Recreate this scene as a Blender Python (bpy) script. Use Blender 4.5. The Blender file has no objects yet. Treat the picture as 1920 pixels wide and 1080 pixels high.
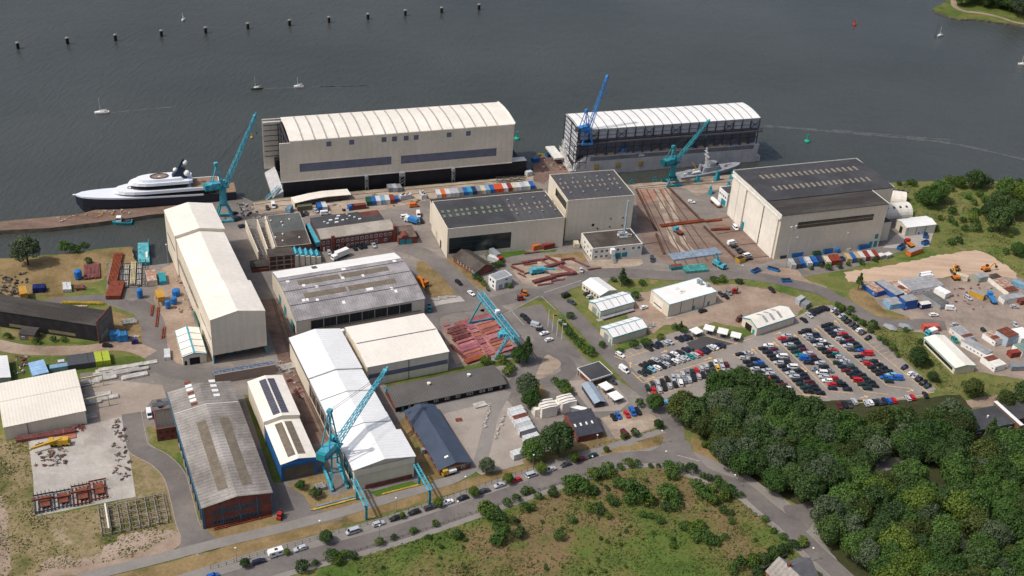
# Shipyard on a wide water, seen from the air.  Units are metres, z = 0 is the yard level.
import bpy, math, random
import numpy as np
from mathutils import Vector, Matrix
R = math.radians
rnd = random.Random(11)
sc = bpy.context.scene
COL = sc.collection

# ---------------------------------------------------------------- camera, sky, sun, exposure
CAM_H, CAM_F, CAM_PITCH, CAM_ROLL = 285.0, 2200.0, 31.2, 4.0
cd = bpy.data.cameras.new("camera"); cam = bpy.data.objects.new("camera", cd); COL.objects.link(cam)
cd.sensor_width = 36.0; cd.lens = CAM_F / 1920.0 * 36.0
cd.clip_start = 1.0; cd.clip_end = 20000.0
cam.matrix_world = Matrix.Translation((0, 0, CAM_H)) @ Matrix.Rotation(R(90 - CAM_PITCH), 4, 'X') @ Matrix.Rotation(R(CAM_ROLL), 4, 'Z')
sc.camera = cam
SUN_EL, SUN_AZ = 54.0, 201.0          # azimuth (from +x, counter-clockwise) of where the light comes FROM
w = bpy.data.worlds.new("World"); sc.world = w; w.use_nodes = True
nt = w.node_tree
bg = nt.nodes['Background']; bg.inputs['Strength'].default_value = 0.122
sky = nt.nodes.new('ShaderNodeTexSky'); sky.sky_type = 'NISHITA'; sky.sun_disc = False
sky.sun_elevation = R(SUN_EL); sky.sun_rotation = R(90 - SUN_AZ); sky.air_density = 1.0; sky.dust_density = 5.0
nt.links.new(sky.outputs[0], bg.inputs['Color'])
ld = bpy.data.lights.new("sun", 'SUN'); sun = bpy.data.objects.new("sun", ld); COL.objects.link(sun)
ld.energy = 2.65; ld.angle = R(0.5); ld.color = (1.0, 0.955, 0.88)
sd = Vector((math.cos(R(SUN_AZ)) * math.cos(R(SUN_EL)), math.sin(R(SUN_AZ)) * math.cos(R(SUN_EL)), math.sin(R(SUN_EL))))
sun.rotation_euler = sd.to_track_quat('Z', 'Y').to_euler()
sc.view_settings.view_transform = 'Standard'; sc.view_settings.look = 'None'
sc.view_settings.exposure = 0.0; sc.view_settings.gamma = 1.0

# ---------------------------------------------------------------- survey: photo point -> place on the ground (or at height z)
_c, _s = math.cos(R(CAM_ROLL)), math.sin(R(CAM_ROLL))
_cp, _sp = math.cos(R(CAM_PITCH)), math.sin(R(CAM_PITCH))
def ray(p):
    x = (p[0] - 960) / CAM_F; y = -(p[1] - 540) / CAM_F
    x, y = _c * x - _s * y, _s * x + _c * y
    return Vector((x, _cp + y * _sp, -_sp + y * _cp))
def at(p, z=0.0):
    r = ray(p); return Vector((r.x, r.y, r.z)) * ((CAM_H - z) / -r.z) + Vector((0, 0, CAM_H))
def on_plane(p, o, n):                # photo ray meets the plane through o with normal n
    r = ray(p); c0 = Vector((0, 0, CAM_H)); n = Vector(n)
    return c0 + r * ((Vector(o) - c0).dot(n) / r.dot(n))
def inview(v):                             # where a place falls in the photo (to leave out what lies outside the frame)
    q = cam.matrix_world.inverted() @ Vector(v); return 960 - CAM_F * q.x / q.z, 540 + CAM_F * q.y / q.z
def seen(v, m=40):
    x, y = inview(v); return -m < x < 1920 + m and -m < y < 1080 + m
def _z(x0, y0, k): return lambda x, y: (x0 + x / k, y0 + y / k)
R2 = _z(0, 340, 4); R3 = _z(0, 560, 4); R4 = _z(0, 780, 3.6); R5 = _z(420, 340, 4); R6 = _z(380, 560, 4); R7 = _z(400, 780, 3.6); R8 = _z(480, 160, 3.692)
S1 = _z(980, 120, 4); S2 = _z(780, 300, 4); S3 = _z(1240, 280, 4); S4 = _z(1560, 280, 4.5); S5 = _z(1540, 480, 4.5); S6 = _z(1040, 500, 4); S7 = _z(700, 560, 4)
T1 = _z(120, 190, 4.32); T2 = _z(900, 740, 3.6); T3 = _z(1200, 660, 2.571); T4 = _z(1380, 0, 3.556); T5 = _z(560, 680, 3.858); T6 = _z(840, 520, 6.75)
C1 = _z(1340, 560, 8); C5 = _z(1150, 600, 8)
def heading(a, b): d = at(b) - at(a); return math.atan2(d.y, d.x)

# ---------------------------------------------------------------- materials
def srgb(r, g, b): return tuple(((v / 255 + 0.055) / 1.055) ** 2.4 if v > 10 else v / 255 / 12.92 for v in (r, g, b))
MATS = {}
def mat(name, col, rough=0.75, var=0.12, scale=0.25, fine=3.0, col2=None, band=None, metal=0.0, bump=0.0, spec=0.3, stretch=None, mix=(0.42, 0.62), streak=None):
    """procedural material: two noises between col and col2, optional corrugation band=(axis,period,depth) and streak stains"""
    if name in MATS: return MATS[name]
    m = bpy.data.materials.new(name); m.use_nodes = True; MATS[name] = m
    n, l = m.node_tree.nodes, m.node_tree.links
    b = n['Principled BSDF']; b.inputs['Roughness'].default_value = rough; b.inputs['Metallic'].default_value = metal
    b.inputs['Specular IOR Level'].default_value = spec
    tc = n.new('ShaderNodeTexCoord'); src = tc.outputs['Object']
    if stretch:
        mp = n.new('ShaderNodeMapping'); mp.inputs['Scale'].default_value = stretch; l.new(src, mp.inputs[0]); src2 = mp.outputs[0]
    else: src2 = src
    def noise(sc_, det, vec):
        t = n.new('ShaderNodeTexNoise'); t.inputs['Scale'].default_value = sc_; t.inputs['Detail'].default_value = det; t.inputs['Roughness'].default_value = 0.62
        l.new(vec, t.inputs['Vector']); return t.outputs['Fac']
    col2 = col2 or tuple(c * (1 - 2 * var) for c in col)
    r = n.new('ShaderNodeValToRGB'); r.color_ramp.elements[0].position = mix[0]; r.color_ramp.elements[1].position = mix[1]
    r.color_ramp.elements[0].color = (*col2, 1); r.color_ramp.elements[1].color = (*col, 1)
    l.new(noise(scale, 6, src2), r.inputs[0]); out = r.outputs[0]
    def mul(a, fac, lo, hi):
        rr = n.new('ShaderNodeMapRange'); rr.inputs[1].default_value = 0.3; rr.inputs[2].default_value = 0.7; rr.inputs[3].default_value = lo; rr.inputs[4].default_value = hi
        l.new(fac, rr.inputs[0]); mx = n.new('ShaderNodeMix'); mx.data_type = 'RGBA'; mx.blend_type = 'MULTIPLY'; mx.inputs[0].default_value = 1
        l.new(a, mx.inputs[6]); l.new(rr.outputs[0], mx.inputs[7]); return mx.outputs[2]
    nf = noise(fine, 3, src)
    out = mul(out, nf, 1 - var, 1 + var)
    if streak:
        mp = n.new('ShaderNodeMapping'); mp.inputs['Scale'].default_value = streak; l.new(src, mp.inputs[0])
        out = mul(out, noise(1.0, 4, mp.outputs[0]), 1 - var * 1.2, 1 + var * 0.4)
    hgt = nf
    if band:
        ax, per, dep = band
        wv = n.new('ShaderNodeTexWave'); wv.wave_type = 'BANDS'; wv.bands_direction = ax; wv.inputs['Scale'].default_value = 0.314 / per * 1.0; wv.inputs['Distortion'].default_value = 0.0
        l.new(src, wv.inputs['Vector']); out = mul(out, wv.outputs['Fac'], 1 - dep, 1 + dep * 0.3); hgt = wv.outputs['Fac']
    if bump:
        bp = n.new('ShaderNodeBump'); bp.inputs['Strength'].default_value = bump; bp.inputs['Distance'].default_value = 0.25
        l.new(hgt, bp.inputs['Height']); l.new(bp.outputs[0], b.inputs['Normal'])
    l.new(out, b.inputs['Base Color']); return m
def paint(name, rough=0.35, var=0.08, spec=0.5, scale=0.8, metal=0.0):
    """one material whose colour is each object's own colour (cars, containers, boxes, plates)"""
    m = mat(name, (1, 1, 1), rough, var, scale, 4.0, metal=metal, spec=spec)
    n, l = m.node_tree.nodes, m.node_tree.links
    b = n['Principled BSDF']; prev = b.inputs['Base Color'].links[0].from_socket
    oi = n.new('ShaderNodeObjectInfo'); mx = n.new('ShaderNodeMix'); mx.data_type = 'RGBA'; mx.blend_type = 'MULTIPLY'; mx.inputs[0].default_value = 1
    l.new(prev, mx.inputs[6]); l.new(oi.outputs['Color'], mx.inputs[7]); l.new(mx.outputs[2], b.inputs['Base Color']); return m
CREAM = mat('cream_cladding', srgb(222, 212, 194), 0.6, 0.05, 0.06, 0.6, streak=(1.2, 1.2, 0.04), band=('X', 3.0, .018))
CREAMROOF = mat('cream_roof', srgb(232, 226, 216), 0.55, 0.04, 0.05, 0.8, band=('X', 1.1, 0.05), streak=(0.9, 0.06, 0.9))
CREAMROOFY = mat('cream_roof_across', srgb(226, 219, 207), 0.55, 0.04, 0.05, 0.8, band=('X', 1.2, 0.07))
IVORY = mat('ivory_sheet', srgb(234, 228, 217), 0.55, 0.05, 0.06, 0.5, streak=(.5, .5, .3))
WHITEROOF = mat('white_roof', srgb(232, 233, 234), 0.5, 0.04, 0.06, 0.7, band=('Y', 1.6, 0.05), streak=(0.05, 1.5, 1))
WHITE = mat('white_paint', srgb(232, 232, 230), 0.5, 0.04, 0.2)
OFFWHITE = mat('off_white_paint', srgb(222, 220, 212), 0.6, 0.06, 0.3)
FELT = mat('grey_roof_felt', srgb(80, 80, 82), 0.85, 0.10, 0.05, 0.7, col2=srgb(72, 72, 76), band=('X', 3.2, 0.08))
FELT2 = mat('dark_roof_felt', srgb(72, 73, 77), 0.85, 0.12, 0.08, 0.8, col2=srgb(60, 61, 64))
FELTBR = mat('brownish_roof_felt', srgb(86, 80, 74), 0.9, 0.14, 0.12, 1.0, col2=srgb(66, 60, 56))
FELTGR = mat('greenish_roof_felt', srgb(94, 98, 97), 0.9, 0.08, 0.12, 1.0, col2=srgb(80, 84, 84))
TAR = mat('tarred_roof', srgb(78, 74, 71), 0.9, 0.16, 0.10, 0.9, col2=srgb(58, 55, 53), stretch=(0.3, 1.6, 1), band=('X', 1.3, 0.1))
FIBRE = mat('fibre_cement_roof', srgb(160, 155, 150), 0.85, 0.18, 0.12, 1.3, col2=srgb(116, 110, 105), stretch=(0.5, 0.35, 1), band=('Y', 1.7, 0.14), mix=(0.36, 0.6))
FIBRE2 = mat('fibre_cement_sheets', srgb(160, 156, 158), 0.8, 0.1, 0.15, 1.2, col2=srgb(135, 131, 133), band=('X', 1.1, 0.12), bump=0.3)
SKYLIGHT = mat('brown_rooflight', srgb(122, 112, 98), 0.6, 0.12, 0.5, 2.0, band=('Y', 1.2, 0.12))
SKYPALE = mat('pale_rooflight', srgb(150, 140, 128), 0.5, 0.15, 0.9)
SKYGREEN = mat('green_rooflight', srgb(122, 132, 112), 0.5, 0.15, 0.9)
GLASS = mat('dark_glass', srgb(38, 44, 50), 0.12, 0.1, 0.4, spec=0.6)
GLASSG = mat('dark_green_glass', srgb(34, 48, 50), 0.15, 0.1, 0.4, spec=0.6)
NAVYGL = mat('blue_grey_glazing', srgb(106, 110, 130), 0.35, 0.08, 0.3, spec=0.4)
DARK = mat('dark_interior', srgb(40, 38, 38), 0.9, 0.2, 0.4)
BLACKHULL = mat('black_hull_paint', srgb(36, 37, 46), 0.55, 0.14, 0.2, 1.0, streak=(0.8, 0.8, 0.05))
GREYHULL = mat('grey_hull_paint', srgb(188, 188, 190), 0.6, 0.08, 0.15, 1.0, streak=(0.5, 0.5, 0.06))
GREYSTEEL = mat('grey_steelwork', srgb(88, 90, 98), 0.6, 0.12, 0.4)
DGREY = mat('dark_grey_steelwork', srgb(66, 67, 74), 0.6, 0.14, 0.4)
GALV = mat('galvanised_steel', srgb(160, 164, 168), 0.45, 0.08, 0.5, metal=0.2)
TEAL = mat('teal_crane_paint', srgb(86, 174, 194), 0.55, 0.14, 0.6, 2.0, col2=srgb(66, 146, 164))
TEALD = mat('dark_teal_paint', srgb(44, 142, 156), 0.5, 0.1, 0.4)
CBLUE = mat('blue_crane_paint', srgb(60, 136, 204), 0.5, 0.1, 0.4)
BLUEWALL = mat('blue_cladding', srgb(44, 104, 166), 0.55, 0.06, 0.3, band=('X', 0.9, 0.08))
BRICK = mat('red_brick', srgb(126, 76, 66), 0.9, 0.16, 0.3, 4.0, col2=srgb(108, 62, 55), band=('Z', 0.6, 0.12))
BRICKD = mat('dark_red_brick', srgb(108, 66, 60), 0.9, 0.16, 0.3, 4.0)
CONC = mat('concrete', srgb(168, 160, 150), 0.9, 0.1, 0.12, 1.2, col2=srgb(148, 140, 130))
CONCD = mat('weathered_concrete', srgb(118, 108, 100), 0.9, 0.14, 0.2, 1.2, col2=srgb(90, 82, 76))
RUST = mat('rusty_steel', srgb(128, 72, 52), 0.85, 0.2, 0.6, 3.0, col2=srgb(96, 56, 46))
TYRE = mat('tyre_rubber', srgb(30, 30, 31), 0.9, 0.1, 2.0)
SOLAR = mat('solar_panel', srgb(92, 90, 102), 0.3, 0.1, 0.4, band=('Y', 1.6, 0.3), spec=0.5)
SLATE = mat('blue_slate_roof', srgb(68, 80, 98), 0.7, 0.08, 0.2, 2.0, band=('Y', 1.0, 0.06))
SLATED = mat('dark_slate_roof', srgb(66, 68, 78), 0.8, 0.12, 0.5, 3.0)
ORANGE = mat('orange_paint', srgb(206, 122, 40), 0.5, 0.1, 0.5)
YELLOW = mat('yellow_paint', srgb(206, 166, 60), 0.5, 0.1, 0.5)
REDP = mat('red_paint', srgb(178, 52, 46), 0.5, 0.1, 0.5)
TIMBER = mat('teak_deck', srgb(150, 126, 104), 0.8, 0.12, 0.6, band=('Y', 0.5, 0.1))
BARK = mat('bark', srgb(84, 72, 60), 0.9, 0.2, 1.0)
PAINT = paint('car_paint', 0.3, 0.03)
BOXP = paint('sheet_metal_paint', 0.55, 0.12, 0.3)
PLATE = paint('primed_plate', 0.7, 0.16, 0.25, scale=0.5)

# ---------------------------------------------------------------- mesh building
class MB:
    def __init__(s): s.v = []; s.f = []; s.m = []
    def add(s, vs, fs, m=0):
        o = len(s.v); s.v += [tuple(v) for v in vs]; s.f += [tuple(i + o for i in f) for f in fs]; s.m += [m] * len(fs); return s
    def box(s, x0, x1, y0, y1, z0, z1, m=0, M=None):
        vs = [Vector(p) for p in ((x0, y0, z0), (x1, y0, z0), (x1, y1, z0), (x0, y1, z0), (x0, y0, z1), (x1, y0, z1), (x1, y1, z1), (x0, y1, z1))]
        if M is not None: vs = [M @ v for v in vs]
        return s.add(vs, [(0, 3, 2, 1), (4, 5, 6, 7), (0, 1, 5, 4), (1, 2, 6, 5), (2, 3, 7, 6), (3, 0, 4, 7)], m)
    def beam(s, p, q, wd=0.22, ht=None, m=0):
        p, q = Vector(p), Vector(q); ht = ht or wd; d = (q - p)
        if d.length < 1e-5: return s
        d.normalize(); u = Vector((0, 0, 1)) if abs(d.z) < 0.95 else Vector((0, 1, 0))
        a = d.cross(u).normalized() * wd / 2; b = a.cross(d).normalized() * ht / 2
        vs = [p - a - b, p + a - b, p + a + b, p - a + b, q - a - b, q + a - b, q + a + b, q - a + b]
        return s.add(vs, [(0, 1, 2, 3), (7, 6, 5, 4), (0, 4, 5, 1), (1, 5, 6, 2), (2, 6, 7, 3), (3, 7, 4, 0)], m)
    def tube(s, p, q, r, r2=None, n=8, m=0):
        p, q = Vector(p), Vector(q); r2 = r if r2 is None else r2; d = (q - p).normalized()
        u = Vector((0, 0, 1)) if abs(d.z) < 0.95 else Vector((0, 1, 0)); a = d.cross(u).normalized(); b = a.cross(d)
        vs = []
        for c, rr in ((p, r), (q, r2)):
            for i in range(n):
                t = 2 * math.pi * i / n; vs.append(c + (a * math.cos(t) + b * math.sin(t)) * rr)
        fs = [(i, (i + 1) % n, n + (i + 1) % n, n + i) for i in range(n)] + [tuple(range(n))[::-1], tuple(range(n, 2 * n))]
        return s.add(vs, fs, m)
    def prism(s, pts, z0, z1, m=0, top=None):        # plan polygon (counter-clockwise) raised from z0 to z1; top: other outline
        n = len(pts); tp = top or pts
        vs = [(p[0], p[1], z0) for p in pts] + [(p[0], p[1], z1) for p in tp]
        return s.add(vs, [tuple(range(n))[::-1], tuple(range(n, 2 * n))] + [(i, (i + 1) % n, n + (i + 1) % n, n + i) for i in range(n)], m)
    def extr(s, prof, y0, y1, m=0, axis='y'):         # profile (a,z) swept along y (or x)
        n = len(prof)
        f = (lambda a, z, t: (a, t, z)) if axis == 'y' else (lambda a, z, t: (t, a, z))
        vs = [f(a, z, y0) for a, z in prof] + [f(a, z, y1) for a, z in prof]
        return s.add(vs, [tuple(range(n)), tuple(range(n, 2 * n))[::-1]] + [(i, n + i, n + (i + 1) % n, (i + 1) % n) for i in range(n)], m)
    def quad(s, *vs, m=0): return s.add(vs, [tuple(range(len(vs)))], m)
    def ball(s, c, r, n=8, k=5, m=0, sz=1.0):
        vs = []; fs = []
        for j in range(k + 1):
            ph = math.pi * j / k
            for i in range(n):
                t = 2 * math.pi * i / n; vs.append((c[0] + r * math.sin(ph) * math.cos(t), c[1] + r * math.sin(ph) * math.sin(t), c[2] + sz * r * math.cos(ph)))
        for j in range(k):
            for i in range(n): fs.append((j * n + i, (j + 1) * n + i, (j + 1) * n + (i + 1) % n, j * n + (i + 1) % n))
        return s.add(vs, fs, m)
    def loft(s, rings, m=0, cap=True):
        n = len(rings[0]); vs = [p for r in rings for p in r]; fs = []
        for j in range(len(rings) - 1):
            for i in range(n): fs.append((j * n + i, j * n + (i + 1) % n, (j + 1) * n + (i + 1) % n, (j + 1) * n + i))
        if cap: fs += [tuple(range(n))[::-1], tuple(range((len(rings) - 1) * n, len(rings) * n))]
        return s.add(vs, fs, m)
    def mesh(s, name, mats):
        me = bpy.data.meshes.new(name); me.from_pydata(s.v, [], s.f)
        for m in (mats if isinstance(mats, (list, tuple)) else [mats]): me.materials.append(m)
        if len(me.materials) > 1: me.polygons.foreach_set('material_index', s.m)
        me.update(); return me
    def obj(s, name, mats, parent=None, loc=(0, 0, 0), rz=0.0):
        o = bpy.data.objects.new(name, s.mesh(name, mats)); COL.objects.link(o)
        o.location = loc; o.rotation_euler = (0, 0, rz)
        if parent is not None: o.parent = parent
        return o
def tag(o, label=None, cat=None, group=None, kind=None):
    if label: o['label'] = label
    if cat: o['category'] = cat
    if group: o['group'] = group
    if kind: o['kind'] = kind
    return o
def thing(name, label, cat, loc=(0, 0, 0), rz=0.0, group=None):
    o = bpy.data.objects.new(name, None); COL.objects.link(o); o.location = loc; o.rotation_euler = (0, 0, rz); o.empty_display_size = 0.5
    return tag(o, label, cat, group)
def struct(o): o['kind'] = 'structure'; return o
def inst(me, name, label, cat, loc, rz, group=None, color=None, scale=None):
    o = bpy.data.objects.new(name, me); COL.objects.link(o); o.location = loc; o.rotation_euler = (0, 0, rz)
    if color: o.color = (*color, 1)
    if scale: o.scale = scale if isinstance(scale, tuple) else (scale,) * 3
    return tag(o, label, cat, group)
KIDS = {}
def dup(root, loc, rz, label=None, color=None, scale=None, group=None):
    r = root.copy(); COL.objects.link(r); r.location = loc; r.rotation_euler = (0, 0, rz)
    if label: r['label'] = label
    if group: r['group'] = group
    if scale: r.scale = (scale,) * 3 if not isinstance(scale, tuple) else scale
    if color: r.color = (*color, 1)
    for ch in KIDS.get(root.name) or KIDS.setdefault(root.name, list(root.children)):
        c = ch.copy(); COL.objects.link(c); c.parent = r
        if color: c.color = (*color, 1)
        for g in ch.children:
            d = g.copy(); COL.objects.link(d); d.parent = c
    return r
ORD = ['first', 'second', 'third', 'fourth', 'fifth', 'sixth', 'seventh', 'eighth', 'ninth', 'tenth', 'eleventh', 'twelfth', 'thirteenth', 'fourteenth', 'fifteenth', 'sixteenth', 'seventeenth', 'eighteenth', 'nineteenth', 'twentieth']
for _t, _b in (('twenty', 20), ('thirty', 30), ('forty', 40), ('fifty', 50), ('sixty', 60), ('seventy', 70), ('eighty', 80)):
    if _b > 20: ORD.append({30: 'thirtieth', 40: 'fortieth', 50: 'fiftieth', 60: 'sixtieth', 70: 'seventieth', 80: 'eightieth'}[_b])
    ORD += [_t + '-' + ORD[i] for i in range(9)]

# ---------------------------------------------------------------- buildings from their eave corners
class Bd:
    """A near-left eave corner, B near-right, C far-left (photo points), eave height h: an Empty at the base with local x along the near wall, y away"""
    def __init__(s, name, label, cat, Ap, Bp, Cp, h, group=None, z0=0.0, dep=None, wid=None):
        a, b, c = at(Ap, h + z0), at(Bp, h + z0), at(Cp, h + z0)
        u = (b - a); s.w = wid or u.length; u.normalize(); v = Vector((-u.y, u.x, 0)); s.d = dep or (c - a).dot(v); s.h = h
        s.u, s.v = u, v; s.ang = math.atan2(u.y, u.x); s.o = Vector((a.x, a.y, z0))
        s.root = thing(name, label, cat, s.o, s.ang, group)
    def loc(s, p): q = Vector(p) - s.o; return Vector((q.dot(s.u), q.dot(s.v), q.z))
    def wrl(s, x, y, z=0): return s.o + s.u * x + s.v * y + Vector((0, 0, z))
    def pt(s, p, z): return s.loc(at(p, z + s.o.z))         # photo point at local height z
    def part(s, name, mb, m, parent=None): return mb.obj(name, m, parent or s.root)
    def wallpt(s, face, p):
        o, n = {'f': (s.o, s.v), 'l': (s.o, s.u), 'r': (s.wrl(s.w, 0), s.u), 'b': (s.wrl(0, s.d), s.v)}[face]
        q = s.loc(on_plane(p, o, n)); return (q.x if face in 'fb' else q.y), q.z
    def panel(s, face, name, a0, a1, z0, z1, m, t=0.06, parent=None, mb=None):
        k = mb or MB()
        if face == 'f': k.box(a0, a1, -t, 0.02, z0, z1)
        elif face == 'b': k.box(a0, a1, s.d - 0.02, s.d + t, z0, z1)
        elif face == 'l': k.box(-t, 0.02, a0, a1, z0, z1)
        else: k.box(s.w - 0.02, s.w + t, a0, a1, z0, z1)
        return None if mb else s.part(name, k, m, parent)
    def ppanel(s, face, name, p, q, m, t=0.06, zc=None):
        a0, z0 = s.wallpt(face, p); a1, z1 = s.wallpt(face, q)
        if a0 > a1: a0, a1 = a1, a0
        if z0 > z1: z0, z1 = z1, z0
        if zc: z0, z1 = zc
        return s.panel(face, name, a0, a1, max(z0, 0.05), z1, m, t)
    def window(s, face, a, z, wd, ht, frame=None, t=0.07):
        k = MB(); f = 0.12
        def bx(a0, a1, z0, z1, tt, m):
            if face == 'f': k.box(a0, a1, -tt, 0.02, z0, z1, m)
            elif face == 'l': k.box(-tt, 0.02, a0, a1, z0, z1, m)
            elif face == 'r': k.box(s.w - 0.02, s.w + tt, a0, a1, z0, z1, m)
            else: k.box(a0, a1, s.d - 0.02, s.d + tt, z0, z1, m)
        bx(a, a + wd, z, z + ht, t, 0); bx(a + f, a + wd / 2 - f / 2, z + f, z + ht - f, t + 0.02, 1); bx(a + wd / 2 + f / 2, a + wd - f, z + f, z + ht - f, t + 0.02, 1)
        return s.part('window', k, [frame or WHITE, GLASS])
    def row(s, face, n, a0, a1, z, wd, ht, frame=None):
        for i in range(n): s.window(face, a0 + (a1 - a0 - wd) * (i / (n - 1) if n > 1 else 0), z, wd, ht, frame)
    def flat(s, wall, roof, par=0.35, t=0.35, x0=0, x1=None, y0=0, y1=None, h=None, z0=0, rim=None):
        x1 = s.w if x1 is None else x1; y1 = s.d if y1 is None else y1; h = h or s.h
        wl = s.part('wall', MB().box(x0, x1, y0, y1, z0, h), wall)
        k = MB(); e = 0.003
        k.box(x0 + t, x1 - t, y0 + t, y1 - t, h + e, h + 0.06)
        r = s.part('roof', k, roof)
        k = MB(); k.box(x0 - .05, x1 + .05, y0 - .05, y0 + t, h + e, h + par); k.box(x0 - .05, x1 + .05, y1 - t, y1 + .05, h + e, h + par)
        k.box(x0 - .05, x0 + t, y0 + t, y1 - t, h + e, h + par); k.box(x1 - t, x1 + .05, y0 + t, y1 - t, h + e, h + par)
        s.part('parapet', k, rim or wall); return wl, r
    def pitched(s, wall, roof, prof, ridge='x', x0=0, x1=None, y0=0, y1=None, over=0.35, z0=0.0, th=0.22, trim=None, seg=None):
        """prof: [(fraction across the span, height)]; ridge='x': ridge runs along the near wall, span is the depth; ridge='y': span is the width"""
        x1 = s.w if x1 is None else x1; y1 = s.d if y1 is None else y1
        a0, a1, b0, b1 = (y0, y1, x0, x1) if ridge == 'x' else (x0, x1, y0, y1)
        P = [(a0 + (a1 - a0) * f, z) for f, z in prof]
        ax = 'x' if ridge == 'x' else 'y'
        body = [(a0, z0)] + P + [(a1, z0)]
        wl = s.part('wall', MB().extr(body, b0, b1, 0, ax), wall)
        sl0 = (P[1][1] - P[0][1]) / max(1e-3, P[1][0] - P[0][0]); sl1 = (P[-1][1] - P[-2][1]) / max(1e-3, P[-1][0] - P[-2][0])
        Q = [(P[0][0] - over, P[0][1] - over * sl0)] + P[1:-1] + [(P[-1][0] + over, P[-1][1] + over * sl1)]
        ring = [(a, z + 0.004) for a, z in Q] + [(a, z + th) for a, z in reversed(Q)]
        # th strip as separate quads so concave profile caps stay clean
        k = MB(); n = len(Q)
        for i in range(n - 1):
            pr = [(Q[i][0], Q[i][1] + .004), (Q[i + 1][0], Q[i + 1][1] + .004), (Q[i + 1][0], Q[i + 1][1] + th), (Q[i][0], Q[i][1] + th)]
            k.extr(pr, b0 - over, b1 + over, 0, ax)
        r = s.part('roof', k, roof)
        if trim:
            k = MB()
            for b in (b0 - over - 0.06, b1 + over + 0.06):
                for i in range(n - 1):
                    p, q = Q[i], Q[i + 1]; f = (lambda c: (b, c[0], c[1] + th / 2)) if ridge == 'x' else (lambda c: (c[0], b, c[1] + th / 2))
                    k.beam(f(p), f(q), 0.12, th + 0.2)
            for c in (Q[0], Q[-1]):
                g = -0.07 if c is Q[0] else 0.07
                p, q = ((b0 - over, c[0] + g, c[1] + th / 2), (b1 + over, c[0] + g, c[1] + th / 2)) if ridge == 'x' else ((c[0] + g, b0 - over, c[1] + th / 2), (c[0] + g, b1 + over, c[1] + th / 2))
                k.beam(p, q, 0.12, th + 0.2)
            s.part('roof_trim', k, trim)
        s.P, s.rx, s.rth = P, ridge, th
        return wl, r
    def rz(s, x, y):                                     # roof surface height at a local point
        a = y if s.rx == 'x' else x
        for (a0, h0), (a1, h1) in zip(s.P, s.P[1:]):
            if a <= a1 + 1e-6: return h0 + (h1 - h0) * (a - a0) / (a1 - a0) + s.rth
        return s.P[-1][1] + s.rth
    def slab(s, name, x0, x1, y0, y1, m, t=0.08, e=0.02, parent=None, mb=None, mi=0):   # a patch lying on the pitched roof
        k = mb or MB(); br = sorted({(y0 if s.rx == 'x' else x0), (y1 if s.rx == 'x' else x1)} | {a for a, z in s.P if (y0 if s.rx == 'x' else x0) < a < (y1 if s.rx == 'x' else x1)})
        for a0, a1 in zip(br, br[1:]):
            z0, z1 = (s.rz(0, a0), s.rz(0, a1 - 1e-4)) if s.rx == 'x' else (s.rz(a0, 0), s.rz(a1 - 1e-4, 0))
            pr = [(a0, z0 + e), (a1, z1 + e), (a1, z1 + e + t), (a0, z0 + e + t)]
            k.extr(pr, x0, x1, mi, 'x') if s.rx == 'x' else k.extr(pr, y0, y1, mi, 'y')
        return None if mb else s.part(name, k, m, parent)
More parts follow.
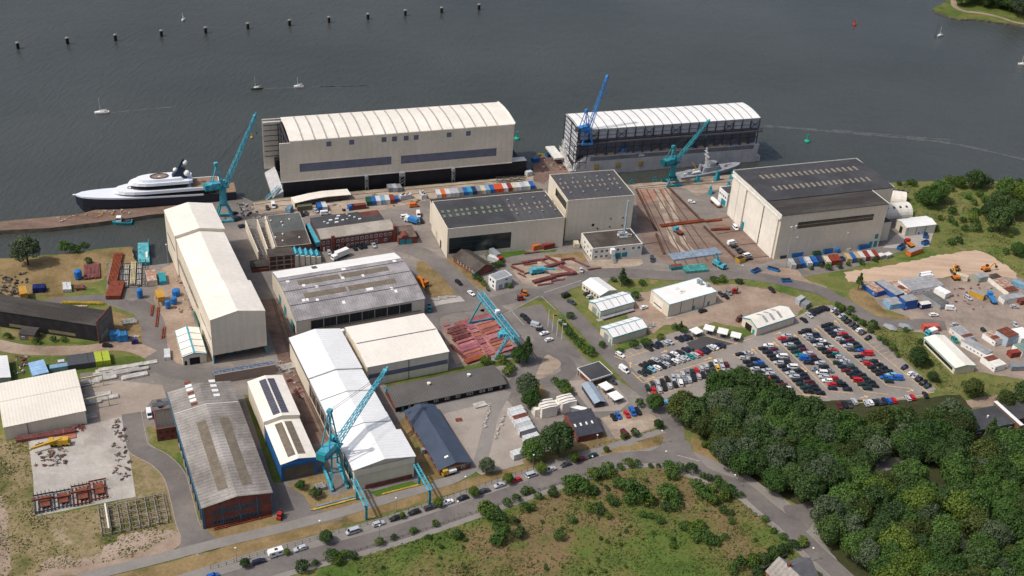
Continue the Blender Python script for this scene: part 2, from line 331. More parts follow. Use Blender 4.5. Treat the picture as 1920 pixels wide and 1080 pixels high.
# ---------------------------------------------------------------- ground, water, roads
def gmat(name, cols, scale=0.05, fine=0.9, rough=0.95, var=0.16, stretch=None, bump=0.0, pos=None, cells=None):
    """ground cover: a colour ramp over a broad noise, broken up by a finer one (world metres)"""
    m = bpy.data.materials.new(name); m.use_nodes = True; n, l = m.node_tree.nodes, m.node_tree.links; b = n['Principled BSDF']
    b.inputs['Roughness'].default_value = rough; b.inputs['Specular IOR Level'].default_value = 0.15
    tc = n.new('ShaderNodeTexCoord'); v = tc.outputs['Object']
    if stretch: mp = n.new('ShaderNodeMapping'); mp.inputs['Scale'].default_value = stretch[:3]; mp.inputs['Rotation'].default_value = (0, 0, R(-stretch[3])); l.new(v, mp.inputs[0]); v2 = mp.outputs[0]
    else: v2 = v
    def ns(s, d, vec, r=0.65): t = n.new('ShaderNodeTexNoise'); t.inputs['Scale'].default_value = s; t.inputs['Detail'].default_value = d; t.inputs['Roughness'].default_value = r; l.new(vec, t.inputs['Vector']); return t.outputs['Fac']
    r = n.new('ShaderNodeValToRGB'); e = r.color_ramp.elements; k = len(cols)
    while len(e) < k: e.new(0.5)
    for i, c in enumerate(cols): e[i].position = pos[i] if pos else 0.33 + 0.34 * i / (k - 1); e[i].color = (*c, 1)
    l.new(ns(scale, 8, v2), r.inputs[0]); out = r.outputs[0]; last = None
    for sc_, amt in ((fine, var), (fine * 0.12, var * 0.7), (fine * 4, var * 0.8)):
        f = ns(sc_, 4, v); last = last or f
        mr = n.new('ShaderNodeMapRange'); mr.inputs[1].default_value = 0.3; mr.inputs[2].default_value = 0.7; mr.inputs[3].default_value = 1 - amt; mr.inputs[4].default_value = 1 + amt; l.new(f, mr.inputs[0])
        mx = n.new('ShaderNodeMix'); mx.data_type = 'RGBA'; mx.blend_type = 'MULTIPLY'; mx.inputs[0].default_value = 1; l.new(out, mx.inputs[6]); l.new(mr.outputs[0], mx.inputs[7]); out = mx.outputs[2]
    if cells:                                        # old repairs and bays: irregular patches of slightly different tone, fine joints
        for cs, lo, hi in ((cells, 1 - var * .9, 1 + var * .7), (cells * 3.1, 1 - var * .5, 1 + var * .4)):
            mp = n.new('ShaderNodeMapping'); mp.inputs['Rotation'].default_value = (0, 0, R(-24)); mp.inputs['Scale'].default_value = (1, 1.8, 1); l.new(v, mp.inputs[0])
            vo = n.new('ShaderNodeTexVoronoi'); vo.distance = 'CHEBYCHEV'; vo.inputs['Scale'].default_value = cs; l.new(mp.outputs[0], vo.inputs['Vector'])
            mr = n.new('ShaderNodeMapRange'); mr.inputs[3].default_value = lo; mr.inputs[4].default_value = hi; l.new(vo.outputs['Color'], mr.inputs[0])
            mx = n.new('ShaderNodeMix'); mx.data_type = 'RGBA'; mx.blend_type = 'MULTIPLY'; mx.inputs[0].default_value = 1; l.new(out, mx.inputs[6]); l.new(mr.outputs[0], mx.inputs[7]); out = mx.outputs[2]
    if bump: bp = n.new('ShaderNodeBump'); bp.inputs['Strength'].default_value = bump; bp.inputs['Distance'].default_value = 0.6; l.new(last, bp.inputs['Height']); l.new(bp.outputs[0], b.inputs['Normal'])
    l.new(out, b.inputs['Base Color']); return m
YARD = gmat('yard_paving', [srgb(108, 103, 100), srgb(124, 118, 113), srgb(140, 132, 125)], 0.035, 0.5, var=0.12, stretch=(0.5, 1.6, 1, 24), cells=.045)
ASPH = gmat('road_asphalt', [srgb(100, 95, 94), srgb(112, 107, 104), srgb(122, 116, 112)], 0.05, 0.6, var=0.08, cells=.05)
ASPHL = gmat('pale_asphalt', [srgb(124, 119, 115), srgb(138, 133, 128)], 0.08, 0.7, var=0.06)
ASPHD = gmat('fresh_asphalt', [srgb(72, 70, 72), srgb(80, 78, 79)], 0.1, 0.7, var=0.06)
LOTA = gmat('car_park_asphalt', [srgb(124, 118, 114), srgb(136, 129, 124), srgb(144, 137, 131)], 0.06, 0.5, var=0.06)
QUAY = gmat('quay_paving', [srgb(128, 114, 102), srgb(158, 143, 128), srgb(176, 161, 144)], 0.07, 0.35, var=0.14, stretch=(0.6, 2.0, 1, 20), cells=.12)
QUAYBR = gmat('worn_quay_slabs', [srgb(98, 80, 72), srgb(120, 100, 90), srgb(132, 112, 100)], 0.06, 0.5, var=0.16, stretch=(0.5, 2, 1, 14), cells=.12)
CONCY = gmat('yard_concrete', [srgb(150, 143, 137), srgb(168, 163, 156), srgb(178, 173, 166)], 0.05, 0.5, var=0.09, cells=.1)
DIRT = gmat('bare_dirt', [srgb(124, 106, 92), srgb(148, 130, 115), srgb(164, 147, 132)], 0.05, 0.6, var=0.12)
SAND = gmat('levelled_sand', [srgb(160, 136, 116), srgb(182, 158, 138), srgb(196, 172, 150)], 0.06, 0.6, var=0.06, stretch=(0.25, 1.8, 1, 30))
GRAVEL = gmat('gravel', [srgb(136, 126, 119), srgb(150, 141, 133), srgb(160, 150, 142)], 0.06, 1.4, var=0.1)
DRY = gmat('dry_grass', [srgb(92, 84, 52), srgb(122, 104, 72), srgb(138, 118, 86), srgb(108, 102, 60)], 0.07, 0.9, var=0.16)
GREEN = gmat('green_grass', [srgb(66, 80, 34), srgb(84, 98, 46), srgb(112, 104, 62)], 0.06, 0.9, var=0.2)
WILD = gmat('wild_grass', [srgb(68, 88, 38), srgb(86, 102, 50), srgb(112, 110, 66), srgb(90, 102, 52), srgb(128, 116, 82)], 0.05, 0.8, var=0.16)
MEADOW = gmat('meadow_turf', [srgb(70, 92, 40), srgb(82, 100, 46), srgb(102, 100, 58), srgb(118, 98, 74), srgb(94, 96, 54)], 0.026, 0.8, var=0.2)
LAWN = gmat('mown_lawn', [srgb(66, 92, 34), srgb(80, 104, 44)], 0.1, 0.9, var=0.12)
FLOOR = gmat('woodland_floor', [srgb(50, 56, 34), srgb(70, 68, 46)], 0.1, 0.9, var=0.2)
SLIP = gmat('slipway_concrete', [srgb(108, 90, 82), srgb(124, 107, 97), srgb(138, 122, 111)], 0.06, 0.5, var=0.12, cells=.07, stretch=(0.4, 1.5, 1, -55))
KERB = mat('kerb_stone', srgb(158, 150, 142), 0.9, 0.1, 0.5)
YLINE = mat('yellow_line_paint', srgb(214, 180, 128), 0.8, 0.12, 1.0)
WLINE = mat('white_line_paint', srgb(176, 172, 166), 0.8, 0.12, 1.0)

# water: one sheet to the horizon
wm = bpy.data.materials.new('harbour_water'); wm.use_nodes = True; n, l = wm.node_tree.nodes, wm.node_tree.links; b = n['Principled BSDF']
b.inputs['Roughness'].default_value = 0.16; b.inputs['IOR'].default_value = 1.33; b.inputs['Specular IOR Level'].default_value = 0.5
tc = n.new('ShaderNodeTexCoord'); hs = []
for sx, sy, rot, s_, wt in ((1.0, 0.3, 62, 0.42, 1.0), (1.0, 0.5, 40, 1.3, 0.5), (0.6, 1.0, 10, 0.09, 0.8)):
    mp = n.new('ShaderNodeMapping'); mp.inputs['Rotation'].default_value = (0, 0, R(-rot)); mp.inputs['Scale'].default_value = (sx, sy, 1); l.new(tc.outputs['Object'], mp.inputs[0])
    t = n.new('ShaderNodeTexNoise'); t.inputs['Scale'].default_value = s_; t.inputs['Detail'].default_value = 4; l.new(mp.outputs[0], t.inputs['Vector'])
    ml = n.new('ShaderNodeMath'); ml.operation = 'MULTIPLY'; ml.inputs[1].default_value = wt; l.new(t.outputs['Fac'], ml.inputs[0]); hs.append(ml.outputs[0])
a1 = n.new('ShaderNodeMath'); l.new(hs[0], a1.inputs[0]); l.new(hs[1], a1.inputs[1]); a2 = n.new('ShaderNodeMath'); l.new(a1.outputs[0], a2.inputs[0]); l.new(hs[2], a2.inputs[1])
bp = n.new('ShaderNodeBump'); bp.inputs['Strength'].default_value = 0.5; bp.inputs['Distance'].default_value = 0.9; l.new(a2.outputs[0], bp.inputs['Height']); l.new(bp.outputs[0], b.inputs['Normal'])
t = n.new('ShaderNodeTexNoise'); t.inputs['Scale'].default_value = 0.006; t.inputs['Detail'].default_value = 5; l.new(tc.outputs['Object'], t.inputs['Vector'])
cr = n.new('ShaderNodeValToRGB'); cr.color_ramp.elements[0].position = 0.35; cr.color_ramp.elements[1].position = 0.65
cr.color_ramp.elements[0].color = (*srgb(58, 61, 57), 1); cr.color_ramp.elements[1].color = (*srgb(68, 71, 68), 1); l.new(t.outputs['Fac'], cr.inputs[0]); l.new(cr.outputs[0], b.inputs['Base Color'])
WZ = -2.2
struct(MB().quad((-7000, -3000, WZ), (7000, -3000, WZ), (7000, 12000, WZ), (-7000, 12000, WZ)).obj('water', wm))

def xy(p): return Vector((p.x, p.y)) if isinstance(p, Vector) else at(p).xy
def smooth(P, k=5, closed=True):
    n_ = len(P); out = []
    for i in range(n_ if closed else n_ - 1):
        p0, p1, p2, p3 = (P[(i + j) % n_] if closed else P[min(max(i + j, 0), n_ - 1)] for j in (-1, 0, 1, 2))
        for t in range(k):
            t /= k; out.append(0.5 * (2 * p1 + (p2 - p0) * t + (2 * p0 - 5 * p1 + 4 * p2 - p3) * t * t + (3 * p1 - p0 - 3 * p2 + p3) * t ** 3))
    return out if closed else out + [P[-1]]
def rough_edge(P, j):
    out = []
    for p, q in zip(P, P[1:] + P[:1]):
        m = max(1, int((q - p).length / 2.2)); nn = Vector((-(q - p).y, (q - p).x)).normalized()
        for i in range(m): out.append(p.lerp(q, i / m) + nn * rnd.uniform(-j, j))
    return out
LV = [0]
def patch(name, pts, m, lvl, sm=False, j=0.0):
    P = [xy(p) for p in pts]
    if sm: P = smooth(P)
    if j: P = rough_edge(P, j)
    LV[0] += 1; z = 0.02 * lvl + 0.0002 * LV[0]
    return struct(MB().add([(p.x, p.y, z) for p in P], [tuple(range(len(P)))]).obj(name, m))
def ribbon(name, pts, o0, o1, m, lvl, kerb=False, sm=True, k=6, z=None):
    P = [xy(p) for p in pts]; P = smooth(P, k, False) if sm else P
    LV[0] += 1; z = 0.02 * lvl + 0.0002 * LV[0] if z is None else z; N = []
    for i in range(len(P)):
        d = P[min(i + 1, len(P) - 1)] - P[max(i - 1, 0)]; N.append(Vector((-d.y, d.x)).normalized())
    vs = [(*(p + q * o0), z) for p, q in zip(P, N)] + [(*(p + q * o1), z) for p, q in zip(P, N)]; c = len(P)
    o = struct(MB().add(vs, [(i, i + 1, c + i + 1, c + i) for i in range(c - 1)]).obj(name, m))
    return P, N
def strip_kerb(name, P, N, off, wd=0.3, h=0.12, m=None):
    kb = MB(); sec = ((off - wd / 2, 0), (off - wd / 2, h), (off + wd / 2, h), (off + wd / 2, 0))
    kb.loft([[(*(p + q * a), zz) for a, zz in sec] for p, q in zip(P, N)]); return struct(kb.obj(name, m or KERB))

# the cream shed's far corner is where the basin, the pier and the quay meet
_ch = at((318.75, 392.5), 21.0); HALLFAR = Vector((_ch.x, _ch.y)); HALLNEAR = at((401, 682)).xy
def w2(v): return Vector((v.x, v.y, 0))
_hd = (HALLFAR - HALLNEAR).normalized()
shore = [(-500, 515), (0, 484), R2(150, 572), R2(330, 553), R2(460, 545), R2(660, 517), R2(800, 502), R2(980, 488), R2(1000, 560), R2(1035, 640), R2(1150, 652), R2(1225, 648), R2(1290, 605), w2(HALLNEAR.lerp(HALLFAR, .60)), w2(HALLFAR), (400, 428), (402, 394), (322, 399),
         R2(1110, 252), R2(990, 272), R2(700, 312), R2(370, 350), (0, 432), (-500, 490), (-500, 470), (0, 415), T1(120, 915), T1(280, 870), T1(690, 838), T1(1000, 800), T1(1400, 752), T1(1530, 812), T1(1640, 792), (524, 371), (984, 330), (1001, 328), (1001, 293),
         S1(110, 668), S1(250, 672), S1(330, 770), (1079, 326), S1(800, 902), S1(1040, 882), S1(1180, 858), S1(1590, 826), (1500, 333), S4(480, 283), (1702, 341), (1771, 339), (1850, 341), (1915, 339), (2500, 355), (2900, 1500), (-900, 1500)]
P = [xy(p) for p in shore]; nP = len(P)
kb = MB().add([(*p, 0) for p in P] + [(*p, -6) for p in P], [tuple(range(nP))], 0)
kb.add([(*p, 0) for p in P] + [(*p, -6) for p in P], [(i, (i + 1) % nP, nP + (i + 1) % nP, nP + i) for i in range(nP)], 1)
struct(kb.obj('ground', [WILD, CONCD]))
# far bank, upper right
isl = [(2300, 190), (1990, 66), (1920, 49), T4(1850, 160), T4(1760, 150), T4(1620, 131), T4(1500, 128), T4(1440, 116), T4(1390, 97), T4(1330, 75), T4(1312, 58), T4(1350, 35), T4(1400, 12), (1790, -20), (1850, -90), (2400, -90)]
P = rough_edge([at(p, -1.2).xy for p in isl], 0.8); nP = len(P)
kb = MB().add([(*p, -1.2) for p in P] + [(*p, -4) for p in P], [tuple(range(nP))], 0); kb.add([(*p, -1.2) for p in P] + [(*p, -4) for p in P], [(i, (i + 1) % nP, nP + (i + 1) % nP, nP + i) for i in range(nP)], 1)
struct(kb.obj('far_bank', [GREEN, CONCD]))
Pp = smooth([at(p, -1.2).xy for p in (T4(1450, -40), T4(1450, 0), T4(1462, 45), T4(1530, 75), T4(1640, 88), T4(1760, 115), T4(1850, 145), T4(1990, 170))], 6, False)
kb = MB()
for p, q in zip(Pp, Pp[1:]):
    nn = Vector((-(q - p).y, (q - p).x)).normalized() * 2.4; kb.quad((*(p - nn), -1.17), (*(q - nn), -1.17), (*(q + nn), -1.17), (*(p + nn), -1.17))
struct(kb.obj('far_bank_path', DIRT))

for pts, wd_ in (([(1432, 236), (1500, 241), (1600, 250), (1700, 259), (1800, 272), (1950, 306)], 1.4), ([(1560, 243), (1700, 256), (1790, 263)], .8), ([(205, 212), (250, 207), (330, 200)], .5), ([(492, 166), (600, 163), (700, 161)], .5), ([(569, 163), (640, 162), (700, 160.5)], .4)):
    P = smooth([at(p, WZ).xy for p in pts], 6, False); kb = MB()
    for i, (p, q) in enumerate(zip(P, P[1:])): nn = Vector((-(q - p).y, (q - p).x)).normalized() * wd_ * (1 + .5 * math.sin(i * 2.1)); kb.quad((*(p - nn), WZ + .03), (*(q - nn), WZ + .03), (*(q + nn), WZ + .03), (*(p + nn), WZ + .03))
    struct(kb.obj('water_wake', mat('wake_foam', srgb(96, 99, 98), .5, .2, .5)))
# broad areas
patch('yard', [(205, 490), (262, 500), (330, 492), w2(HALLFAR), (400, 429), (403, 393), T1(1000, 802), T1(1400, 754), (476.5, 378.5), (524, 372), (984, 331), (1000, 329), (1001, 294), (1043, 290), (1078, 326), (1180, 347), (1377, 328), (1500, 335), (1600, 350), (1690, 420), (1720, 460), (1590, 505), (1500, 520), (1420, 520),
    (1340, 515), (1160, 525), (1040, 545), (960, 580), (1080, 660), (1200, 740), (1250, 790), (1190, 815), (1060, 840), (900, 880), (790, 900), (640, 965), (420, 1020), (330, 1045), (345, 1000), (310, 900), (250, 830), (160, 800), (150, 700), (290, 690), (280, 600), (200, 570), (200, 520)], YARD, 1)
patch('pier_deck', [(-500, 488), (0, 431), R2(370, 348), R2(700, 311), R2(990, 271), R2(1110, 251), (322, 398), (410, 392), T1(1000, 802), T1(690, 839), T1(280, 871), T1(120, 916), (0, 416), (-500, 471)], QUAYBR, 2)
patch('quay', [(474, 380), (524, 372), (984, 331), (1000, 329), (1000, 345), (985, 352), (820, 372), (690, 398), (560, 405), (470, 400)], QUAY, 2, j=0.6)
patch('quay_end', [(1001, 329), (1001, 294), (1043, 290), (1078, 327), (1030, 334), (1020, 345), (1000, 340)], QUAYBR, 3)
patch('slipway_quay', [S1(800, 903), S1(1040, 883), S1(1180, 859), S1(1590, 828), S1(1580, 930), S1(1420, 950), S1(1310, 990), S1(1230, 935), S1(1160, 925), S1(850, 945)], QUAY, 2, j=0.4)
patch('slipway', [S1(850, 945), S1(1110, 930), S3(300, 540), S3(560, 820), S3(420, 890), S3(60, 880), (1218, 470), (1195, 430)], SLIP, 2)
patch('slipway_apron', [S3(320, 540), S3(500, 490), S3(850, 835), S3(700, 870), S3(560, 820)], SLIP, 2)
patch('left_field', [(-500, 520), (0, 486), (60, 484), (175, 471), (247, 464), (258, 497), (225, 500), (205, 487), (195, 525), (130, 535), (112, 562), (60, 552), (0, 582), (-500, 640)], DRY, 2, j=1.0)
patch('shed_field', [R3(800, 90), R3(1060, 180), R3(1105, 350), R3(850, 330), R3(770, 300), R3(740, 150)], DRY, 2, True, 0.6)
patch('bank_field', [R3(560, 90), R3(640, 60), R3(730, 85), R3(700, 95), R3(480, 95)], GREEN, 3, True, 0.5)
patch('verge_below_shed', [(-30, 628), R3(280, 330), R3(720, 320), R3(760, 345), R3(400, 345), R3(150, 370), (-30, 645)], GREEN, 2, False, 0.6)
patch('cabin_field', [R3(0, 400), R3(240, 430), R3(840, 440), R3(1020, 430), R3(1110, 470), R3(960, 500), R3(600, 560), R3(60, 650), (-60, 730), (-60, 660)], GREEN, 2, False, 0.8)
patch('lower_left_field', [(-500, 800), (8, 815), R4(40, 170), R4(200, 160), R4(225, 400), R4(240, 690), R4(420, 660), R4(720, 590), R4(910, 545), R4(860, 230), R4(850, 60), R4(960, 270), R4(1110, 350), R4(1170, 500), R4(1230, 730), R4(1220, 850), R4(1100, 970), R4(640, 1090), (150, 1130), (-500, 1260)], gmat('dusty_field', [srgb(80, 86, 48), srgb(112, 104, 70), srgb(138, 122, 96), srgb(116, 108, 72), srgb(150, 134, 112)], .06, .8, var=.18), 3, False, 0.7)
patch('sandy_patch', [R4(750, 860), R4(900, 780), R4(1200, 780), R4(1210, 850), R4(1090, 960), R4(700, 1070), R4(300, 1080), R4(330, 960), R4(560, 960)], DIRT, 4, True, 1.2)
patch('left_bare_strip', [R4(-40, 560), R4(20, 560), R4(50, 760), R4(60, 1080), R4(-40, 1080)], DIRT, 4, True, 1.0)
patch('concrete_pad', [R4(190, 165), R4(590, 62), R4(842, -2), R4(880, 300), R4(917, 547), R4(780, 572), R4(240, 680), R4(222, 400)], CONCY, 5)
patch('apron', [R3(630, 645), R3(900, 615), R3(1220, 650), R3(1250, 745), R3(1140, 760), R3(1080, 850), R3(940, 880), R3(780, 930), R3(650, 925)], gmat('apron_concrete', [srgb(140, 128, 118), srgb(160, 148, 137)], .05, .5, var=.08), 4)
patch('hall_side_field', [R3(1260, 90), R3(1400, 20), R3(1500, 260), R3(1590, 470), R3(1380, 500), R3(1260, 480), R3(1220, 400)], DIRT, 3, False, 0.5)
patch('basin_edge_ground', [(300, 505), (330, 490), (345, 540), (365, 600), (370, 650), (330, 640), (300, 620), (290, 560)], DIRT, 3, False, 0.7)
patch('shed_gap_field', [(457, 740), (470, 742), (532, 905), (512, 905)], GREEN, 3)
patch('brick_front_field', [R4(1380, 765), R4(1880, 660), R4(1900, 745), R4(1540, 850), R4(1420, 800)], DRY, 4, False, 0.4)
patch('brick_side_field', [R4(985, 60), R4(1190, 150), R4(1260, 400), R4(1370, 760), R4(1330, 720), R4(1250, 420), R4(1170, 310), R4(1010, 190)], WILD, 4, False, 0.4)
patch('crane_front_field', [R7(500, 460), R7(560, 440), R7(740, 390), R7(790, 540), R7(960, 500), R7(1040, 560), R7(900, 640), R7(720, 650), R7(650, 610), R7(600, 540)], DRY, 4, True, 0.5)
patch('hall_front_lawn', [R7(1050, 515), R7(1340, 440), R7(1390, 465), R7(1100, 545)], LAWN, 5, False, 0.3)
patch('hall_front_field', [R7(1040, 560), R7(1400, 460), R7(1440, 480), R7(1100, 580)], DRY, 4, False, 0.3)
patch('grey_roof_side_field', [(745, 792), (765, 780), (828, 878), (838, 895), (812, 905), (790, 893)], DRY, 3, False, 0.4)
patch('strip_field', [(120, 1100), (300, 1060), (420, 1026), (540, 994), (655, 966), (800, 922), (890, 895), (915, 885), (1000, 870), (1085, 850), (1190, 822), (1200, 832), (1110, 855), (1000, 882), (935, 900), (800, 940), (560, 1012), (330, 1090)], DRY, 4, False, 0.4)
patch('annex_lawn', [S7(80, 640), S7(500, 545), S7(800, 480), S7(1060, 450), S7(1100, 480), S7(900, 512), S7(500, 600), S7(110, 665)], GREEN, 3, False, 0.4)
patch('gravel_yard', [(826, 766), (940, 741), (960, 760), (985, 825), (995, 862), (930, 880), (880, 872)], GRAVEL, 3)
patch('gravel_yard_south', [(985, 825), (1010, 850), (995, 866), (905, 892), (885, 880), (930, 876)], GRAVEL, 3)
ribbon('gravel_track', [S7(990, 690), S7(950, 760), S7(890, 880), S7(860, 1000), (905, 850), (896, 885)], -2.6, 2.6, ASPHL, 4)
patch('centre_field', [R5(1440, 620), R5(1500, 600), R5(1580, 620), R5(1660, 690), R5(1790, 820), R5(1740, 845), R5(1560, 870), R5(1470, 760)], DRY, 3, True, 0.5)
patch('centre_slab', [R5(1560, 900), R5(1820, 850), R5(1890, 915), R5(1600, 985)], CONCY, 3)
patch('hut_field', [S2(215, 745), S2(290, 715), S2(420, 840), S2(530, 940), S2(500, 985), S2(350, 870), S2(230, 780)], DRY, 3, False, 0.5)
patch('hall_foot_grass', [S2(515, 712), S2(760, 670), S2(870, 690), S2(1060, 670), S2(1040, 690), S2(820, 700), S2(540, 765)], LAWN, 3, False, 0.4)
patch('steel_yard_grass', [S2(960, 715), S2(1240, 690), S2(1280, 740), S2(1260, 770), S2(1190, 735), S2(1000, 750)], DRY, 3, False, 0.5)
patch('steel_yard', [S2(690, 800), S2(980, 725), S2(1180, 745), S2(1290, 830), S2(1150, 870), S2(900, 955), S2(800, 925)], QUAY, 4)
patch('office_forecourt', [S2(1250, 690), S2(1310, 745), S2(1690, 745), S2(1705, 775), S2(1670, 795), S2(1400, 822), S2(1310, 800)], QUAY, 4)
patch('bank_strip', [S6(390, 100), S6(480, 95), S6(720, 125), S6(720, 180), S6(600, 200), S6(470, 165)], WILD, 4, False, 0.5)
patch('dirt_yard', [S6(480, 250), S6(560, 150), S6(720, 170), S6(1200, 120), S6(1500, 120), S6(1760, 190), S6(1900, 250), S6(1820, 370), S6(1480, 480), S6(1200, 420), S6(1000, 470), S6(860, 460), S6(720, 520), S6(690, 460), S6(560, 400)], DIRT, 3, False, 0.6)
patch('road_bank', [S6(1180, 90), S6(1500, 100), S6(1700, 150), S6(1900, 200), S6(1990, 250), S6(1900, 260), S6(1690, 190), S6(1380, 130), S6(1190, 140)], WILD, 4, False, 0.6)
patch('lot_bank', [S6(690, 540), S6(800, 450), S6(900, 440), S6(990, 450), S6(1000, 500), S6(880, 540), S6(640, 610), S6(440, 660), S6(420, 640)], WILD, 4, True, 0.4)
patch('long_bank', [(1536, 566), (1560, 562), (1600, 590), (1660, 617), (1712, 622), (1735, 645), (1800, 725), (1990, 712), (1990, 790), (1760, 735), (1690, 668), (1640, 630), (1575, 578)], WILD, 4, False, 0.6)
patch('islet_field', [(1592, 545), (1620, 537), (1640, 562), (1665, 588), (1700, 594), (1702, 600), (1660, 602), (1625, 585), (1600, 566)], DRY, 4, True, 0.4)
patch('sand_field', [S4(100, 1040), S4(340, 1005), S4(620, 955), S4(900, 895), S4(1210, 850), S4(1320, 880), S4(1450, 970), S4(1570, 1050), S4(1560, 1090), S4(1200, 1050), S4(700, 1110), S4(240, 1120), S4(130, 1120)], SAND, 4, False, 0.8)
patch('cabin_yard', [S5(360, 240), S5(690, 180), S5(1050, 190), S5(1300, 130), S5(1500, 130), S5(1720, 200), (2000, 560), (2000, 720), (1920, 712), S5(1300, 975), S5(1090, 740), S5(870, 650), S5(760, 640), S5(760, 560), S5(720, 510), S5(500, 440)], gmat('dusty_ground', [srgb(124, 111, 102), srgb(142, 129, 119), srgb(160, 144, 130)], .06, .6, var=.12), 3, False, 0.5)
patch('shed_apron', [S4(540, 720), S4(640, 690), S4(860, 690), S4(820, 820), S4(640, 840), S4(430, 830)], CONCY, 3)
patch('sand_bank', [S3(720, 940), S3(880, 890), S3(1000, 900), S3(1100, 980), S3(1240, 1040), S3(1150, 1060), S3(900, 1000)], DIRT, 4, True, 0.6)
patch('car_park', [(1150, 667), (1200, 645), (1297, 612), (1385, 637), (1480, 602), (1530, 574), (1560, 572), (1600, 600), (1655, 640), (1756, 730), (1722, 748), (1690, 790), (1240, 790), (1205, 735)], LOTA, 5)
patch('fresh_asphalt', [C5(1095, 345), C5(1400, 245), C5(1830, 355), C5(1640, 400), C5(1180, 460)], ASPHD, 6)
patch('forecourt', [S7(1030, 85), S7(1260, 40), S7(1400, 250), S7(1570, 420), S7(1540, 450), S7(1240, 345), S7(1130, 200)], ASPH, 3)
patch('cobble_island', [S7(1290, 430), S7(1350, 440), S7(1405, 480), S7(1380, 530), S7(1250, 605), S7(1215, 585)], QUAY, 4, True)
patch('island_field', [S7(1230, 650), S7(1290, 680), S7(1290, 750), S7(1190, 760)], DRY, 4, True)
patch('shelter_yard', [S7(1450, 620), S7(1640, 600), S7(1820, 650), S7(1920, 780), S7(1850, 840), S7(1640, 850)], GRAVEL, 3)
patch('house_parking', [T2(812, 160), T2(1060, 88), T2(1150, 130), T2(1210, 165), T2(1180, 230), T2(920, 308), T2(850, 205)], QUAY, 4)
patch('house_field', [T2(640, 320), T2(830, 260), T2(910, 310), T2(1180, 240), T2(1170, 255), T2(760, 370), T2(500, 440), T2(300, 480), T2(280, 440)], DRY, 5, False, 0.3)
patch('junction_field', [T2(1010, 345), T2(1230, 270), T2(1290, 290), T2(1290, 310), T2(1210, 345), T2(1030, 380)], DRY, 6, True, 0.2)
patch('verge_field', [T2(810, 395), T2(840, 370), T2(980, 345), T2(995, 375), T2(850, 405)], DRY, 6, True, 0.2)
patch('wood_edge_field', [T2(1425, 290), T2(1480, 300), T2(1560, 400), T2(1700, 520), T2(1800, 590), T2(1800, 625), T2(1600, 510), T2(1450, 410)], DRY, 5, False, 0.4)
patch('wood_ground', [(1240, 775), (1520, 752), (1690, 750), (1800, 740), (1840, 790), (2100, 760), (2200, 1400), (1700, 1400), (1590, 1080), (1540, 1010), (1520, 960), (1420, 905), (1340, 850), (1300, 800)], FLOOR, 6, False, 0.5)
patch('wood_clearing', [T3(1085, 560), T3(1100, 520), T3(1290, 510), T3(1300, 530), T3(1160, 580)], ASPHL, 7, True)
ribbon('wood_path', [(1740, 950), (1764, 983), (1795, 1010), (1822, 1036), (1850, 1070)], -2.2, 2.2, ASPHL, 7)
ribbon('wood_path_upper', [(1735, 915), (1755, 925), (1775, 940)], -2, 2, ASPHL, 7)
ribbon('wood_path_right', [(1855, 985), (1885, 1010), (1920, 1030)], -2, 2, ASPHL, 7)
patch('railway_strip', [T3(1530, 240), T3(1851, 185), T3(1990, 165), T3(1990, 220), T3(1851, 245), T3(1520, 280)], DIRT, 5, False, 0.5)
patch('meadow', [(560, 1110), (600, 1070), (700, 1034), (860, 985), (1000, 940), (1130, 888), (1240, 876), (1330, 905), (1400, 945), (1470, 1000), (1510, 1045), (1500, 1200), (560, 1200)], MEADOW, 3)
# roads
ribbon('left_road', [R3(990, 20), R3(1100, 110), R3(1150, 210), R3(1170, 400), R3(1250, 520), R3(1420, 560), R3(1650, 600)], -5, 5, ASPH, 3)
ribbon('loop_road', [R2(-40, 1040), R2(330, 925), R2(560, 890), R2(800, 885), R2(1010, 945), R2(1090, 1000)], -3.2, 3.2, ASPH, 3)
ribbon('dirt_road', [R3(-40, 340), R3(200, 385), R3(600, 388), R3(850, 355), R3(1010, 370), R3(1130, 420)], -3.5, 3.5, DIRT, 4)
ribbon('yard_lane', [R6(530, 0), R6(600, 260), R6(650, 400), R6(740, 640), R6(850, 900), R6(900, 1080)], -5.5, 2.5, QUAYBR, 3)
Pr, Nr = ribbon('service_road', [R3(985, 860), R3(1020, 1060), R4(945, 225), R4(1075, 295), R4(1175, 400), R4(1225, 560), R4(1265, 720), R4(1330, 850), R4(1400, 900)], -3.6, 3.6, ASPH, 6)
strip_kerb('service_road_kerb', Pr, Nr, -3.7); strip_kerb('service_road_kerb', Pr, Nr, 3.7)
patch('service_junction', [R4(1230, 760), R4(1350, 740), R4(1440, 810), R4(1540, 858), R4(1420, 900), R4(1150, 965), R4(1220, 860)], ASPH, 7)
patch('workshop_forecourt', [(515, 905), (548, 915), (570, 930), (585, 955), (640, 962), (655, 958), (640, 975), (533, 995), (528, 970)], ASPH, 6)
ribbon('footpath', [(120, 1098), (178, 1078), (278, 1053), (417, 1017), (530, 990), (650, 958), (800, 914), (846, 900), (884, 880), (900, 862)], -2.3, 2.3, ASPHL, 8)
MAINROAD = [(300, 1130), (400, 1098), (560, 1050), (733, 1003), (930, 936), (1011, 908), (1122, 871), (1178, 859), (1247, 860), (1303, 880), (1344, 898), (1394, 917), (1441, 955), (1480, 987), (1527, 1033), (1581, 1082), (1650, 1150)]
Pm, Nm = ribbon('pavement', MAINROAD, 3.7, 9.2, ASPHL, 5)
ribbon('pavement', MAINROAD, -6.0, -3.7, ASPHL, 5)
ribbon('main_road', MAINROAD, -3.7, 3.7, ASPH, 8)
strip_kerb('main_road_kerb', Pm[:54], Nm[:54], 3.75); strip_kerb('main_road_kerb', Pm, Nm, -3.75)
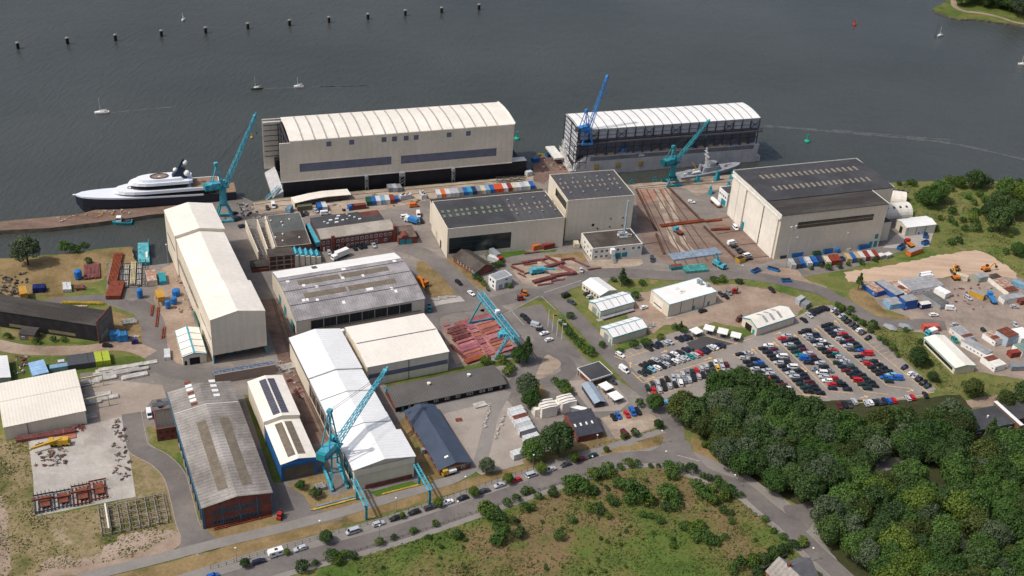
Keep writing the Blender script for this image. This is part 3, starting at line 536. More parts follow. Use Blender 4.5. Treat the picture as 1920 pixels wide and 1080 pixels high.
strip_kerb('main_road_kerb', Pm[66:], Nm[66:], 3.75)
ribbon('side_road', [(1262, 872), (1265, 830), (1262, 795), (1243, 765), (1215, 738), (1180, 705), (1140, 662), (1102, 620), (1065, 582), (1035, 556)], -4.0, 4.0, ASPH, 7)
patch('junction', [(1195, 857), (1235, 838), (1250, 820), (1290, 828), (1300, 850), (1330, 885), (1270, 868), (1200, 865)], ASPH, 7, True)
patch('wood_road', [(1468, 952), (1500, 946), (1528, 938), (1530, 965), (1516, 992), (1500, 995)], ASPH, 9, True)
ribbon('house_path', [T2(1240, 245), T2(1100, 285), T2(900, 345), T2(740, 400), T2(600, 445)], -1.6, 1.6, ASPHL, 7)
ribbon('yard_road', [R5(1300, 480), R5(1480, 540), R5(1640, 640), R5(1780, 780), R5(1920, 920), S7(850, 60), S7(960, 120)], -5, 5, ASPH, 4)
ribbon('cross_road', [R6(1750, 320), S7(450, 110), T6(500, 330), T6(1000, 210), S2(960, 1000), S2(1180, 920), S2(1400, 850), S2(1650, 850), S2(1900, 870), S3(400, 945), S3(650, 945), S3(1000, 1012), S3(1200, 1062), S5(100, 350), S5(200, 400), S5(400, 520), S5(560, 568), S5(760, 580), S5(900, 572), S5(1050, 590)], -4.2, 4.2, ASPH, 6)
ribbon('roundabout_road', [S7(1190, 330), S7(1330, 390), S7(1440, 470), S7(1460, 560), S7(1330, 620), S7(1180, 640), S7(1060, 680), S7(980, 720)], -3.4, 3.4, ASPH, 3)
ribbon('roundabout_lane', [S7(1250, 330), S7(1240, 430), S7(1170, 530), S7(1080, 640), S7(1000, 720)], -4, 4, ASPH, 3)
ribbon('hut_path', [S7(1000, 715), S7(800, 760), S7(560, 815), S7(480, 840)], -3.2, 3.2, ASPHL, 3)
# rails and slipway tracks
def rails(name, pts, m, wd=0.5, lvl=6, sm=False):
    P = [xy(p) for p in pts]; kb = MB()
    for p, q in zip(P, P[1:]): kb.beam((*p, 0.02 * lvl), (*q, 0.02 * lvl), wd, 0.12)
    return struct(kb.obj(name, m))
RAILM = mat('rail_steel', srgb(92, 76, 68), 0.7, 0.15, 0.5)
for t in (0.12, 0.3, 0.5, 0.66, 0.82):
    rails('slipway_rail', [Vector((*at(S1(850 + 260 * t, 945 - 15 * t)).xy, 0)), Vector((*at(S3(60 + 440 * t, 880 - 50 * t)).xy, 0))], RAILM, 0.5)
for dx in (0, 90, 180, 270):
    rails('transfer_rail', [S3(330 + dx * 0.95, 545 + dx * 1.02), S3(520 + dx * 1.1, 505 + dx * 1.1)], RAILM, 0.45)
for yy in (0, 22): rails('quay_rail', [S1(850, 925 + yy * .5), S1(1200, 890 + yy), S1(1570, 860 + yy)], RAILM, 0.4)
for xx in (0, 18): rails('quay_rail', [(478 + xx, 384 + xx * .6), (527, 377 + xx * .5), (700, 362 + xx * .5), (984, 335 + xx * .5)], RAILM, 0.3)
for o in (0, 12, 40, 52):
    rails('lane_rail', [R6(520 + o, 0), R6(640 + o * 1.1, 400), R6(780 + o * 1.2, 740), R6(900 + o * 1.25, 1000)], RAILM, 0.3)
for p, q in ((S3(55, 292), S3(305, 545)), (S3(320, 585), S3(560, 825)), (S1(850, 945), S3(-40, 610)), (S3(-40, 640), S3(20, 790))): a, c = at(p), at(q); struct(MB().beam(a + Vector((0, 0, .5)), c + Vector((0, 0, .5)), .9, 1.0).obj('slipway_wall', mat('rusty_wall', srgb(96, 74, 66), .9, .2, .5)))
for x0, x1 in ((1010, 150), (1075, 230)): ribbon('slipway_strip', [S1(x0, 940), S3(x1 - 60, 700), S3(x1 + 40, 800)], -1.5, 1.5, QUAY, 4, sm=False)
patch('slipway_head', [S1(850, 946), S1(1110, 931), S3(75, 380), S3(-160, 400), S3(-175, 350)], gmat('rusty_slabs', [srgb(126, 92, 80), srgb(150, 116, 100), srgb(160, 130, 114)], .1, .5, var=.14), 3)
# painted lines of the car park
kb = MB()
def ln(p, q, wd=0.36, m=0):
    a, b_ = at(p), at(q); d = (b_ - a); nn = Vector((-d.y, d.x, 0)).normalized() * wd / 2; z = Vector((0, 0, 0.16)); kb.quad(a - nn + z, b_ - nn + z, b_ + nn + z, a + nn + z, m=m)
ISL = [((1374, 664), (1480, 738)), ((1416, 651), (1508, 740)), ((1451, 633), (1555, 733)), ((1493, 622), (1622, 735)), ((1531, 610), (1664, 724))]
for (a, c) in ISL:
    ln(a, c)
    v = Vector((52, 10)); ln(c, (c[0] + 44, c[1] + 5))
ln((1553, 584), (1742, 738)); ln((1752, 735), (1742, 738))
for i in range(13): t = 0.32 + i * 0.0415; p = (1553 + 189 * t, 584 + 154 * t); ln(p, (p[0] + 14, p[1] - 6), .18)
for i in range(8): t = 0.02 + i * 0.04; p = (1553 + 189 * t, 584 + 154 * t); ln(p, (p[0] + 14, p[1] - 6), .18)
for p, q in (((1166, 674), (1270, 640)), ((1270, 640), (1325, 630.5)), ((1325, 630.5), (1378, 645)), ((1378, 645), (1412, 634)), ((1152, 668), (1166, 674)), ((1190, 685), (1205, 680)), ((1193, 709), (1364, 652)), ((1184, 698), (1206, 718)), ((1206, 718), (1247, 705)),
             ((1265, 697), (1352, 671)), ((1352, 671), (1360, 690)), ((1208, 722), (1221, 745)), ((1221, 745), (1295, 722)), ((1480, 600), (1515, 588)), ((1515, 588), (1552, 581)), ((1600, 757), (1735, 741))): ln(p, q)
for i in range(7): p = (1178 + i * 10.5, 670 - i * 3.6); ln((p[0] - 13, p[1] - 8), p, .18)
for i in range(15): p = (1216 + i * 9.4, 717 - i * 2.9); ln(p, (p[0] + 9, p[1] + 24), .16)
def arrow(p, q, wd=0.5):
    a, b_ = at(p), at(q); d = (b_ - a); L = d.length; d.normalize(); nn = Vector((-d.y, d.x, 0)); z = Vector((0, 0, .16))
    kb.quad(a - nn * wd / 2 + z, b_ - d * 1.6 - nn * wd / 2 + z, b_ - d * 1.6 + nn * wd / 2 + z, a + nn * wd / 2 + z); kb.quad(b_ - d * 1.6 - nn * 1.0 + z, b_ + z, b_ - d * 1.6 + nn * 1.0 + z)
for p, q in ((C1(1880, 405), C1(1790, 325)), (C1(1580, 515), C1(1490, 440)), (C1(1270, 610), C1(1180, 535)), (C1(960, 720), C1(870, 645)), (C1(635, 830), C1(545, 750)), (C1(890, 540), C1(1000, 505)), (C5(1360, 605), C5(1485, 565)), (C5(510, 895), C5(635, 855)), (C5(715, 495), C5(815, 460)), (C5(255, 720), C5(255, 630)),
             ((1612, 747), (1628, 743)), ((1700, 735), (1714, 731)), ((1642, 673), (1651, 681)), ((1592, 701), (1606, 715)), ((1502, 689), (1513, 699))): arrow(p, q)
struct(kb.obj('car_park_markings', YLINE))
kb = MB()
for p, q in ((T2(1000, 398), T2(1180, 392)), (T2(1180, 392), T2(1340, 412)), (T2(1340, 412), T2(1480, 450)), (T3(700, 750), T3(808, 850)), (S2(960, 995), S2(1240, 905)), (T6(780, 440), T6(1150, 240)), (T6(1180, 240), T6(1370, 420)), (S7(1030, 85), S7(1130, 200))): ln(p, q, .3)
struct(kb.obj('road_markings', WLINE))
# ---------------------------------------------------------------- buildings
def gab(h, rh): return [(0, h), (0.5, h + rh), (1, h)]
def vents(b, pts, z, r=0.35, hh=0.6, m=None, name='roof_vent', pitched=False):
    for p in pts:
        q = b.pt(p, z); zz = b.rz(q.x, q.y) if pitched else z
        k = MB(); k.tube((q.x, q.y, zz), (q.x, q.y, zz + hh), r, n=8); k.tube((q.x, q.y, zz + hh), (q.x, q.y, zz + hh + .15), r * 1.4, n=8); b.part(name, k, m or OFFWHITE)
def rooflights(b, pts, z, sx, sy, m, name='rooflight'):
    for p in pts: q = b.pt(p, z); b.part(name, MB().box(q.x - sx / 2, q.x + sx / 2, q.y - sy / 2, q.y + sy / 2, z + .07, z + .35), m)

# long cream assembly shed on the left, three sections along its length
b = Bd('assembly_shed', 'tallest long cream shed by the basin, blank front gable over a dark opening', 'shed', R2(1575, 1045), (497, 583), R2(1275, 210), 21.3)
W, D = b.w, b.d
q1 = b.pt(R2(1490, 810), 21.3).y; q2 = b.pt(R2(1350, 410), 21.0).y
for i, (y0, y1, h, x0, x1, z0) in enumerate(((0, q1, 21.3, 0, W, 4.2), (q1 + .01, q2, 19.6, .5, W - .5, 0), (q2 + .01, D, 21.2, 0, W, 0))):
    b.pitched(CREAM, IVORY, gab(h, 2.3), 'y', x0, x1, y0, y1, .12, z0)
for x in (0.3, W - .3): b.part('column', MB().box(x - .3, x + .3, 0, .6, 0, 4.2), TEALD)
b.part('side_wall', MB().box(0, .25, .6, q1, 0, 4.2).box(W - .25, W, .6, q1, 0, 4.2), CREAM)
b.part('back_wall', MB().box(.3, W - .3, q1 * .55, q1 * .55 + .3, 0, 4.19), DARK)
for x in (7, 10.5, 14): b.part('machine_cabinet', MB().box(x, x + 2.2, 5, 7, 0, 2.4), TEALD)
for (ya, yb, z) in ((2, q1 * .9, 10.5), (q1 + 3, q2 - 2, 10), (q2 + 4, D - 4, 11), (q1 * .2, q1 * .8, 3.4)): b.panel('l', 'slit_window', ya, yb, z, z + .9, GLASS, .05)
b.panel('l', 'door_strip', q1 + 4, q1 + 16, .1, 2.2, mat('green_door', srgb(40, 120, 96), .6))
# workshop hall with the white band roof and grey sheets
b = Bd('workshop_hall', 'wide workshop with arched grey sheet roof, brown rooflight strips and one white band', 'workshop', R5(540, 1050), R5(1505, 880), R5(370, 690), 8.0)
prof = [(0, 8.0), (.22, 10.0), (.42, 11.1), (.60, 11.4), (.78, 10.9), (1, 8.6)]
b.pitched(CREAM, FIBRE2, prof, 'x', over=.3)
y = b.d
b.slab('white_roof_band', .2, b.w - .1, y * .76, y * .995, WHITE, .12)
for (f0, f1) in ((.30, .38), (.54, .63)):
    b.slab('rooflight_strip', b.w * .13, b.w * .455, y * f0, y * f1, SKYLIGHT); b.slab('rooflight_strip', b.w * .475, b.w * .85, y * f0, y * f1, SKYLIGHT)
for f in (.22, .46, .68): b.slab('roof_seam', 0, b.w, y * f - .15, y * f + .15, GREYSTEEL, .16)
for (fx, fy, s) in ((.1, .25, 1), (.13, .25, .8), (.2, .22, .9), (.38, .12, 1), (.6, .25, 2.2), (.78, .2, .8), (.8, .15, .9), (.15, .5, .9), (.24, .44, .9), (.46, .52, 1), (.5, .7, 1.4), (.62, .5, .8), (.92, .7, 1.2), (.05, .63, 1)):
    b.slab('replaced_sheet', b.w * fx, b.w * fx + s * 1.4, y * fy, y * fy + 1.8, WHITE, .1)
b.slab('roof_hatch', b.w * .3, b.w * .34, y * .87, y * .95, GREYSTEEL, .3)
a0, z0 = b.wallpt('f', R5(650, 1080)); a1, z1 = b.wallpt('f', R5(1410, 910))
for i in range(8):
    aa = a0 + (a1 - a0) * i / 8; b.window('f', aa + .12, 2.6, (a1 - a0) / 8 - .24, 4.4, GREYSTEEL)
k = MB().box(a0, a1 + 4, -6.5, -.05, 0, 2.4); b.part('lean_to', k, TAR)
for f0 in (.12, .4, .62): b.panel('l', 'sliding_door', y * f0, y * f0 + 4, .05, 4.4, TEALD)
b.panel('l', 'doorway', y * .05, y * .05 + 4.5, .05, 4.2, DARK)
for (xx, hh, r) in ((b.w * .31, 5.2, .95), (b.w * .36, 3.4, 1.5), (b.w * .265, 2.2, 1.2)):
    o = MB().tube((0, 0, 0), (0, 0, hh), r, n=14).ball((0, 0, hh), r, 14, 6, sz=.35).obj('gas_tank', WHITE, None, b.wrl(xx, -8.6), 0)
    tag(o, {5.2: 'tall slim white gas tank behind the white roofed hall', 3.4: 'fat white gas tank behind the white roofed hall', 2.2: 'low squat white gas tank left of the slim one'}[hh], 'tank')
# white-roofed long hall in the foreground
b = Bd('long_hall', 'long white-roofed hall with stepped ridge sections and cream gable over a brick plinth', 'hall', T5(405, 782), T5(840, 682), R6(695, 292), 9.9)
W, D = b.w, b.d
ys = [0] + [b.pt(p, 9.9).y for p in (T5(255, 437), T5(105, 110))] + [D]
for i, (y0, y1, h, x0, x1) in enumerate(((0, b.pt(T5(725, 492), 9.9).y, 9.9, 0, W), (b.pt(T5(725, 492), 9.9).y + .01, ys[1], 9.8, 0, W - 1.3), (ys[1] + .01, ys[2], 9.4, 0, W - 1.3), (ys[2] + .01, D, 10.1, -.3, W - 1.3))):
    b.pitched(CREAM, WHITEROOF, gab(h, 2.0), 'y', x0, x1, y0 + (.6 if i == 0 else 0), y1, .2 if i else .55, 0)
    if i in (1, 2): b.slab('roof_seam', x0, x1, (y0 + y1) / 2, (y0 + y1) / 2 + .3, GREYSTEEL, .05)
b.panel('f', 'upper_gable', 0, W, 7.2, 9.8, CREAM, .02)
b.panel('f', 'brick_plinth', 4.0, W - .8, 0, 1.7, BRICK, -.45)
n = int(D / 6)
for i in range(n): b.window('l', 2 + i * (D - 4) / n, 1.4, (D - 4) / n - .6, 5.2, GREYSTEEL)
b.part('gutter', MB().beam((-.75, 0, 9.6), (-.75, D, 9.6), .25), GREYSTEEL)
LH = b
for i, (x, lab) in enumerate(((-.6, 'left teal crane runway beam sticking out past the white hall gable'), (W + .3, 'right teal crane runway beam sticking out past the white hall gable'))):
    t = thing('crane_runway', lab, 'crane runway', b.wrl(x, 0), b.ang, 'crane runways')
    LEN = 15.5; k = MB()
    for s in (-.7, .7): k.beam((s, 0, 6.6), (s, -LEN, 6.6), .35, .7)
    for j in range(11): k.beam((-.7, -j * 1.5, 6.6), (.7, -j * 1.5 - .7, 6.6), .15)
    k.obj('beam', TEAL, t)
    for yy in (-4.2, -LEN + .3): MB().beam((0, yy, 0), (0, yy, 6.3), .8, .6).obj('leg', TEALD, t)
# cream annex to the right of it
b = Bd('plate_hall', 'broad cream hall with navy window band beside the pink plate yard', 'hall', R6(1235, 515), R6(1845, 397), R6(1085, 217), 9.7)
b.pitched(CREAM, CREAMROOF, gab(9.7, 1.5), 'x', over=.3)
b.slab('ridge_cap', .2, b.w, b.d / 2 - .25, b.d / 2 + .25, GREYSTEEL, .1)
b.panel('f', 'window_band', .5, b.w - .3, 4.1, 5.9, NAVYGL); b.panel('f', 'window_band_frame', .4, b.w - .2, 3.9, 4.09, DGREY, .1); b.panel('f', 'downpipe', b.w * .5, b.w * .5 + .2, 0, 9.5, GREYSTEEL, .2)
# brick workshop bottom left
b = Bd('brick_workshop', 'large red brick workshop with mottled grey roof, two brown rooflight strips and blue trim', 'workshop', R4(1365, 622), R4(1835, 517), R3(1270, 700), 9.6)
W, D = b.w, b.d; ys = b.pt(R3(1310, 862), 10).y
b.pitched(BRICK, FIBRE, gab(9.6, 1.9), 'y', y1=ys, over=.35)
rid = (W * .27, W * .62)
for fx in rid: b.slab('rooflight_strip', W * fx / W, W * fx / W + 3.4, ys * .1, ys * .83, SKYLIGHT)
b.pitched(BRICK, FIBRE, gab(9.2, 1.8), 'y', y0=ys + .01, y1=D, over=.25)
b.slab('roof_upstand', .1, W - .1, ys - .3, ys, OFFWHITE, .6)
k = MB(); P = MB()
for i in range(7): b.slab('roof_sheet', W * .28, W * .38, ys + 2 + i * 2.4, ys + 3.6 + i * 2.4, WHITE if i % 3 else RUST, .14)
for i in range(4): b.slab('roof_sheet', W * .66, W * .76, ys + 5 + i * 3.2, ys + 6.7 + i * 3.2, WHITE, .12)
a0, z0 = b.wallpt('f', R4(1440, 740)); a1, _ = b.wallpt('f', R4(1770, 655))
BTRIM = mat('blue_trim', srgb(58, 112, 138), .6)
for z in (1.2, 5.4):
    n = 12
    for i in range(n): b.window('f', a0 + (a1 - a0) * i / n, z, (a1 - a0) / n - .15, 1.7, BTRIM)
for f in (0.005, .27, .52, .77, .985): b.panel('f', 'pilaster', W * f, W * f + .3, 0, 9.5, BTRIM, .12)
for i in range(14): b.panel('l', 'pilaster', D * i / 14, D * i / 14 + .4, 0, 9.4, BTRIM, .35)
for i in range(13): b.window('l', D * i / 14 + 1.2, 2, D / 14 - 2.2, 4.5, BTRIM)
b.part('gutter', MB().beam((-.6, 0, 9.4), (-.6, D, 9.2), .3, .3), BTRIM)
# small brick annex beside it
b = Bd('brick_annex', 'small flat-roofed brick annex left of the mottled grey roof', 'annex', R3(1172, 985), R3(1322, 962), R3(1147, 842), 5.6)
b.flat(BRICK, TAR, .25); b.row('f', 3, .8, b.w - .6, 3.6, 1.3, 1.1, BRICKD); b.window('f', 1.2, .9, 1.2, 1.2, BRICKD); b.window('f', b.w - 2.4, .9, 1.2, 1.2, BRICKD)
k = MB()
for x in (0, 6.5): k.beam((x, b.d + .2, 0), (x, b.d + .2, 4)); 
k.box(-.3, 7.2, b.d + 4.6, b.d + 7, 4, 4.2); k.beam((0, b.d + .2, 4), (0, b.d + 6, 4), .25); k.beam((6.5, b.d + .2, 4), (6.5, b.d + 6, 4), .25); k.beam((0, b.d + .2, 4), (6.5, b.d + 6, 4), .2)
b.part('open_porch', k, GREYSTEEL)
# beige store bottom left and its neighbours
b = Bd('beige_store', 'wide beige store with ribbed ivory roof at the left edge above the concrete pad', 'store', R3(30, 965), R3(640, 840), R3(2, 640), 6.1)
b.pitched(CREAM, CREAMROOFY, gab(6.1, 1.5), 'x', over=.3, x0=0)
b.slab('ridge_cap', .1, b.w, b.d / 2 - .25, b.d / 2 + .25, CREAM, .1); b.panel('f', 'downpipe', b.w * .27, b.w * .27 + .2, 0, 6, GREYSTEEL, .2); b.panel('r', 'corner_trim', 0, .35, 0, 6, mat('green_trim', srgb(60, 128, 118), .6), .1)
for y in (b.d * .3, b.d * .8):
    k = MB(); k.beam((b.w, y, 5.2), (b.w + 9.5, y, 5.2), .35, .5); k.beam((b.w + 9.4, y, 0), (b.w + 9.4, y, 5.2), .3); k.beam((b.w + 5, y, 0), (b.w + 5, y, 5.2), .25); b.part('crane_beam', k, mat('pale_yellow', srgb(214, 204, 160), .6))
b.panel('r', 'gate', b.d * .3, b.d * .8, .05, 4.6, DARK)
b = Bd('white_store', 'white sheet-metal store cut off by the left edge of the picture', 'store', R3(-190, 640), R3(78, 590), R3(-170, 470), 3.4)
b.pitched(GALV, WHITEROOF, gab(3.4, 1.2), 'y', over=.2)
# dark shed at the left
b = Bd('dark_shed', 'long black timber shed with tarred roof and a tall gable screen at its end', 'shed', R3(-260, 55), R3(728, 205), R3(-260, -55), 8.0)
W, D = b.w, b.d
b.pitched(mat('black_boarding', srgb(48, 46, 50), .9, .2, .3, 2, streak=(.8, 1, .1)), TAR, [(0, 8.0), (.55, 9.8), (1, 8.8)], 'x', over=.2)
k = MB(); k.box(W + .25, W + .9, -1, D + 1.0, 0, 10.6); b.part('gable_screen', k, mat('grey_boarding', srgb(108, 108, 110), .85, .14, .3, band=('Y', .5, .15)))
b.part('screen_frame', MB().beam((W + .6, -1.1, 0), (W + .6, -1.1, 10.8), .5).beam((W + .6, D + 1.1, 0), (W + .6, D + 1.1, 10.8), .5).beam((W + .6, -1.1, 10.8), (W + .6, D + 1.1, 10.8), .5), BRICKD)
b.part('sliding_gate', MB().box(W + .91, W + 1.0, 0, D * .6, .1, 3.2), GALV)
for f in (.32, .62): b.panel('f', 'panel_patch', W * f, W * f + 12, 1.0, 2.4, mat('tan_panel', srgb(128, 116, 92), .8))
b2 = Bd('stone_lean_to', 'small stone outbuilding leaning on the black shed wall', 'outbuilding', R3(150, 310), R3(265, 320), R3(160, 235), 0.02, dep=5)
b2.pitched(CONCD, TAR, [(0, 3.0), (.5, 3.6), (1, 3.4)], 'x', over=.2); b2.panel('f', 'door', b2.w * .6, b2.w * .6 + 2, .05, 2.1, mat('mustard_door', srgb(150, 134, 60), .7)); b2.window('f', 1, 1, 1.2, 1)
# blue and cream hall
b = Bd('paint_hall', 'cream hall with dark solar strips, its lower front section clad in bright blue', 'hall', R7(455, 332), R7(697, 279), R6(352, 650), 7.7)
W = b.w; ys = b.pt(R6(470, 952), 7.7).y; D = b.d
b.pitched(BLUEWALL, IVORY, gab(7.7, 1.3), 'y', y1=ys, over=.1)
for f in (.25, .53): b.slab('rooflight_strip', W * f, W * f + W * .21, ys * .1, ys * .93, SKYLIGHT)
b.panel('f', 'shutter_door', .9, W - .9, .05, 6.2, mat('brown_shutter', srgb(112, 102, 92), .7, band=('Z', .6, .15)), .06)
b.panel('f', 'door_frame', 0, .85, 0, 7.3, BLUEWALL, .3); b.panel('f', 'door_frame', W - .85, W, 0, 7.3, BLUEWALL, .3); b.panel('f', 'lintel', .86, W - .86, 6.25, 7.6, BLUEWALL, .25)
b.pitched(CREAM, IVORY, gab(9.4, 1.4), 'y', x0=-.3, x1=W + .2, y0=ys + .01, y1=D, over=.15)
for f in (.28, .53): b.slab('solar_strip', W * f, W * f + W * .2, ys + (D - ys) * .06, D - (D - ys) * .08, SOLAR)
# centre halls
b = Bd('centre_hall', 'cream hall with flat grey roof, rooflight rows and wide black wall window', 'hall', S2(238, 520), S2(1117, 432), S2(128, 312), 16.2)
W, D = b.w, b.d
b.flat(CREAM, FELT, .25, .25)
b.part('roof_patch', MB().box(.4, W * .59, .4, D - .4, 16.27, 16.30), FELT2)
for p in ((200, 392), (245, 388), (300, 382), (343, 378), (385, 373), (440, 366), (497, 362), (543, 358), (590, 352), (628, 348)):
    for dy in (0, 32): rooflights(b, [S2(p[0] + dy * .42, p[1] + dy)], 16.27, 1.3, 2.6, SKYGREEN)
for i in range(4):
    for dx in (0, 36):
        for dy in (0, 32): rooflights(b, [S2(698 + i * 97 + dx + dy * .6, 346 - i * 10 - dx * .1 + dy)], 16.2, .7, 2.4, SKYPALE)
vents(b, [S2(*p) for p in ((685, 305), (782, 295), (877, 285), (970, 275), (757, 408), (853, 397), (948, 387), (1045, 378))], 16.25, .38, .5, GALV)
a0, z0 = b.wallpt('f', S2(247, 705)); a1, z1 = b.wallpt('f', S2(713, 541))
for i in range(3): zz = z0 + (z1 - z0) * i / 3; b.panel('f', 'window_band', a0, a1, zz + .15, zz + (z1 - z0) / 3 - .1, GLASSG, .05)
b.panel('f', 'window_surround', a0 - .2, a1 + .2, z0, z1 + .1, DGREY, .02)
b.panel('l', 'door', D * .35, D * .35 + 2.2, .05, 4, DARK); b.panel('l', 'door', D * .62, D * .62 + 2.6, .05, 4.6, mat('beige_door', srgb(190, 176, 150), .7))
k = MB().box(1.5, W + 2, D + .02, D + 9.5, 0, 12.5); b.part('rear_wing', k, CREAM); b.part('rear_wing_roof', MB().box(1.3, W + 2, D + .05, D + 9.7, 12.51, 12.75), TAR)
b.part('stored_beam', MB().box(W * .6, W * .72, D + 4, D + 6, 12.76, 13.2), RUST); b.part('stored_beam', MB().box(W * .6, W * .74, D + 1.2, D + 3, 12.76, 13.4), GALV)
b = Bd('tall_hall', 'tallest cream hall in the centre with flat grey roof towering over its lower neighbour', 'hall', S2(1140, 307), S2(1640, 265), S2(990, 113), 22.6)
W, D = b.w, b.d
b.flat(CREAM, FELT, .25, .25)
for i in range(5):
    for dx in (0, 36):
        for dy in (0, 32): rooflights(b, [S2(1085 + i * 92 + dx + dy * .62, 180 - i * 8 - dx * .1 + dy)], 22.6, .7, 2.4, SKYPALE)
vents(b, [S2(*p) for p in ((1083, 152), (1175, 143), (1268, 136), (1356, 127), (1445, 118), (1160, 250), (1253, 242), (1347, 232), (1440, 224), (1530, 216))], 22.65, .38, .5, GALV)
b.panel('l', 'window_band', D * .06, D * .62, 16.8, 20.8, GLASSG); b.panel('l', 'downpipe', .6, .9, 0, 22, GREYSTEEL, .15)
for p in ((1460, 440), (1552, 432), (1452, 500), (1545, 490), (1360, 512)): a, z = b.wallpt('f', S2(*p)); b.panel('f', 'air_outlet', a - .35, a + .35, z - .35, z + .35, DGREY, .25)
b.window('f', 14, 7, 1.4, 1.4, BRICKD)
# office block
b = Bd('office_block', 'two-storey cream office block with dark gravel roof and slim silver chimney', 'office', S2(1325, 668), S2(1700, 630), S2(1230, 552), 6.3)
W, D = b.w, b.d
b.flat(OFFWHITE, FELTBR, .3, .35)
for z, xs in ((3.9, (.05, .16, .26, .48, .6, .79, .9)), (1.0, (.05, .16, .26))):
    for f in xs: b.window('f', W * f, z, 1.5, 1.4, OFFWHITE)
for z in (3.9, 1.0):
    for f in (.06, .32, .6): b.window('l', D * f, z, 1.5, 1.4, OFFWHITE)
b.panel('f', 'garage_door', W * .46, W * .58, .05, 2.6, TEALD); b.panel('f', 'garage_door', W * .6, W * .71, .05, 2.6, TEALD)
k = MB().box(W * .35, W * .43, -2.0, -.06, 3.2, 5.8); b.part('entrance_box', k, WHITE); k = MB()
for i in range(7): k.box(W * .36, W * .42, -2.6 - i * .5, -2.1 - i * .5, 0, 3.2 - i * .45)
b.part('stair', k, GALV)
q = b.pt(S2(1560, 568), 6.3)
b.part('chimney', MB().tube((q.x, q.y, 6.3), (q.x, q.y, 26), .55, .5, 14), mat('steel_flue', srgb(176, 196, 212), .3, .05, .5, metal=.4))
k = MB().box(q.x - 3, q.x + 3, q.y - 2.4, q.y + 2.4, 6.4, 6.7); k.box(q.x - 2.8, q.x - 1, q.y - 1, q.y + 2, 6.7, 8.2); k.box(q.x + 1, q.x + 2.6, q.y - 2, q.y, 6.7, 7.8); b.part('plant_base', k, GALV)
for i in range(9): xx = q.x - 6 + rnd.random() * 9; yy = q.y - 2 + rnd.random() * 5; k = MB().box(xx, xx + .9, yy, yy + .9, 6.36, 7.1); b.part('roof_unit', k, WHITE)
# right hall
b = Bd('dock_hall', 'huge cream hall with charcoal roof and tall sliding doors facing the slipway', 'hall', S3(908, 497), S3(1705, 408), S3(555, 165), 24.9)
W, D = b.w, b.d
yf = b.pt(S3(810, 382), 25.5).y; xr = b.pt(S3(1735, 284), 24.9).x
b.part('wall', MB().box(0, W, 0, yf, 0, 24.6), CREAM); b.part('wall', MB().box(0, xr, yf + .01, D, 0, 24.9), CREAM)
b.part('roof', MB().box(-.2, W + .2, -.2, yf, 24.61, 24.9), TAR)
b.part('roof', MB().extr([(yf - .05, 24.92), (yf + (D - yf) * .5, 26.0), (D + .2, 24.92), (D + .2, 25.2), (yf + (D - yf) * .5, 26.35), (yf - .05, 25.3)], -.2, xr + .2, 0, 'x'), FELT2)
k = MB(); k.box(-.25, xr + .25, D + .22, D + .5, 24.5, 25.6); k.box(xr + .22, xr + .45, yf, D + .2, 24.4, 25.5); k.box(W + .22, W + .45, -.2, yf - .1, 24, 25.2); k.box(-.5, -.22, -.3, D + .2, 24.0, 25.3); b.part('roof_edge', k, OFFWHITE)
def rz_(y): return 24.92 + 1.43 * (1 - abs(y - (yf + (D - yf) * .5)) / ((D - yf) * .5)) - .02
for r_, (xa, ya, xb, yb) in enumerate(((755, 215, 1455, 148), (850, 298, 1552, 227))):
    for i in range(18): q = b.pt(S3(xa + (xb - xa) * i / 17, ya + (yb - ya) * i / 17), 25.7); b.part('rooflight', MB().box(q.x - .5, q.x + .5, q.y - 2.3, q.y + 2.3, rz_(q.y), rz_(q.y) + .45), SKYPALE)
a0, z0 = b.wallpt('f', S3(1017, 597)); a1, z1 = b.wallpt('f', S3(1597, 482))
for i in range(2): zz = z0 + (z1 - z0) * i / 2; b.panel('f', 'window_band', a0, a1, zz + .1, zz + (z1 - z0) / 2 - .1, GLASSG, .05)
for i, (f0, f1) in enumerate(((.03, .30), (.33, .66), (.68, .82), (.84, .965))): b.panel('l', 'sliding_door', D * f0, D * f1, .05, 22.2, IVORY, .5 if i % 2 else .9)
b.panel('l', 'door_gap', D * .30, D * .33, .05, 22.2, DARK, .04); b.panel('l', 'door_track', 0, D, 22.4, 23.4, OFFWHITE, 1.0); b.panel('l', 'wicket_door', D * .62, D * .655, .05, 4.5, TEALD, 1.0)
k = MB().box(W + .02, W + 9, -4.0 + 9, 14, 0, 10.8); b.part('stair_annex', k, CREAM); b.part('annex_roof', MB().box(W + .3, W + 8.8, 5.3, 13.8, 10.82, 11.0), FELT2)
for x, z in ((W - 6, 1), (W - 3, 1), (W - 3.4, 5)): b.panel('f', 'side_door', x, x + 2, z if z > 2 else .05, z + 2.6, TEALD)
for p in ((1400, 625), (1020, 660)): a, z = b.wallpt('f', S3(*p)); b.panel('f', 'wall_lamp', a - .3, a + .3, z - .2, z + .2, WHITE, .4)
b = Bd('quay_office', 'small white two-storey office tucked against the big sliding doors', 'office', S3(500, 340), S3(540, 335), S3(415, 288), 7.5, wid=9)
b.flat(WHITE, FELT2, .3, .3)
for i in range(4): b.window('l', b.d * (.12 + .22 * i), 4.2, 1.3, 1.4, OFFWHITE)
b.panel('l', 'door', b.d * .1, b.d * .1 + 2.4, .05, 3, TEALD); b.panel('l', 'door', b.d * .35, b.d * .35 + 2.4, .05, 3, TEALD)
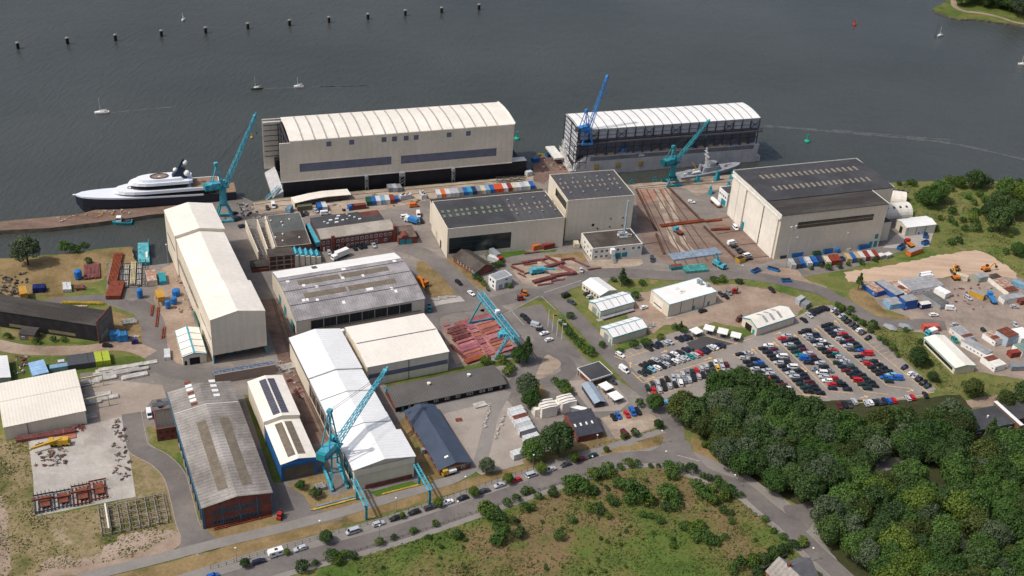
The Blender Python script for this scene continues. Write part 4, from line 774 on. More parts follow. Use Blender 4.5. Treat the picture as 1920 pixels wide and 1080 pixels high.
# brick office with white windows
b = Bd('brick_office', 'long two-storey brick office with rows of white windows and pale pitched roof', 'office', R5(725, 440), R5(1285, 362), R5(655, 290), 6.6)
W, D = b.w, b.d; yf = b.pt(R5(690, 372), 7.5).y
b.pitched(BRICK, CONCD, [(0, 6.6), (1, 8.2)], 'x', y1=yf, over=.3)
b.slab('concrete_roof', .1, W - .1, 0.1, yf - .1, CONC, .12)
b.part('rear_wall', MB().box(.2, W * .93, yf + .02, D, 0, 7.4), BRICKD); b.part('rear_roof', MB().box(.1, W * .66, yf + .05, D + .1, 7.41, 7.8), FELT2); b.part('rear_roof', MB().box(W * .661, W * .93, yf + .05, yf + (D - yf) * .55, 7.41, 7.7), FELT2)
for z in (3.9, .9):
    for i in range(15):
        if z < 3 and i in (0, 4, 12, 14): continue
        b.window('f', W * (.015 + .064 * i), z, 1.45, 1.6, WHITE)
b.panel('f', 'entrance', W * .31, W * .355, .05, 3, DARK); b.panel('f', 'white_door', W * .03, W * .05, .05, 2.4, WHITE)
k = MB().box(W * .135, W * .18, -1.0, -.08, 0, 8.2); b.part('brick_pier', k, BRICK); k = MB().box(W - .9, W + .4, -.7, 1.2, 0, 8.8); b.part('chimney', k, BRICK)
for fx, fy in ((.14, .5), (.22, .55), (.31, .6), (.38, .45), (.45, .5), (.5, .7), (.55, .55), (.17, .35), (.28, .33), (.6, .35), (.35, .8), (.48, .86)):
    xx, yy = W * fx, yf + (D - yf) * fy; s = rnd.uniform(.4, 1.1); b.part('roof_unit', MB().box(xx, xx + s * 1.6, yy, yy + s, 7.8, 8.3), WHITE)
b.part('covered_stair', MB().box(-2.2, -.1, 1, D, 2.6, 5.0), TEAL)
b2 = Bd('brick_bay', 'low brick workshop end with round-headed teal doors beside the brick office', 'workshop', R5(1310, 430), R5(1450, 415), R5(1290, 340), 3.6)
b2.flat(BRICK, CONCD, .2); b2.panel('f', 'arched_door', .6, 3.2, .05, 2.8, TEALD); b2.panel('f', 'arched_door', 4.0, 6.6, .05, 2.8, TEALD)
k = MB(); k.add([(3.2 + 2.0 * math.cos(t * math.pi / 8), -.15, 3.6 + 1.6 * math.sin(t * math.pi / 8)) for t in range(9)] + [(3.2 + 2.0 * math.cos(t * math.pi / 8), 5, 3.6 + 1.6 * math.sin(t * math.pi / 8)) for t in range(9)], [tuple(range(9))] + [(i, i + 1, 10 + i, 9 + i) for i in range(8)]); b2.part('arched_gable', k, BRICK)
# office with greenish flat roof
b = Bd('canteen_block', 'three-storey brick and concrete block under a large greenish grey flat roof', 'office', R5(395, 497), R5(655, 470), R5(280, 265), 7.6)
W, D = b.w, b.d
b.flat(BRICK, FELTGR, .25, .3, rim=CONC); b.part('roof_patch', MB().box(.5, W - .5, .5, D * .45, 7.68, 7.71), FELTBR)
b.part('fin_wall', MB().box(-1.0, -.5, .2, D, 0, 7.9), CREAM)
for i in range(8): b.panel('l', 'facade_panel', D * i / 8 + .4, D * (i + 1) / 8 - .4, .4, 7.0, CREAM, .1)
vents(b, [R5(*p) for p in ((310, 290), (350, 300), (430, 310), (440, 335), (490, 290), (385, 425), (440, 450), (565, 425), (440, 400))], 7.7, .3, .5, WHITE)
k = MB().box(-4.6, W * .42, -7.5, -.02, 0, 7.0); b.part('front_wing', k, BRICK); b.part('front_wing_roof', MB().box(-4.8, W * .43, -7.7, -.05, 7.01, 7.35), FELTBR)
for i in range(5): b.part('concrete_frame', MB().box(-4.8 + i * 3.4, -4.5 + i * 3.4, -7.75, -7.45, 0, 7.0), CONC)
for z in (2.2, 4.6): b.part('concrete_band', MB().box(-4.4, W * .4, -7.68, -7.52, z, z + .3), CONC)
for i in range(3):
    for z in (.9, 3.0, 5.2): b.part('window', MB().box(-4 + i * 3.4, -1.8 + i * 3.4, -7.6, -7.4, z, z + 1.2), GLASS)
for i in range(5):
    x0 = W * .44 + i * 2.6; b.part('stair_tower', MB().box(x0, x0 + 2.2, -7 + i * .3, -.1, 0, 6.2 - i * .7), CREAM); b.part('teal_hood', MB().extr([(x0 - .1, 6.21 - i * .7), (x0 + 2.3, 6.21 - i * .7), (x0 + 1.1, 7.6 - i * .7)], -6.5 + i * .3, -.1), TEAL)
b.part('low_wall', MB().box(-13, -4.9, -8, -7.6, 0, 1.6), BRICK); b.part('low_roof', MB().box(-13, -4.9, -7.55, -1, 0, 2.6), TAR)
# two cream screen walls with latticed supports
for (p, q, lab) in ((R5(165, 365), R5(262, 600), 'outer cream screen wall propped by grey lattice frames beside the lane'), (R5(252, 350), R5(335, 590), 'inner cream screen wall with dense lattice frames next to the greenish roof')):
    a, c = at(p), at(q); L = (c - a).length; t = thing('screen_wall', lab, 'wall', a, heading(p, q), 'latticed screen walls')
    MB().box(0, L, -.2, .2, 0, 5.2).obj('panel', CREAM, t); k = MB(); nn = int(L / 3)
    for i in range(nn + 1):
        x = L * i / nn; k.beam((x, .2, 5), (x, 5.2, 0), .16); k.beam((x, .2, 2.5), (x, 3, 2.2), .14); k.beam((x, 5.2, 0), (x, .3, 0), .14)
        if i < nn: k.beam((x, 2.6, 2.6), (x + L / nn, 2.6, 2.6), .14); k.beam((x, 5.2, .1), (x + L / nn, .2, 5), .12)
    k.obj('lattice', GALV, t)
# long concrete screen wall below the assembly shed
a = at(R6(95, 640)); c = at(R6(550, 560)); L = (c - a).length; t = thing('blast_wall', 'long brown concrete wall with a row of blue-grey lattice bays along its top', 'wall', a, heading(R6(95, 640), R6(550, 560)))
MB().box(0, L, -.3, .3, 0, 4.6).obj('panel', mat('brown_wall', srgb(150, 134, 124), .9, .06, .2), t); k = MB()
for i in range(8):
    x = L * i / 7; k.beam((x, .3, 4.5), (x, 4.6, 3.0), .25); k.beam((x, 4.6, 0), (x, 4.6, 3.0), .2)
    if i < 7: k.beam((x, .5, 4.4), (x + L / 7, 4.4, 3.0), .2); k.beam((x, 4.4, 3.0), (x + L / 7, .5, 4.4), .2); k.box(x + .5, x + L / 7 - .5, 1, 4.2, 2.6, 2.8)
k.beam((0, 4.6, 3), (L, 4.6, 3), .25); k.obj('lattice', mat('blue_grey_steel', srgb(120, 140, 164), .5), t)
# halls with teal trim and other small halls
def small_hall(name, label, A, B, C, h, rh, ridge, roof=None, trim=TEAL, door=None, group=None, wall=None, cat='hall', over=.2):
    b = Bd(name, label, cat, A, B, C, h, group); b.pitched(wall or CREAM, roof or WHITEROOF, gab(h, rh), ridge, over=over, trim=trim); return b
b = small_hall('stripe_hall', 'small cream hall with teal ridge stripe beside the tall cream assembly shed', R3(1370, 440), R3(1545, 412), R3(1312, 245), 4.2, 1.3, 'y', IVORY)
b.slab('ridge_stripe', b.w * .46, b.w * .54, 0, b.d, TEAL, .1)
for f in (.02, .25, .5, .75): b.slab('roof_rib', 0, b.w, b.d * f, b.d * f + .3, GREYSTEEL, .06)
b.panel('f', 'roller_door', b.w * .28, b.w * .72, .05, 3.2, DARK); b.panel('f', 'door', b.w * .06, b.w * .16, .05, 2.1, DARK)
b = small_hall('stores_hall', 'white-roofed hall with a row of small dark windows above the other teal-trimmed halls', S6(342, 218), S6(462, 176), S6(217, 120), 3.4, 1.3, 'y', WHITE, None)
for i in range(6): b.window('l', b.d * (.08 + .15 * i), 1.2, 1.1, 1.1, GREYSTEEL)
for lab, A, B, C in (('teal-trimmed hall with ribbed white roof, the middle one of the three near the entrance', S6(345, 335), S6(597, 264), S6(260, 260)), ('teal-trimmed hall with ribbed white roof nearest the car park entrance', S6(435, 533), S6(692, 456), S6(345, 455))):
    b = small_hall('ribbed_hall', lab, A, B, C, 3.8, 1.7, 'x', WHITE, group='teal-trimmed halls')
    b.slab('ridge_stripe', 0, b.w, b.d / 2 - .2, b.d / 2 + .2, TEAL, .1)
    for i in range(1, 5): b.slab('roof_rib', b.w * i / 5 - .15, b.w * i / 5 + .15, .1, b.d - .1, GALV, .07)
    b.panel('l', 'roller_door', b.d * .32, b.d * .68, .05, 3.2, GALV); b.panel('l', 'side_door', b.d * .08, b.d * .2, .05, 2.2, TEAL); b.part('plinth', MB().box(-2.2, b.w, -2.0 if 'middle' in lab else -.6, -.06, 0, .12), CONC)
    if 'middle' in lab: b.part('canopy', MB().box(0, b.w * .95, -2.4, -.4, .9, 1.0), GALV)
b = Bd('flat_hall', 'large plain cream hall with flat bright white roof in the middle of the dirt yard', 'hall', S6(860, 287), S6(1220, 187), S6(728, 176), 6.6)
b.flat(CREAM, WHITE, .12, .2, rim=TEAL)
b.panel('l', 'roller_door', b.d * .3, b.d * .82, .05, 5, IVORY, .12); b.panel('l', 'door_window_row', b.d * .34, b.d * .78, 1.6, 2.1, GLASS, .16)
for f in (0, .25, .5, .74): b.panel('f', 'downpipe', b.w * f, b.w * f + .2, 0, 6.5, TEAL if f == 0 else GREYSTEEL, .15)
for f in (.51, .82): b.panel('f', 'side_door', b.w * f, b.w * f + 1.3, .05, 2.3, TEALD)
for p in ((1075, 125), (1095, 135), (1145, 150)): q = b.pt(S6(*p), 6.6); b.part('roof_fan', MB().tube((q.x, q.y, 6.65), (q.x, q.y, 8.3), .7, n=12).tube((q.x, q.y, 8.3), (q.x, q.y, 8.6), .9, n=12), GALV)
for p in ((915, 165), (945, 195), (960, 185)): q = b.pt(S6(*p), 6.6); b.part('roof_hatch', MB().box(q.x - 1.1, q.x + 1.1, q.y - .8, q.y + .8, 6.66, 6.9), OFFWHITE)
b.part('plinth', MB().box(-1.8, b.w + .5, -1.5, -.06, 0, .14), CONC)
b = small_hall('open_hall', 'cream hall with open black doorway and three pale roof strips beside the car park', C1(640, 447), C1(1200, 267), C1(430, 282), 4.1, 2.0, 'x', IVORY)
for f in (.28, .46, .66): b.slab('rooflight_strip', b.w * f, b.w * f + 1.3, b.d * .12, b.d * .48, GALV); b.slab('rooflight_strip', b.w * f, b.w * f + 1.3, b.d * .54, b.d * .85, GALV)
b.panel('l', 'doorway', b.d * .34, b.d * .76, .05, 3.3, DARK); b.panel('l', 'side_door', b.d * .12, b.d * .26, .05, 2.3, TEALD)
b = small_hall('long_store', 'long narrow ivory store with black window strip at the right edge of the grass bank', S5(1130, 947), S5(1300, 925), S5(872, 692), 3.2, .9, 'y', IVORY, mat('pale_teal', srgb(150, 200, 196), .6))
b.panel('l', 'window_strip', 1.5, b.d - 1, 1.0, 2.4, GLASS)
# huts in the lower middle
b = Bd('timber_hut', 'long low black hut with grey corrugated roof and white windows', 'hut', S7(170, 812), S7(990, 637), S7(98, 668), 2.7)
b.pitched(mat('black_timber', srgb(38, 36, 38), .9), mat('grey_corrugated', srgb(98, 95, 93), .85, .08, .1, 1.2, band=('X', 1.0, .14)), gab(2.7, 1.5), 'x', over=.5)
W = b.w
for f, n in ((.11, 1), (.24, 2), (.34, 2), (.44, 2), (.54, 2), (.64, 3), (.76, 1), (.79, 1), (.84, 2), (.95, 1)): b.window('f', W * f, .9, .9 * n, 1.1)
b.panel('f', 'door', W * .05, W * .05 + 1, .05, 2, TEALD); b.panel('f', 'door', W * .16, W * .16 + 1.8, .05, 2, OFFWHITE); b.panel('l', 'brick_end', .4, b.d - .4, 0, 2.6, BRICK)
for p in ((415, 655), (715, 590)): q = b.pt(S7(*p), 3.6); zz = b.rz(q.x, q.y); b.part('roof_cowl', MB().tube((q.x, q.y, zz), (q.x, q.y, zz + .8), .5, n=10).tube((q.x, q.y, zz + .8), (q.x, q.y, zz + 1.05), .8, n=10), OFFWHITE)
b = Bd('slate_building', 'long single-storey brick building with dark blue ridged roof', 'building', R7(1530, 362), R7(1735, 312), S7(252, 842), 2.9)
b.pitched(BRICK, SLATE, gab(2.9, 1.8), 'y', over=.45)
b.panel('f', 'gable_boarding', 1, b.w - .3, 2.3, 2.9, mat('olive_board', srgb(150, 140, 112), .8)); b.window('f', b.w * .7, 1.1, 1.5, 1.1); b.panel('f', 'door', b.w * .44, b.w * .53, .05, 2.1, WHITE)
for i in range(9): b.window('l', b.d * (.05 + .105 * i), 1, 1.4, 1.1)
b.slab('roof_window', b.w * .28, b.w * .4, b.d * .1, b.d * .125, WHITE, .3); b.part('ventilation_unit', MB().box(-1.9, -.6, b.d * .36, b.d * .4, 0, 2.2), GALV)
b = Bd('gatehouse', 'flat-roofed gatehouse with pale fascia at the site entrance', 'gatehouse', S7(1630, 618), S7(1797, 565), S7(1532, 522), 3.3)
b.part('wall', MB().box(.8, b.w - 3, .8, b.d - 1.5, 0, 2.9), BRICK); b.part('roof', MB().box(.25, b.w - .25, .25, b.d - .25, 3.0, 3.45), FELT2); k = MB(); k.box(0, b.w, 0, .22, 2.9, 3.6); k.box(0, b.w, b.d - .22, b.d, 2.9, 3.6); k.box(0, .22, .23, b.d - .23, 2.9, 3.6); k.box(b.w - .22, b.w, .23, b.d - .23, 2.9, 3.6); b.part('fascia', k, OFFWHITE)
k = MB()
for x, y in ((b.w - .5, .5), (b.w - .5, b.d - .5), (.5, b.d - .5), (b.w * .6, .5)): k.beam((x, y, 0), (x, y, 2.9), .25)
b.part('post', k, DGREY)
for i in range(4): b.part('window', MB().box(1.4 + i * 1.8, 2.8 + i * 1.8, .72, .82, 1.0, 2.3), GLASS)
b = Bd('slate_house', 'brick house with plain dark slate roof and four small roof windows', 'house', S7(1540, 1035), S7(1717, 997), S7(1505, 868), 3.0)
b.pitched(BRICK, SLATED, [(0, 3.0), (.85, 6.0), (1, 3.8)], 'x', over=.3)
for i in range(4): b.slab('roof_window', b.w * (.03 + .24 * i), b.w * (.03 + .24 * i) + .7, b.d * .32, b.d * .42, WHITE, .1)
for i, (A, B, C, lab) in enumerate(((S7(1268, 832), S7(1382, 808), S7(1240, 770), 'left cream cube house with ribbed roof beside the round tree'), (S7(1420, 795), S7(1527, 768), S7(1385, 735), 'right cream cube house with ribbed roof beside the narrow white shelter'))):
    b = small_hall('cube_house', lab, A, B, C, 4.6, .3, 'y', IVORY, None, over=.05, group='cream cube houses', cat='house', wall=IVORY)
    for f in (.12, .45, .78): b.slab('roof_rib', 0, b.w, b.d * f, b.d * f + .35, GREYSTEEL, .07)
    for z in (1, 3): b.window('l', b.d * .25, z, 1, 1); b.window('l', b.d * .65, z, 1, 1)
    b.part('side_wing', MB().box(-2.2, -.05, b.d * .35, b.d, 0, 3.4), IVORY)
b = Bd('narrow_shelter', 'long narrow white-roofed bicycle shelter next to the cream cubes', 'shelter', S7(1590, 845), S7(1607, 810), S7(1450, 632), 2.3, wid=2.4); 
b.part('roof', MB().box(0, b.w, 0, b.d, 2.3, 2.5), WHITE); b.part('back_wall', MB().box(.1, .25, .2, b.d - .2, 0, 2.29), GALV); k = MB()
for i in range(8): k.beam((b.w - .2, .3 + i * (b.d - .6) / 7, 0), (b.w - .2, .3 + i * (b.d - .6) / 7, 2.3), .12)
b.part('post', k, GALV)
b = Bd('gabled_shelter', 'blue-grey gabled shelter roof between the narrow white shelter and the carports', 'shelter', S7(1662, 790), S7(1742, 776), S7(1572, 640), 2.3)
k = MB(); k.extr([(-.2, 2.3), (b.w / 2, 3.2), (b.w + .2, 2.3), (b.w + .2, 2.42), (b.w / 2, 3.32), (-.2, 2.42)], 0, b.d); b.part('roof', k, mat('blue_grey_roof', srgb(150, 164, 178), .5, .05, .3, band=('Y', 1.2, .08))); b.part('wall', MB().box(.2, b.w - .2, .2, b.d - .2, 0, 2.25), DGREY)
# flat canopies on posts
def canopy(label, A, B, C, h=2.6, tilt=0.0, group='white canopies by the car park'):
    b = Bd('canopy', label, 'canopy', A, B, C, h, group); k = MB(); k.extr([(0, h), (b.d, h + tilt), (b.d, h + tilt + .18), (0, h + .18)], 0, b.w, 0, 'x'); b.part('roof', k, WHITE)
    k = MB()
    for x in (.15, b.w / 2, b.w - .15): k.beam((x, .15, h + .24 + tilt * .02), (x, b.d - .15, h + .24 + tilt * .98), .1, .1)
    b.part('roof_rib', k, OFFWHITE); k = MB()
    for x in (.4, b.w - .4):
        for y in (.5, b.d - .5): k.beam((x, y, 0), (x, y, h), .16)
    b.part('post', k, DGREY); k = MB()
    for i in range(5): x = .8 + i * (b.w - 1.6) / 4; k.tube((x, b.d * .25, .35), (x + .05, b.d * .25, .35), .33, n=10); k.tube((x, b.d * .25 + 1.0, .35), (x + .05, b.d * .25 + 1.0, .35), .33, n=10); k.beam((x, b.d * .25, .5), (x, b.d * .25 + 1, .8), .07)
    b.part('bicycle_rack', k, DGREY)
canopy('white canopy turned diagonally at the left end of the row of canopies', C5(1240, 220), C5(1355, 175), C5(1145, 145))
canopy('white canopy second from left in the row beside the fresh asphalt', C5(1495, 178), C5(1528, 100), C5(1350, 130))
canopy('white canopy third from left in the row beside the fresh asphalt', C5(1705, 228), C5(1732, 145), C5(1556, 180))
canopy('white canopy at the right end of the row, nearest the open hall', C5(1900, 283), C5(1925, 205), C5(1756, 232))
canopy('pale carport behind the gatehouse, nearer to it', S7(1745, 692), S7(1806, 666), S7(1695, 642), 2.4, 0, 'pale carports by the gatehouse')
canopy('pale carport behind the gatehouse, farther from it', S7(1812, 766), S7(1880, 742), S7(1765, 710), 2.4, 0, 'pale carports by the gatehouse')
# brick hut with white windows, white box office
b = Bd('brick_hut', 'old brick hut with brown hipped-looking roof and a row of white windows', 'hut', S2(455, 838), S2(577, 792), S2(297, 718), 3.0)
b.pitched(BRICK, FELTBR, gab(3.0, 2.2), 'y', over=.4)
for i in range(6): b.window('l', b.d * (.16 + .125 * i), .9, .8, 1.5)
b.panel('l', 'porch', b.d * .02, b.d * .1, .05, 2.4, TEAL, .5)
b = Bd('box_office', 'white two-storey box office of stacked modules by the crossing', 'office', S2(600, 905), S2(720, 866), S2(552, 862), 5.4)
b.flat(WHITE, GALV, .15, .2)
for z in (3.3, 1): b.window('l', b.d * .25, z, 1.1, 1.1, GREYSTEEL)
b.window('l', b.d * .65, 3.3, 1.1, 1.1, GREYSTEEL); b.panel('f', 'door', b.w * .2, b.w * .42, .05, 2.4, GALV); b.panel('f', 'door', b.w * .55, b.w * .75, .05, 2.4, GALV); b.window('f', b.w * .6, 4, 1.2, .6, GREYSTEEL)
# half-round huts and the white store at the right
for i, (p0, p1, wd, lab) in enumerate(((S4(505, 455), S4(620, 470), 11, 'farther half-round cream hut behind the big hall'), (S4(500, 585), S4(680, 570), 11.5, 'nearer half-round cream hut with small roof windows behind the big hall'))):
    a, c = at(p0), at(p1); u = (c - a); L = u.length + 6; t = thing('half_round_hut', lab, 'hut', a - u.normalized() * 6, math.atan2(u.y, u.x), 'half-round huts')
    k = MB(); N = 12; ring = lambda x, r: [(x, r * math.cos(math.pi * j / N) + wd / 2, r * 1.0 * math.sin(math.pi * j / N)) for j in range(N + 1)]
    k.loft([ring(0, wd / 2), ring(L, wd / 2)]); k.obj('shell', IVORY, t); k = MB()
    for x in (3, L * .5, L - 3): k.loft([ring(x, wd / 2 + .06), ring(x + .3, wd / 2 + .06)], cap=False)
    k.obj('rib', CREAM, t)
    for j in range(4): ph = R(62 if i else 95); y = wd / 2 - (wd / 2 + .05) * math.cos(ph); z = (wd / 2 + .05) * math.sin(ph); MB().box(L * (.2 + .2 * j), L * (.2 + .2 * j) + (1 if i else 4), y - .6, y + .6, z - .6, z + .3).obj('roof_window', GREYSTEEL, t)
b = small_hall('white_depot', 'white-roofed depot with open door between the blue skips and the half-round huts', S4(630, 662), S4(880, 634), S4(545, 592), 5.0, 1.0, 'x', WHITE, None)
b.panel('l', 'doorway', b.d * .3, b.d * .55, .05, 3.6, DARK)
for f in (.06, .35, .66): b.panel('f', 'downpipe', b.w * f, b.w * f + .3, 0, 4.8, TEALD, .15)
# school-like building at the right edge and the house at the bottom
b = Bd('flat_roof_school', 'low brick building with black flat roof and green fascia at the right edge', 'building', T3(1545, 395), T3(1808, 345), T3(1490, 300), 3.8)
b.part('wall', MB().box(.4, b.w - .4, .4, b.d, 0, 3.2), BRICK); b.part('fascia', MB().box(0, b.w, 0, b.d, 3.21, 4.2), mat('green_fascia', srgb(96, 124, 118), .7)); b.part('roof', MB().box(.3, b.w - .3, .3, b.d - .3, 4.21, 4.3), FELT2)
b.row('f', 7, 1, b.w - 1, 1.1, 1.8, 1.4)
for y in (0,): k = MB().box(b.w - .02, b.w + 1.2, -3, b.d + 1, 0, 5.0); b.part('party_wall', k, BRICK); b.part('coping', MB().box(b.w - .2, b.w + 1.4, -3.2, b.d + 1.2, 5.01, 5.3), WHITE)
k = MB().box(b.w + 1.42, b.w + 22, 2, b.d, 0, 4.0); b.part('side_wing', k, BRICK); b.part('side_roof', MB().box(b.w + 1.42, b.w + 22, 1.6, b.d, 4.01, 4.3), FELT2)
b.window('f', b.w * .3, 1, 1.6, 1.4); vents(b, [T3(1675, 315)], 4.3, .3, .8, WHITE)
a = at((1464, 1120)); t = thing('brick_house', 'brick house with steep grey gabled roofs and white windows at the bottom edge', 'house', a, R(33))
k = MB().extr([(0, 0), (0, 5), (4.5, 9), (9, 5), (9, 0)], -6, 8); k.obj('wall', mat('bright_brick', srgb(160, 92, 78), .9, .12, .4), t)
for s in (0, 1):
    k = MB(); pr = [(-.5, 4.6), (4.5, 9.05), (4.5, 9.35), (-.5, 4.9)] if s == 0 else [(9.5, 4.6), (4.5, 9.05), (4.5, 9.35), (9.5, 4.9)]; k.extr(pr, -6.5, 8.4); k.obj('roof', FIBRE, t)
k = MB().extr([(-2, 5), (3, 9.2), (8, 5)], 4.5, 14, 0, 'x'); k.obj('cross_roof', mat('lead_grey_roof', srgb(104, 104, 108), .8, .1, .3), t); MB().box(4.5, 13.4, -1.5, 7.5, 0, 5).obj('side_wall', BRICK, t)
MB().box(4.1, 5.1, 3, 4, 8.5, 10.4).obj('chimney', BRICK, t)
for x in (1.3, 3.9, 6.5):
    for z in (1, 3.4): MB().box(x, x + 1.3, -6.08, -5.98, z, z + 1.4).obj('window', WHITE, t); 
MB().box(3.9, 5.1, -6.08, -5.98, 5.8, 7).obj('window', WHITE, t)
# ---------------------------------------------------------------- floating docks
def lattice(k, p, q, w0, w1, n, r=0.18, h0=None, h1=None, br=None):
    """square lattice boom from p to q"""
    p, q = Vector(p), Vector(q); d = (q - p).normalized(); u = Vector((0, 0, 1)) if abs(d.z) < .95 else Vector((0, 1, 0)); a = d.cross(u).normalized(); c = a.cross(d).normalized()
    h0 = h0 or w0; h1 = h1 or w1; br = br or r * .6
    R_ = []
    for i in range(n + 1):
        t = i / n; o = p.lerp(q, t); ww = (w0 + (w1 - w0) * t) / 2; hh = (h0 + (h1 - h0) * t) / 2
        R_.append([o + a * ww + c * hh, o - a * ww + c * hh, o - a * ww - c * hh, o + a * ww - c * hh])
    for j in range(4): k.beam(R_[0][j], R_[-1][j], r)
    for i in range(n):
        for j in range(4):
            s, e = (j, (j + 1) % 4) if i % 2 else ((j + 1) % 4, j)
            k.beam(R_[i][s], R_[i + 1][e], br)
        if i: k.beam(R_[i][0], R_[i][1], br); k.beam(R_[i][2], R_[i][3], br)
    return k
b = Bd('floating_dock', 'covered floating dock with beige wall, ribbed white arched roof and black hull beside the quay', 'floating dock', R8(160, 398), R8(1787, 273), R8(140, 232), 30.0)
W, D = b.w, b.d; D1 = b
xs = b.wallpt('f', R8(236, 388))[0]; xh = b.wallpt('f', R8(1870, 560))[0]
b.part('hull', MB().box(1.2, xh + 2, .5, D, WZ - 1, 1.4), BLACKHULL)
b.part('hull_side', MB().box(1.0, xh, -.2, 4.5, WZ - 1, 7.8), BLACKHULL); b.part('hull_side', MB().box(1.0, xh, D - 4.5, D + .2, WZ - 1, 7.8), BLACKHULL)
b.part('deck_edge', MB().box(W + .2, xh, -.2, 4.4, 7.81, 8.2), OFFWHITE)
b.part('side_wall', MB().box(0, xs, -.5, .2, 7.6, 29.6), CREAM); b.part('side_wall', MB().box(xs + .01, W, -.5, .2, 7.6, 30.4), CREAM)
b.part('wall_foot', MB().box(0, W, -.7, -.52, 7.4, 7.8), OFFWHITE); b.part('wall_joint', MB().box(xs, W, -.56, -.51, 14.6, 14.75), mat('joint_beige', srgb(196, 187, 170), .7))  # wall joint in a slightly darker beige than the cladding
b.part('rear_wall', MB().box(-4.5, W, D - .3, D + .4, 1.4, 30.2), CREAM); b.part('end_wall', MB().box(W - .4, W, .21, D - .31, 8, 30.3), CREAM)
N = 12; arc = [(D * i / N - .3 + .6 * i / N, 30.6 + 1.3 * math.sin(math.pi * i / N)) for i in range(N + 1)]
k = MB(); k.loft([[(xs - .3, a, z) for a, z in arc] + [(xs - .3, a, z - .4) for a, z in reversed(arc)], [(W + .4, a, z) for a, z in arc] + [(W + .4, a, z - .4) for a, z in reversed(arc)]], cap=False); b.part('roof', k, IVORY)
for i in range(1, 19):
    x = xs + (W - xs) * (i) / 19.6; k = MB()
    for (a0, z0), (a1, z1) in zip(arc, arc[1:]): k.extr([(a0, z0 + .02), (a1, z1 + .02), (a1, z1 + .14), (a0, z0 + .14)], x, x + .75, 0, 'x')
    b.part('roof_rib', k, mat('grey_rib', srgb(176, 170, 162), .6))
k = MB()
for (a0, z0), (a1, z1) in zip(arc, arc[1:]): k.beam((W + .5, a0, z0 + .3), (W + .5, a1, z1 + .3), .5)
b.part('roof_edge', k, OFFWHITE); b.part('rear_rail', MB().beam((xs, D + .6, 31.4), (W, D + .6, 31.4), .2), GREYSTEEL)
k = MB()
for i in range(7): k.beam((xs - 2, 2, 9 + 3 * i), (xs - 2, D - .5, 9 + 3 * i), .35); k.beam((xs - 1, D - 1, 9 + 3 * i), (-4, D - 1, 9 + 3 * i), .3)
for y in (3, D * .3, D * .6, D - 2): k.beam((xs - 2, y, 1.4), (xs - 2, y, 30), .5)
b.part('end_frame', k, DGREY); b.part('top_beam', MB().box(-4.5, xs, D - 3.2, D - 2.2, 28.8, 29.8), OFFWHITE); b.part('end_shade_sheet', MB().box(xs - .9, xs - .7, .3, D - .5, 3, 29.8), mat('painted_shade_grey', srgb(74, 74, 82), .9, .15, .3, band=('Z', 3, .2)))  # the dark sheet stands in for the shade inside the open end
b.part('pontoon_end', MB().extr([(-4.5, WZ - 1), (-4.5, -1), (1.2, 2.4), (1.2, WZ - 1)], 0, D), GREYHULL)
for p in ((503, 402), (661, 390), (885, 372), (957, 367), (1038, 362), (1107, 357), (1335, 339), (1468, 329)): a, z = b.wallpt('f', R8(*p)); b.part('wall_hatch', MB().box(a - 1.3, a + 1.3, -.58, -.48, z - 1.4, z + 1.3), NAVYGL)
for p, q in (((305, 590), (932, 503)), ((1005, 534), (1660, 442))):
    a0, z0 = b.wallpt('f', R8(*p)); a1, z1 = b.wallpt('f', R8(*q)); zm = (b.wallpt('f', R8(p[0], p[1]))[1] + b.wallpt('f', R8(q[0], q[1] + 42))[1]) / 2
    b.part('window_band', MB().box(a0, a1, -.58, -.48, zm, zm + 4.1), NAVYGL); b.part('band_frame', MB().box(a0 - .25, a1 + .25, -.54, -.46, zm - .25, zm + 4.35), GREYSTEEL)
for px in (760, 1005, 1355):
    a, _ = b.wallpt('f', R8(px, 690)); g = at(R8(px, 715)); o = thing('gangway_tower', {760: 'slim grey stair tower on the quay, leftmost along the black hull', 1005: 'wide grey stair tower on the quay against the middle of the black hull', 1355: 'slim grey stair tower on the quay, rightmost along the black hull'}[px], 'stair tower', b.wrl(a, -2.2), b.ang, 'gangway towers')
    k = MB(); wd = 2.6 if px == 1005 else 1.4
    for x in (-wd / 2, wd / 2):
        for y in (-.8, .8): k.beam((x, y, 0), (x, y, 7.4), .16)
    for z in (1.5, 3.2, 5): k.beam((-wd / 2, -.8, z), (wd / 2, .8, z + .9), .14)
    k.obj('frame', GALV, o); MB().box(-wd / 2, wd / 2, -.9, 1.9, 6.2, 8.2).obj('platform', GALV, o)
# teal gangway at the dock's left corner
a = at(R8(70, 795)); c = at(R8(165, 715), 2.0); t = thing('gangway', 'teal gangway rising from the quay corner to the black hull', 'gangway', a, 0)
lattice(MB(), (0, 0, .3), c - a + Vector((0, 0, 1.0)), 1.6, 1.6, 8, .16).obj('bridge', TEAL, t); MB().beam((0, 0, .15), c - a + Vector((0, 0, .4)), 1.3, .1).obj('walkway', GALV, t)

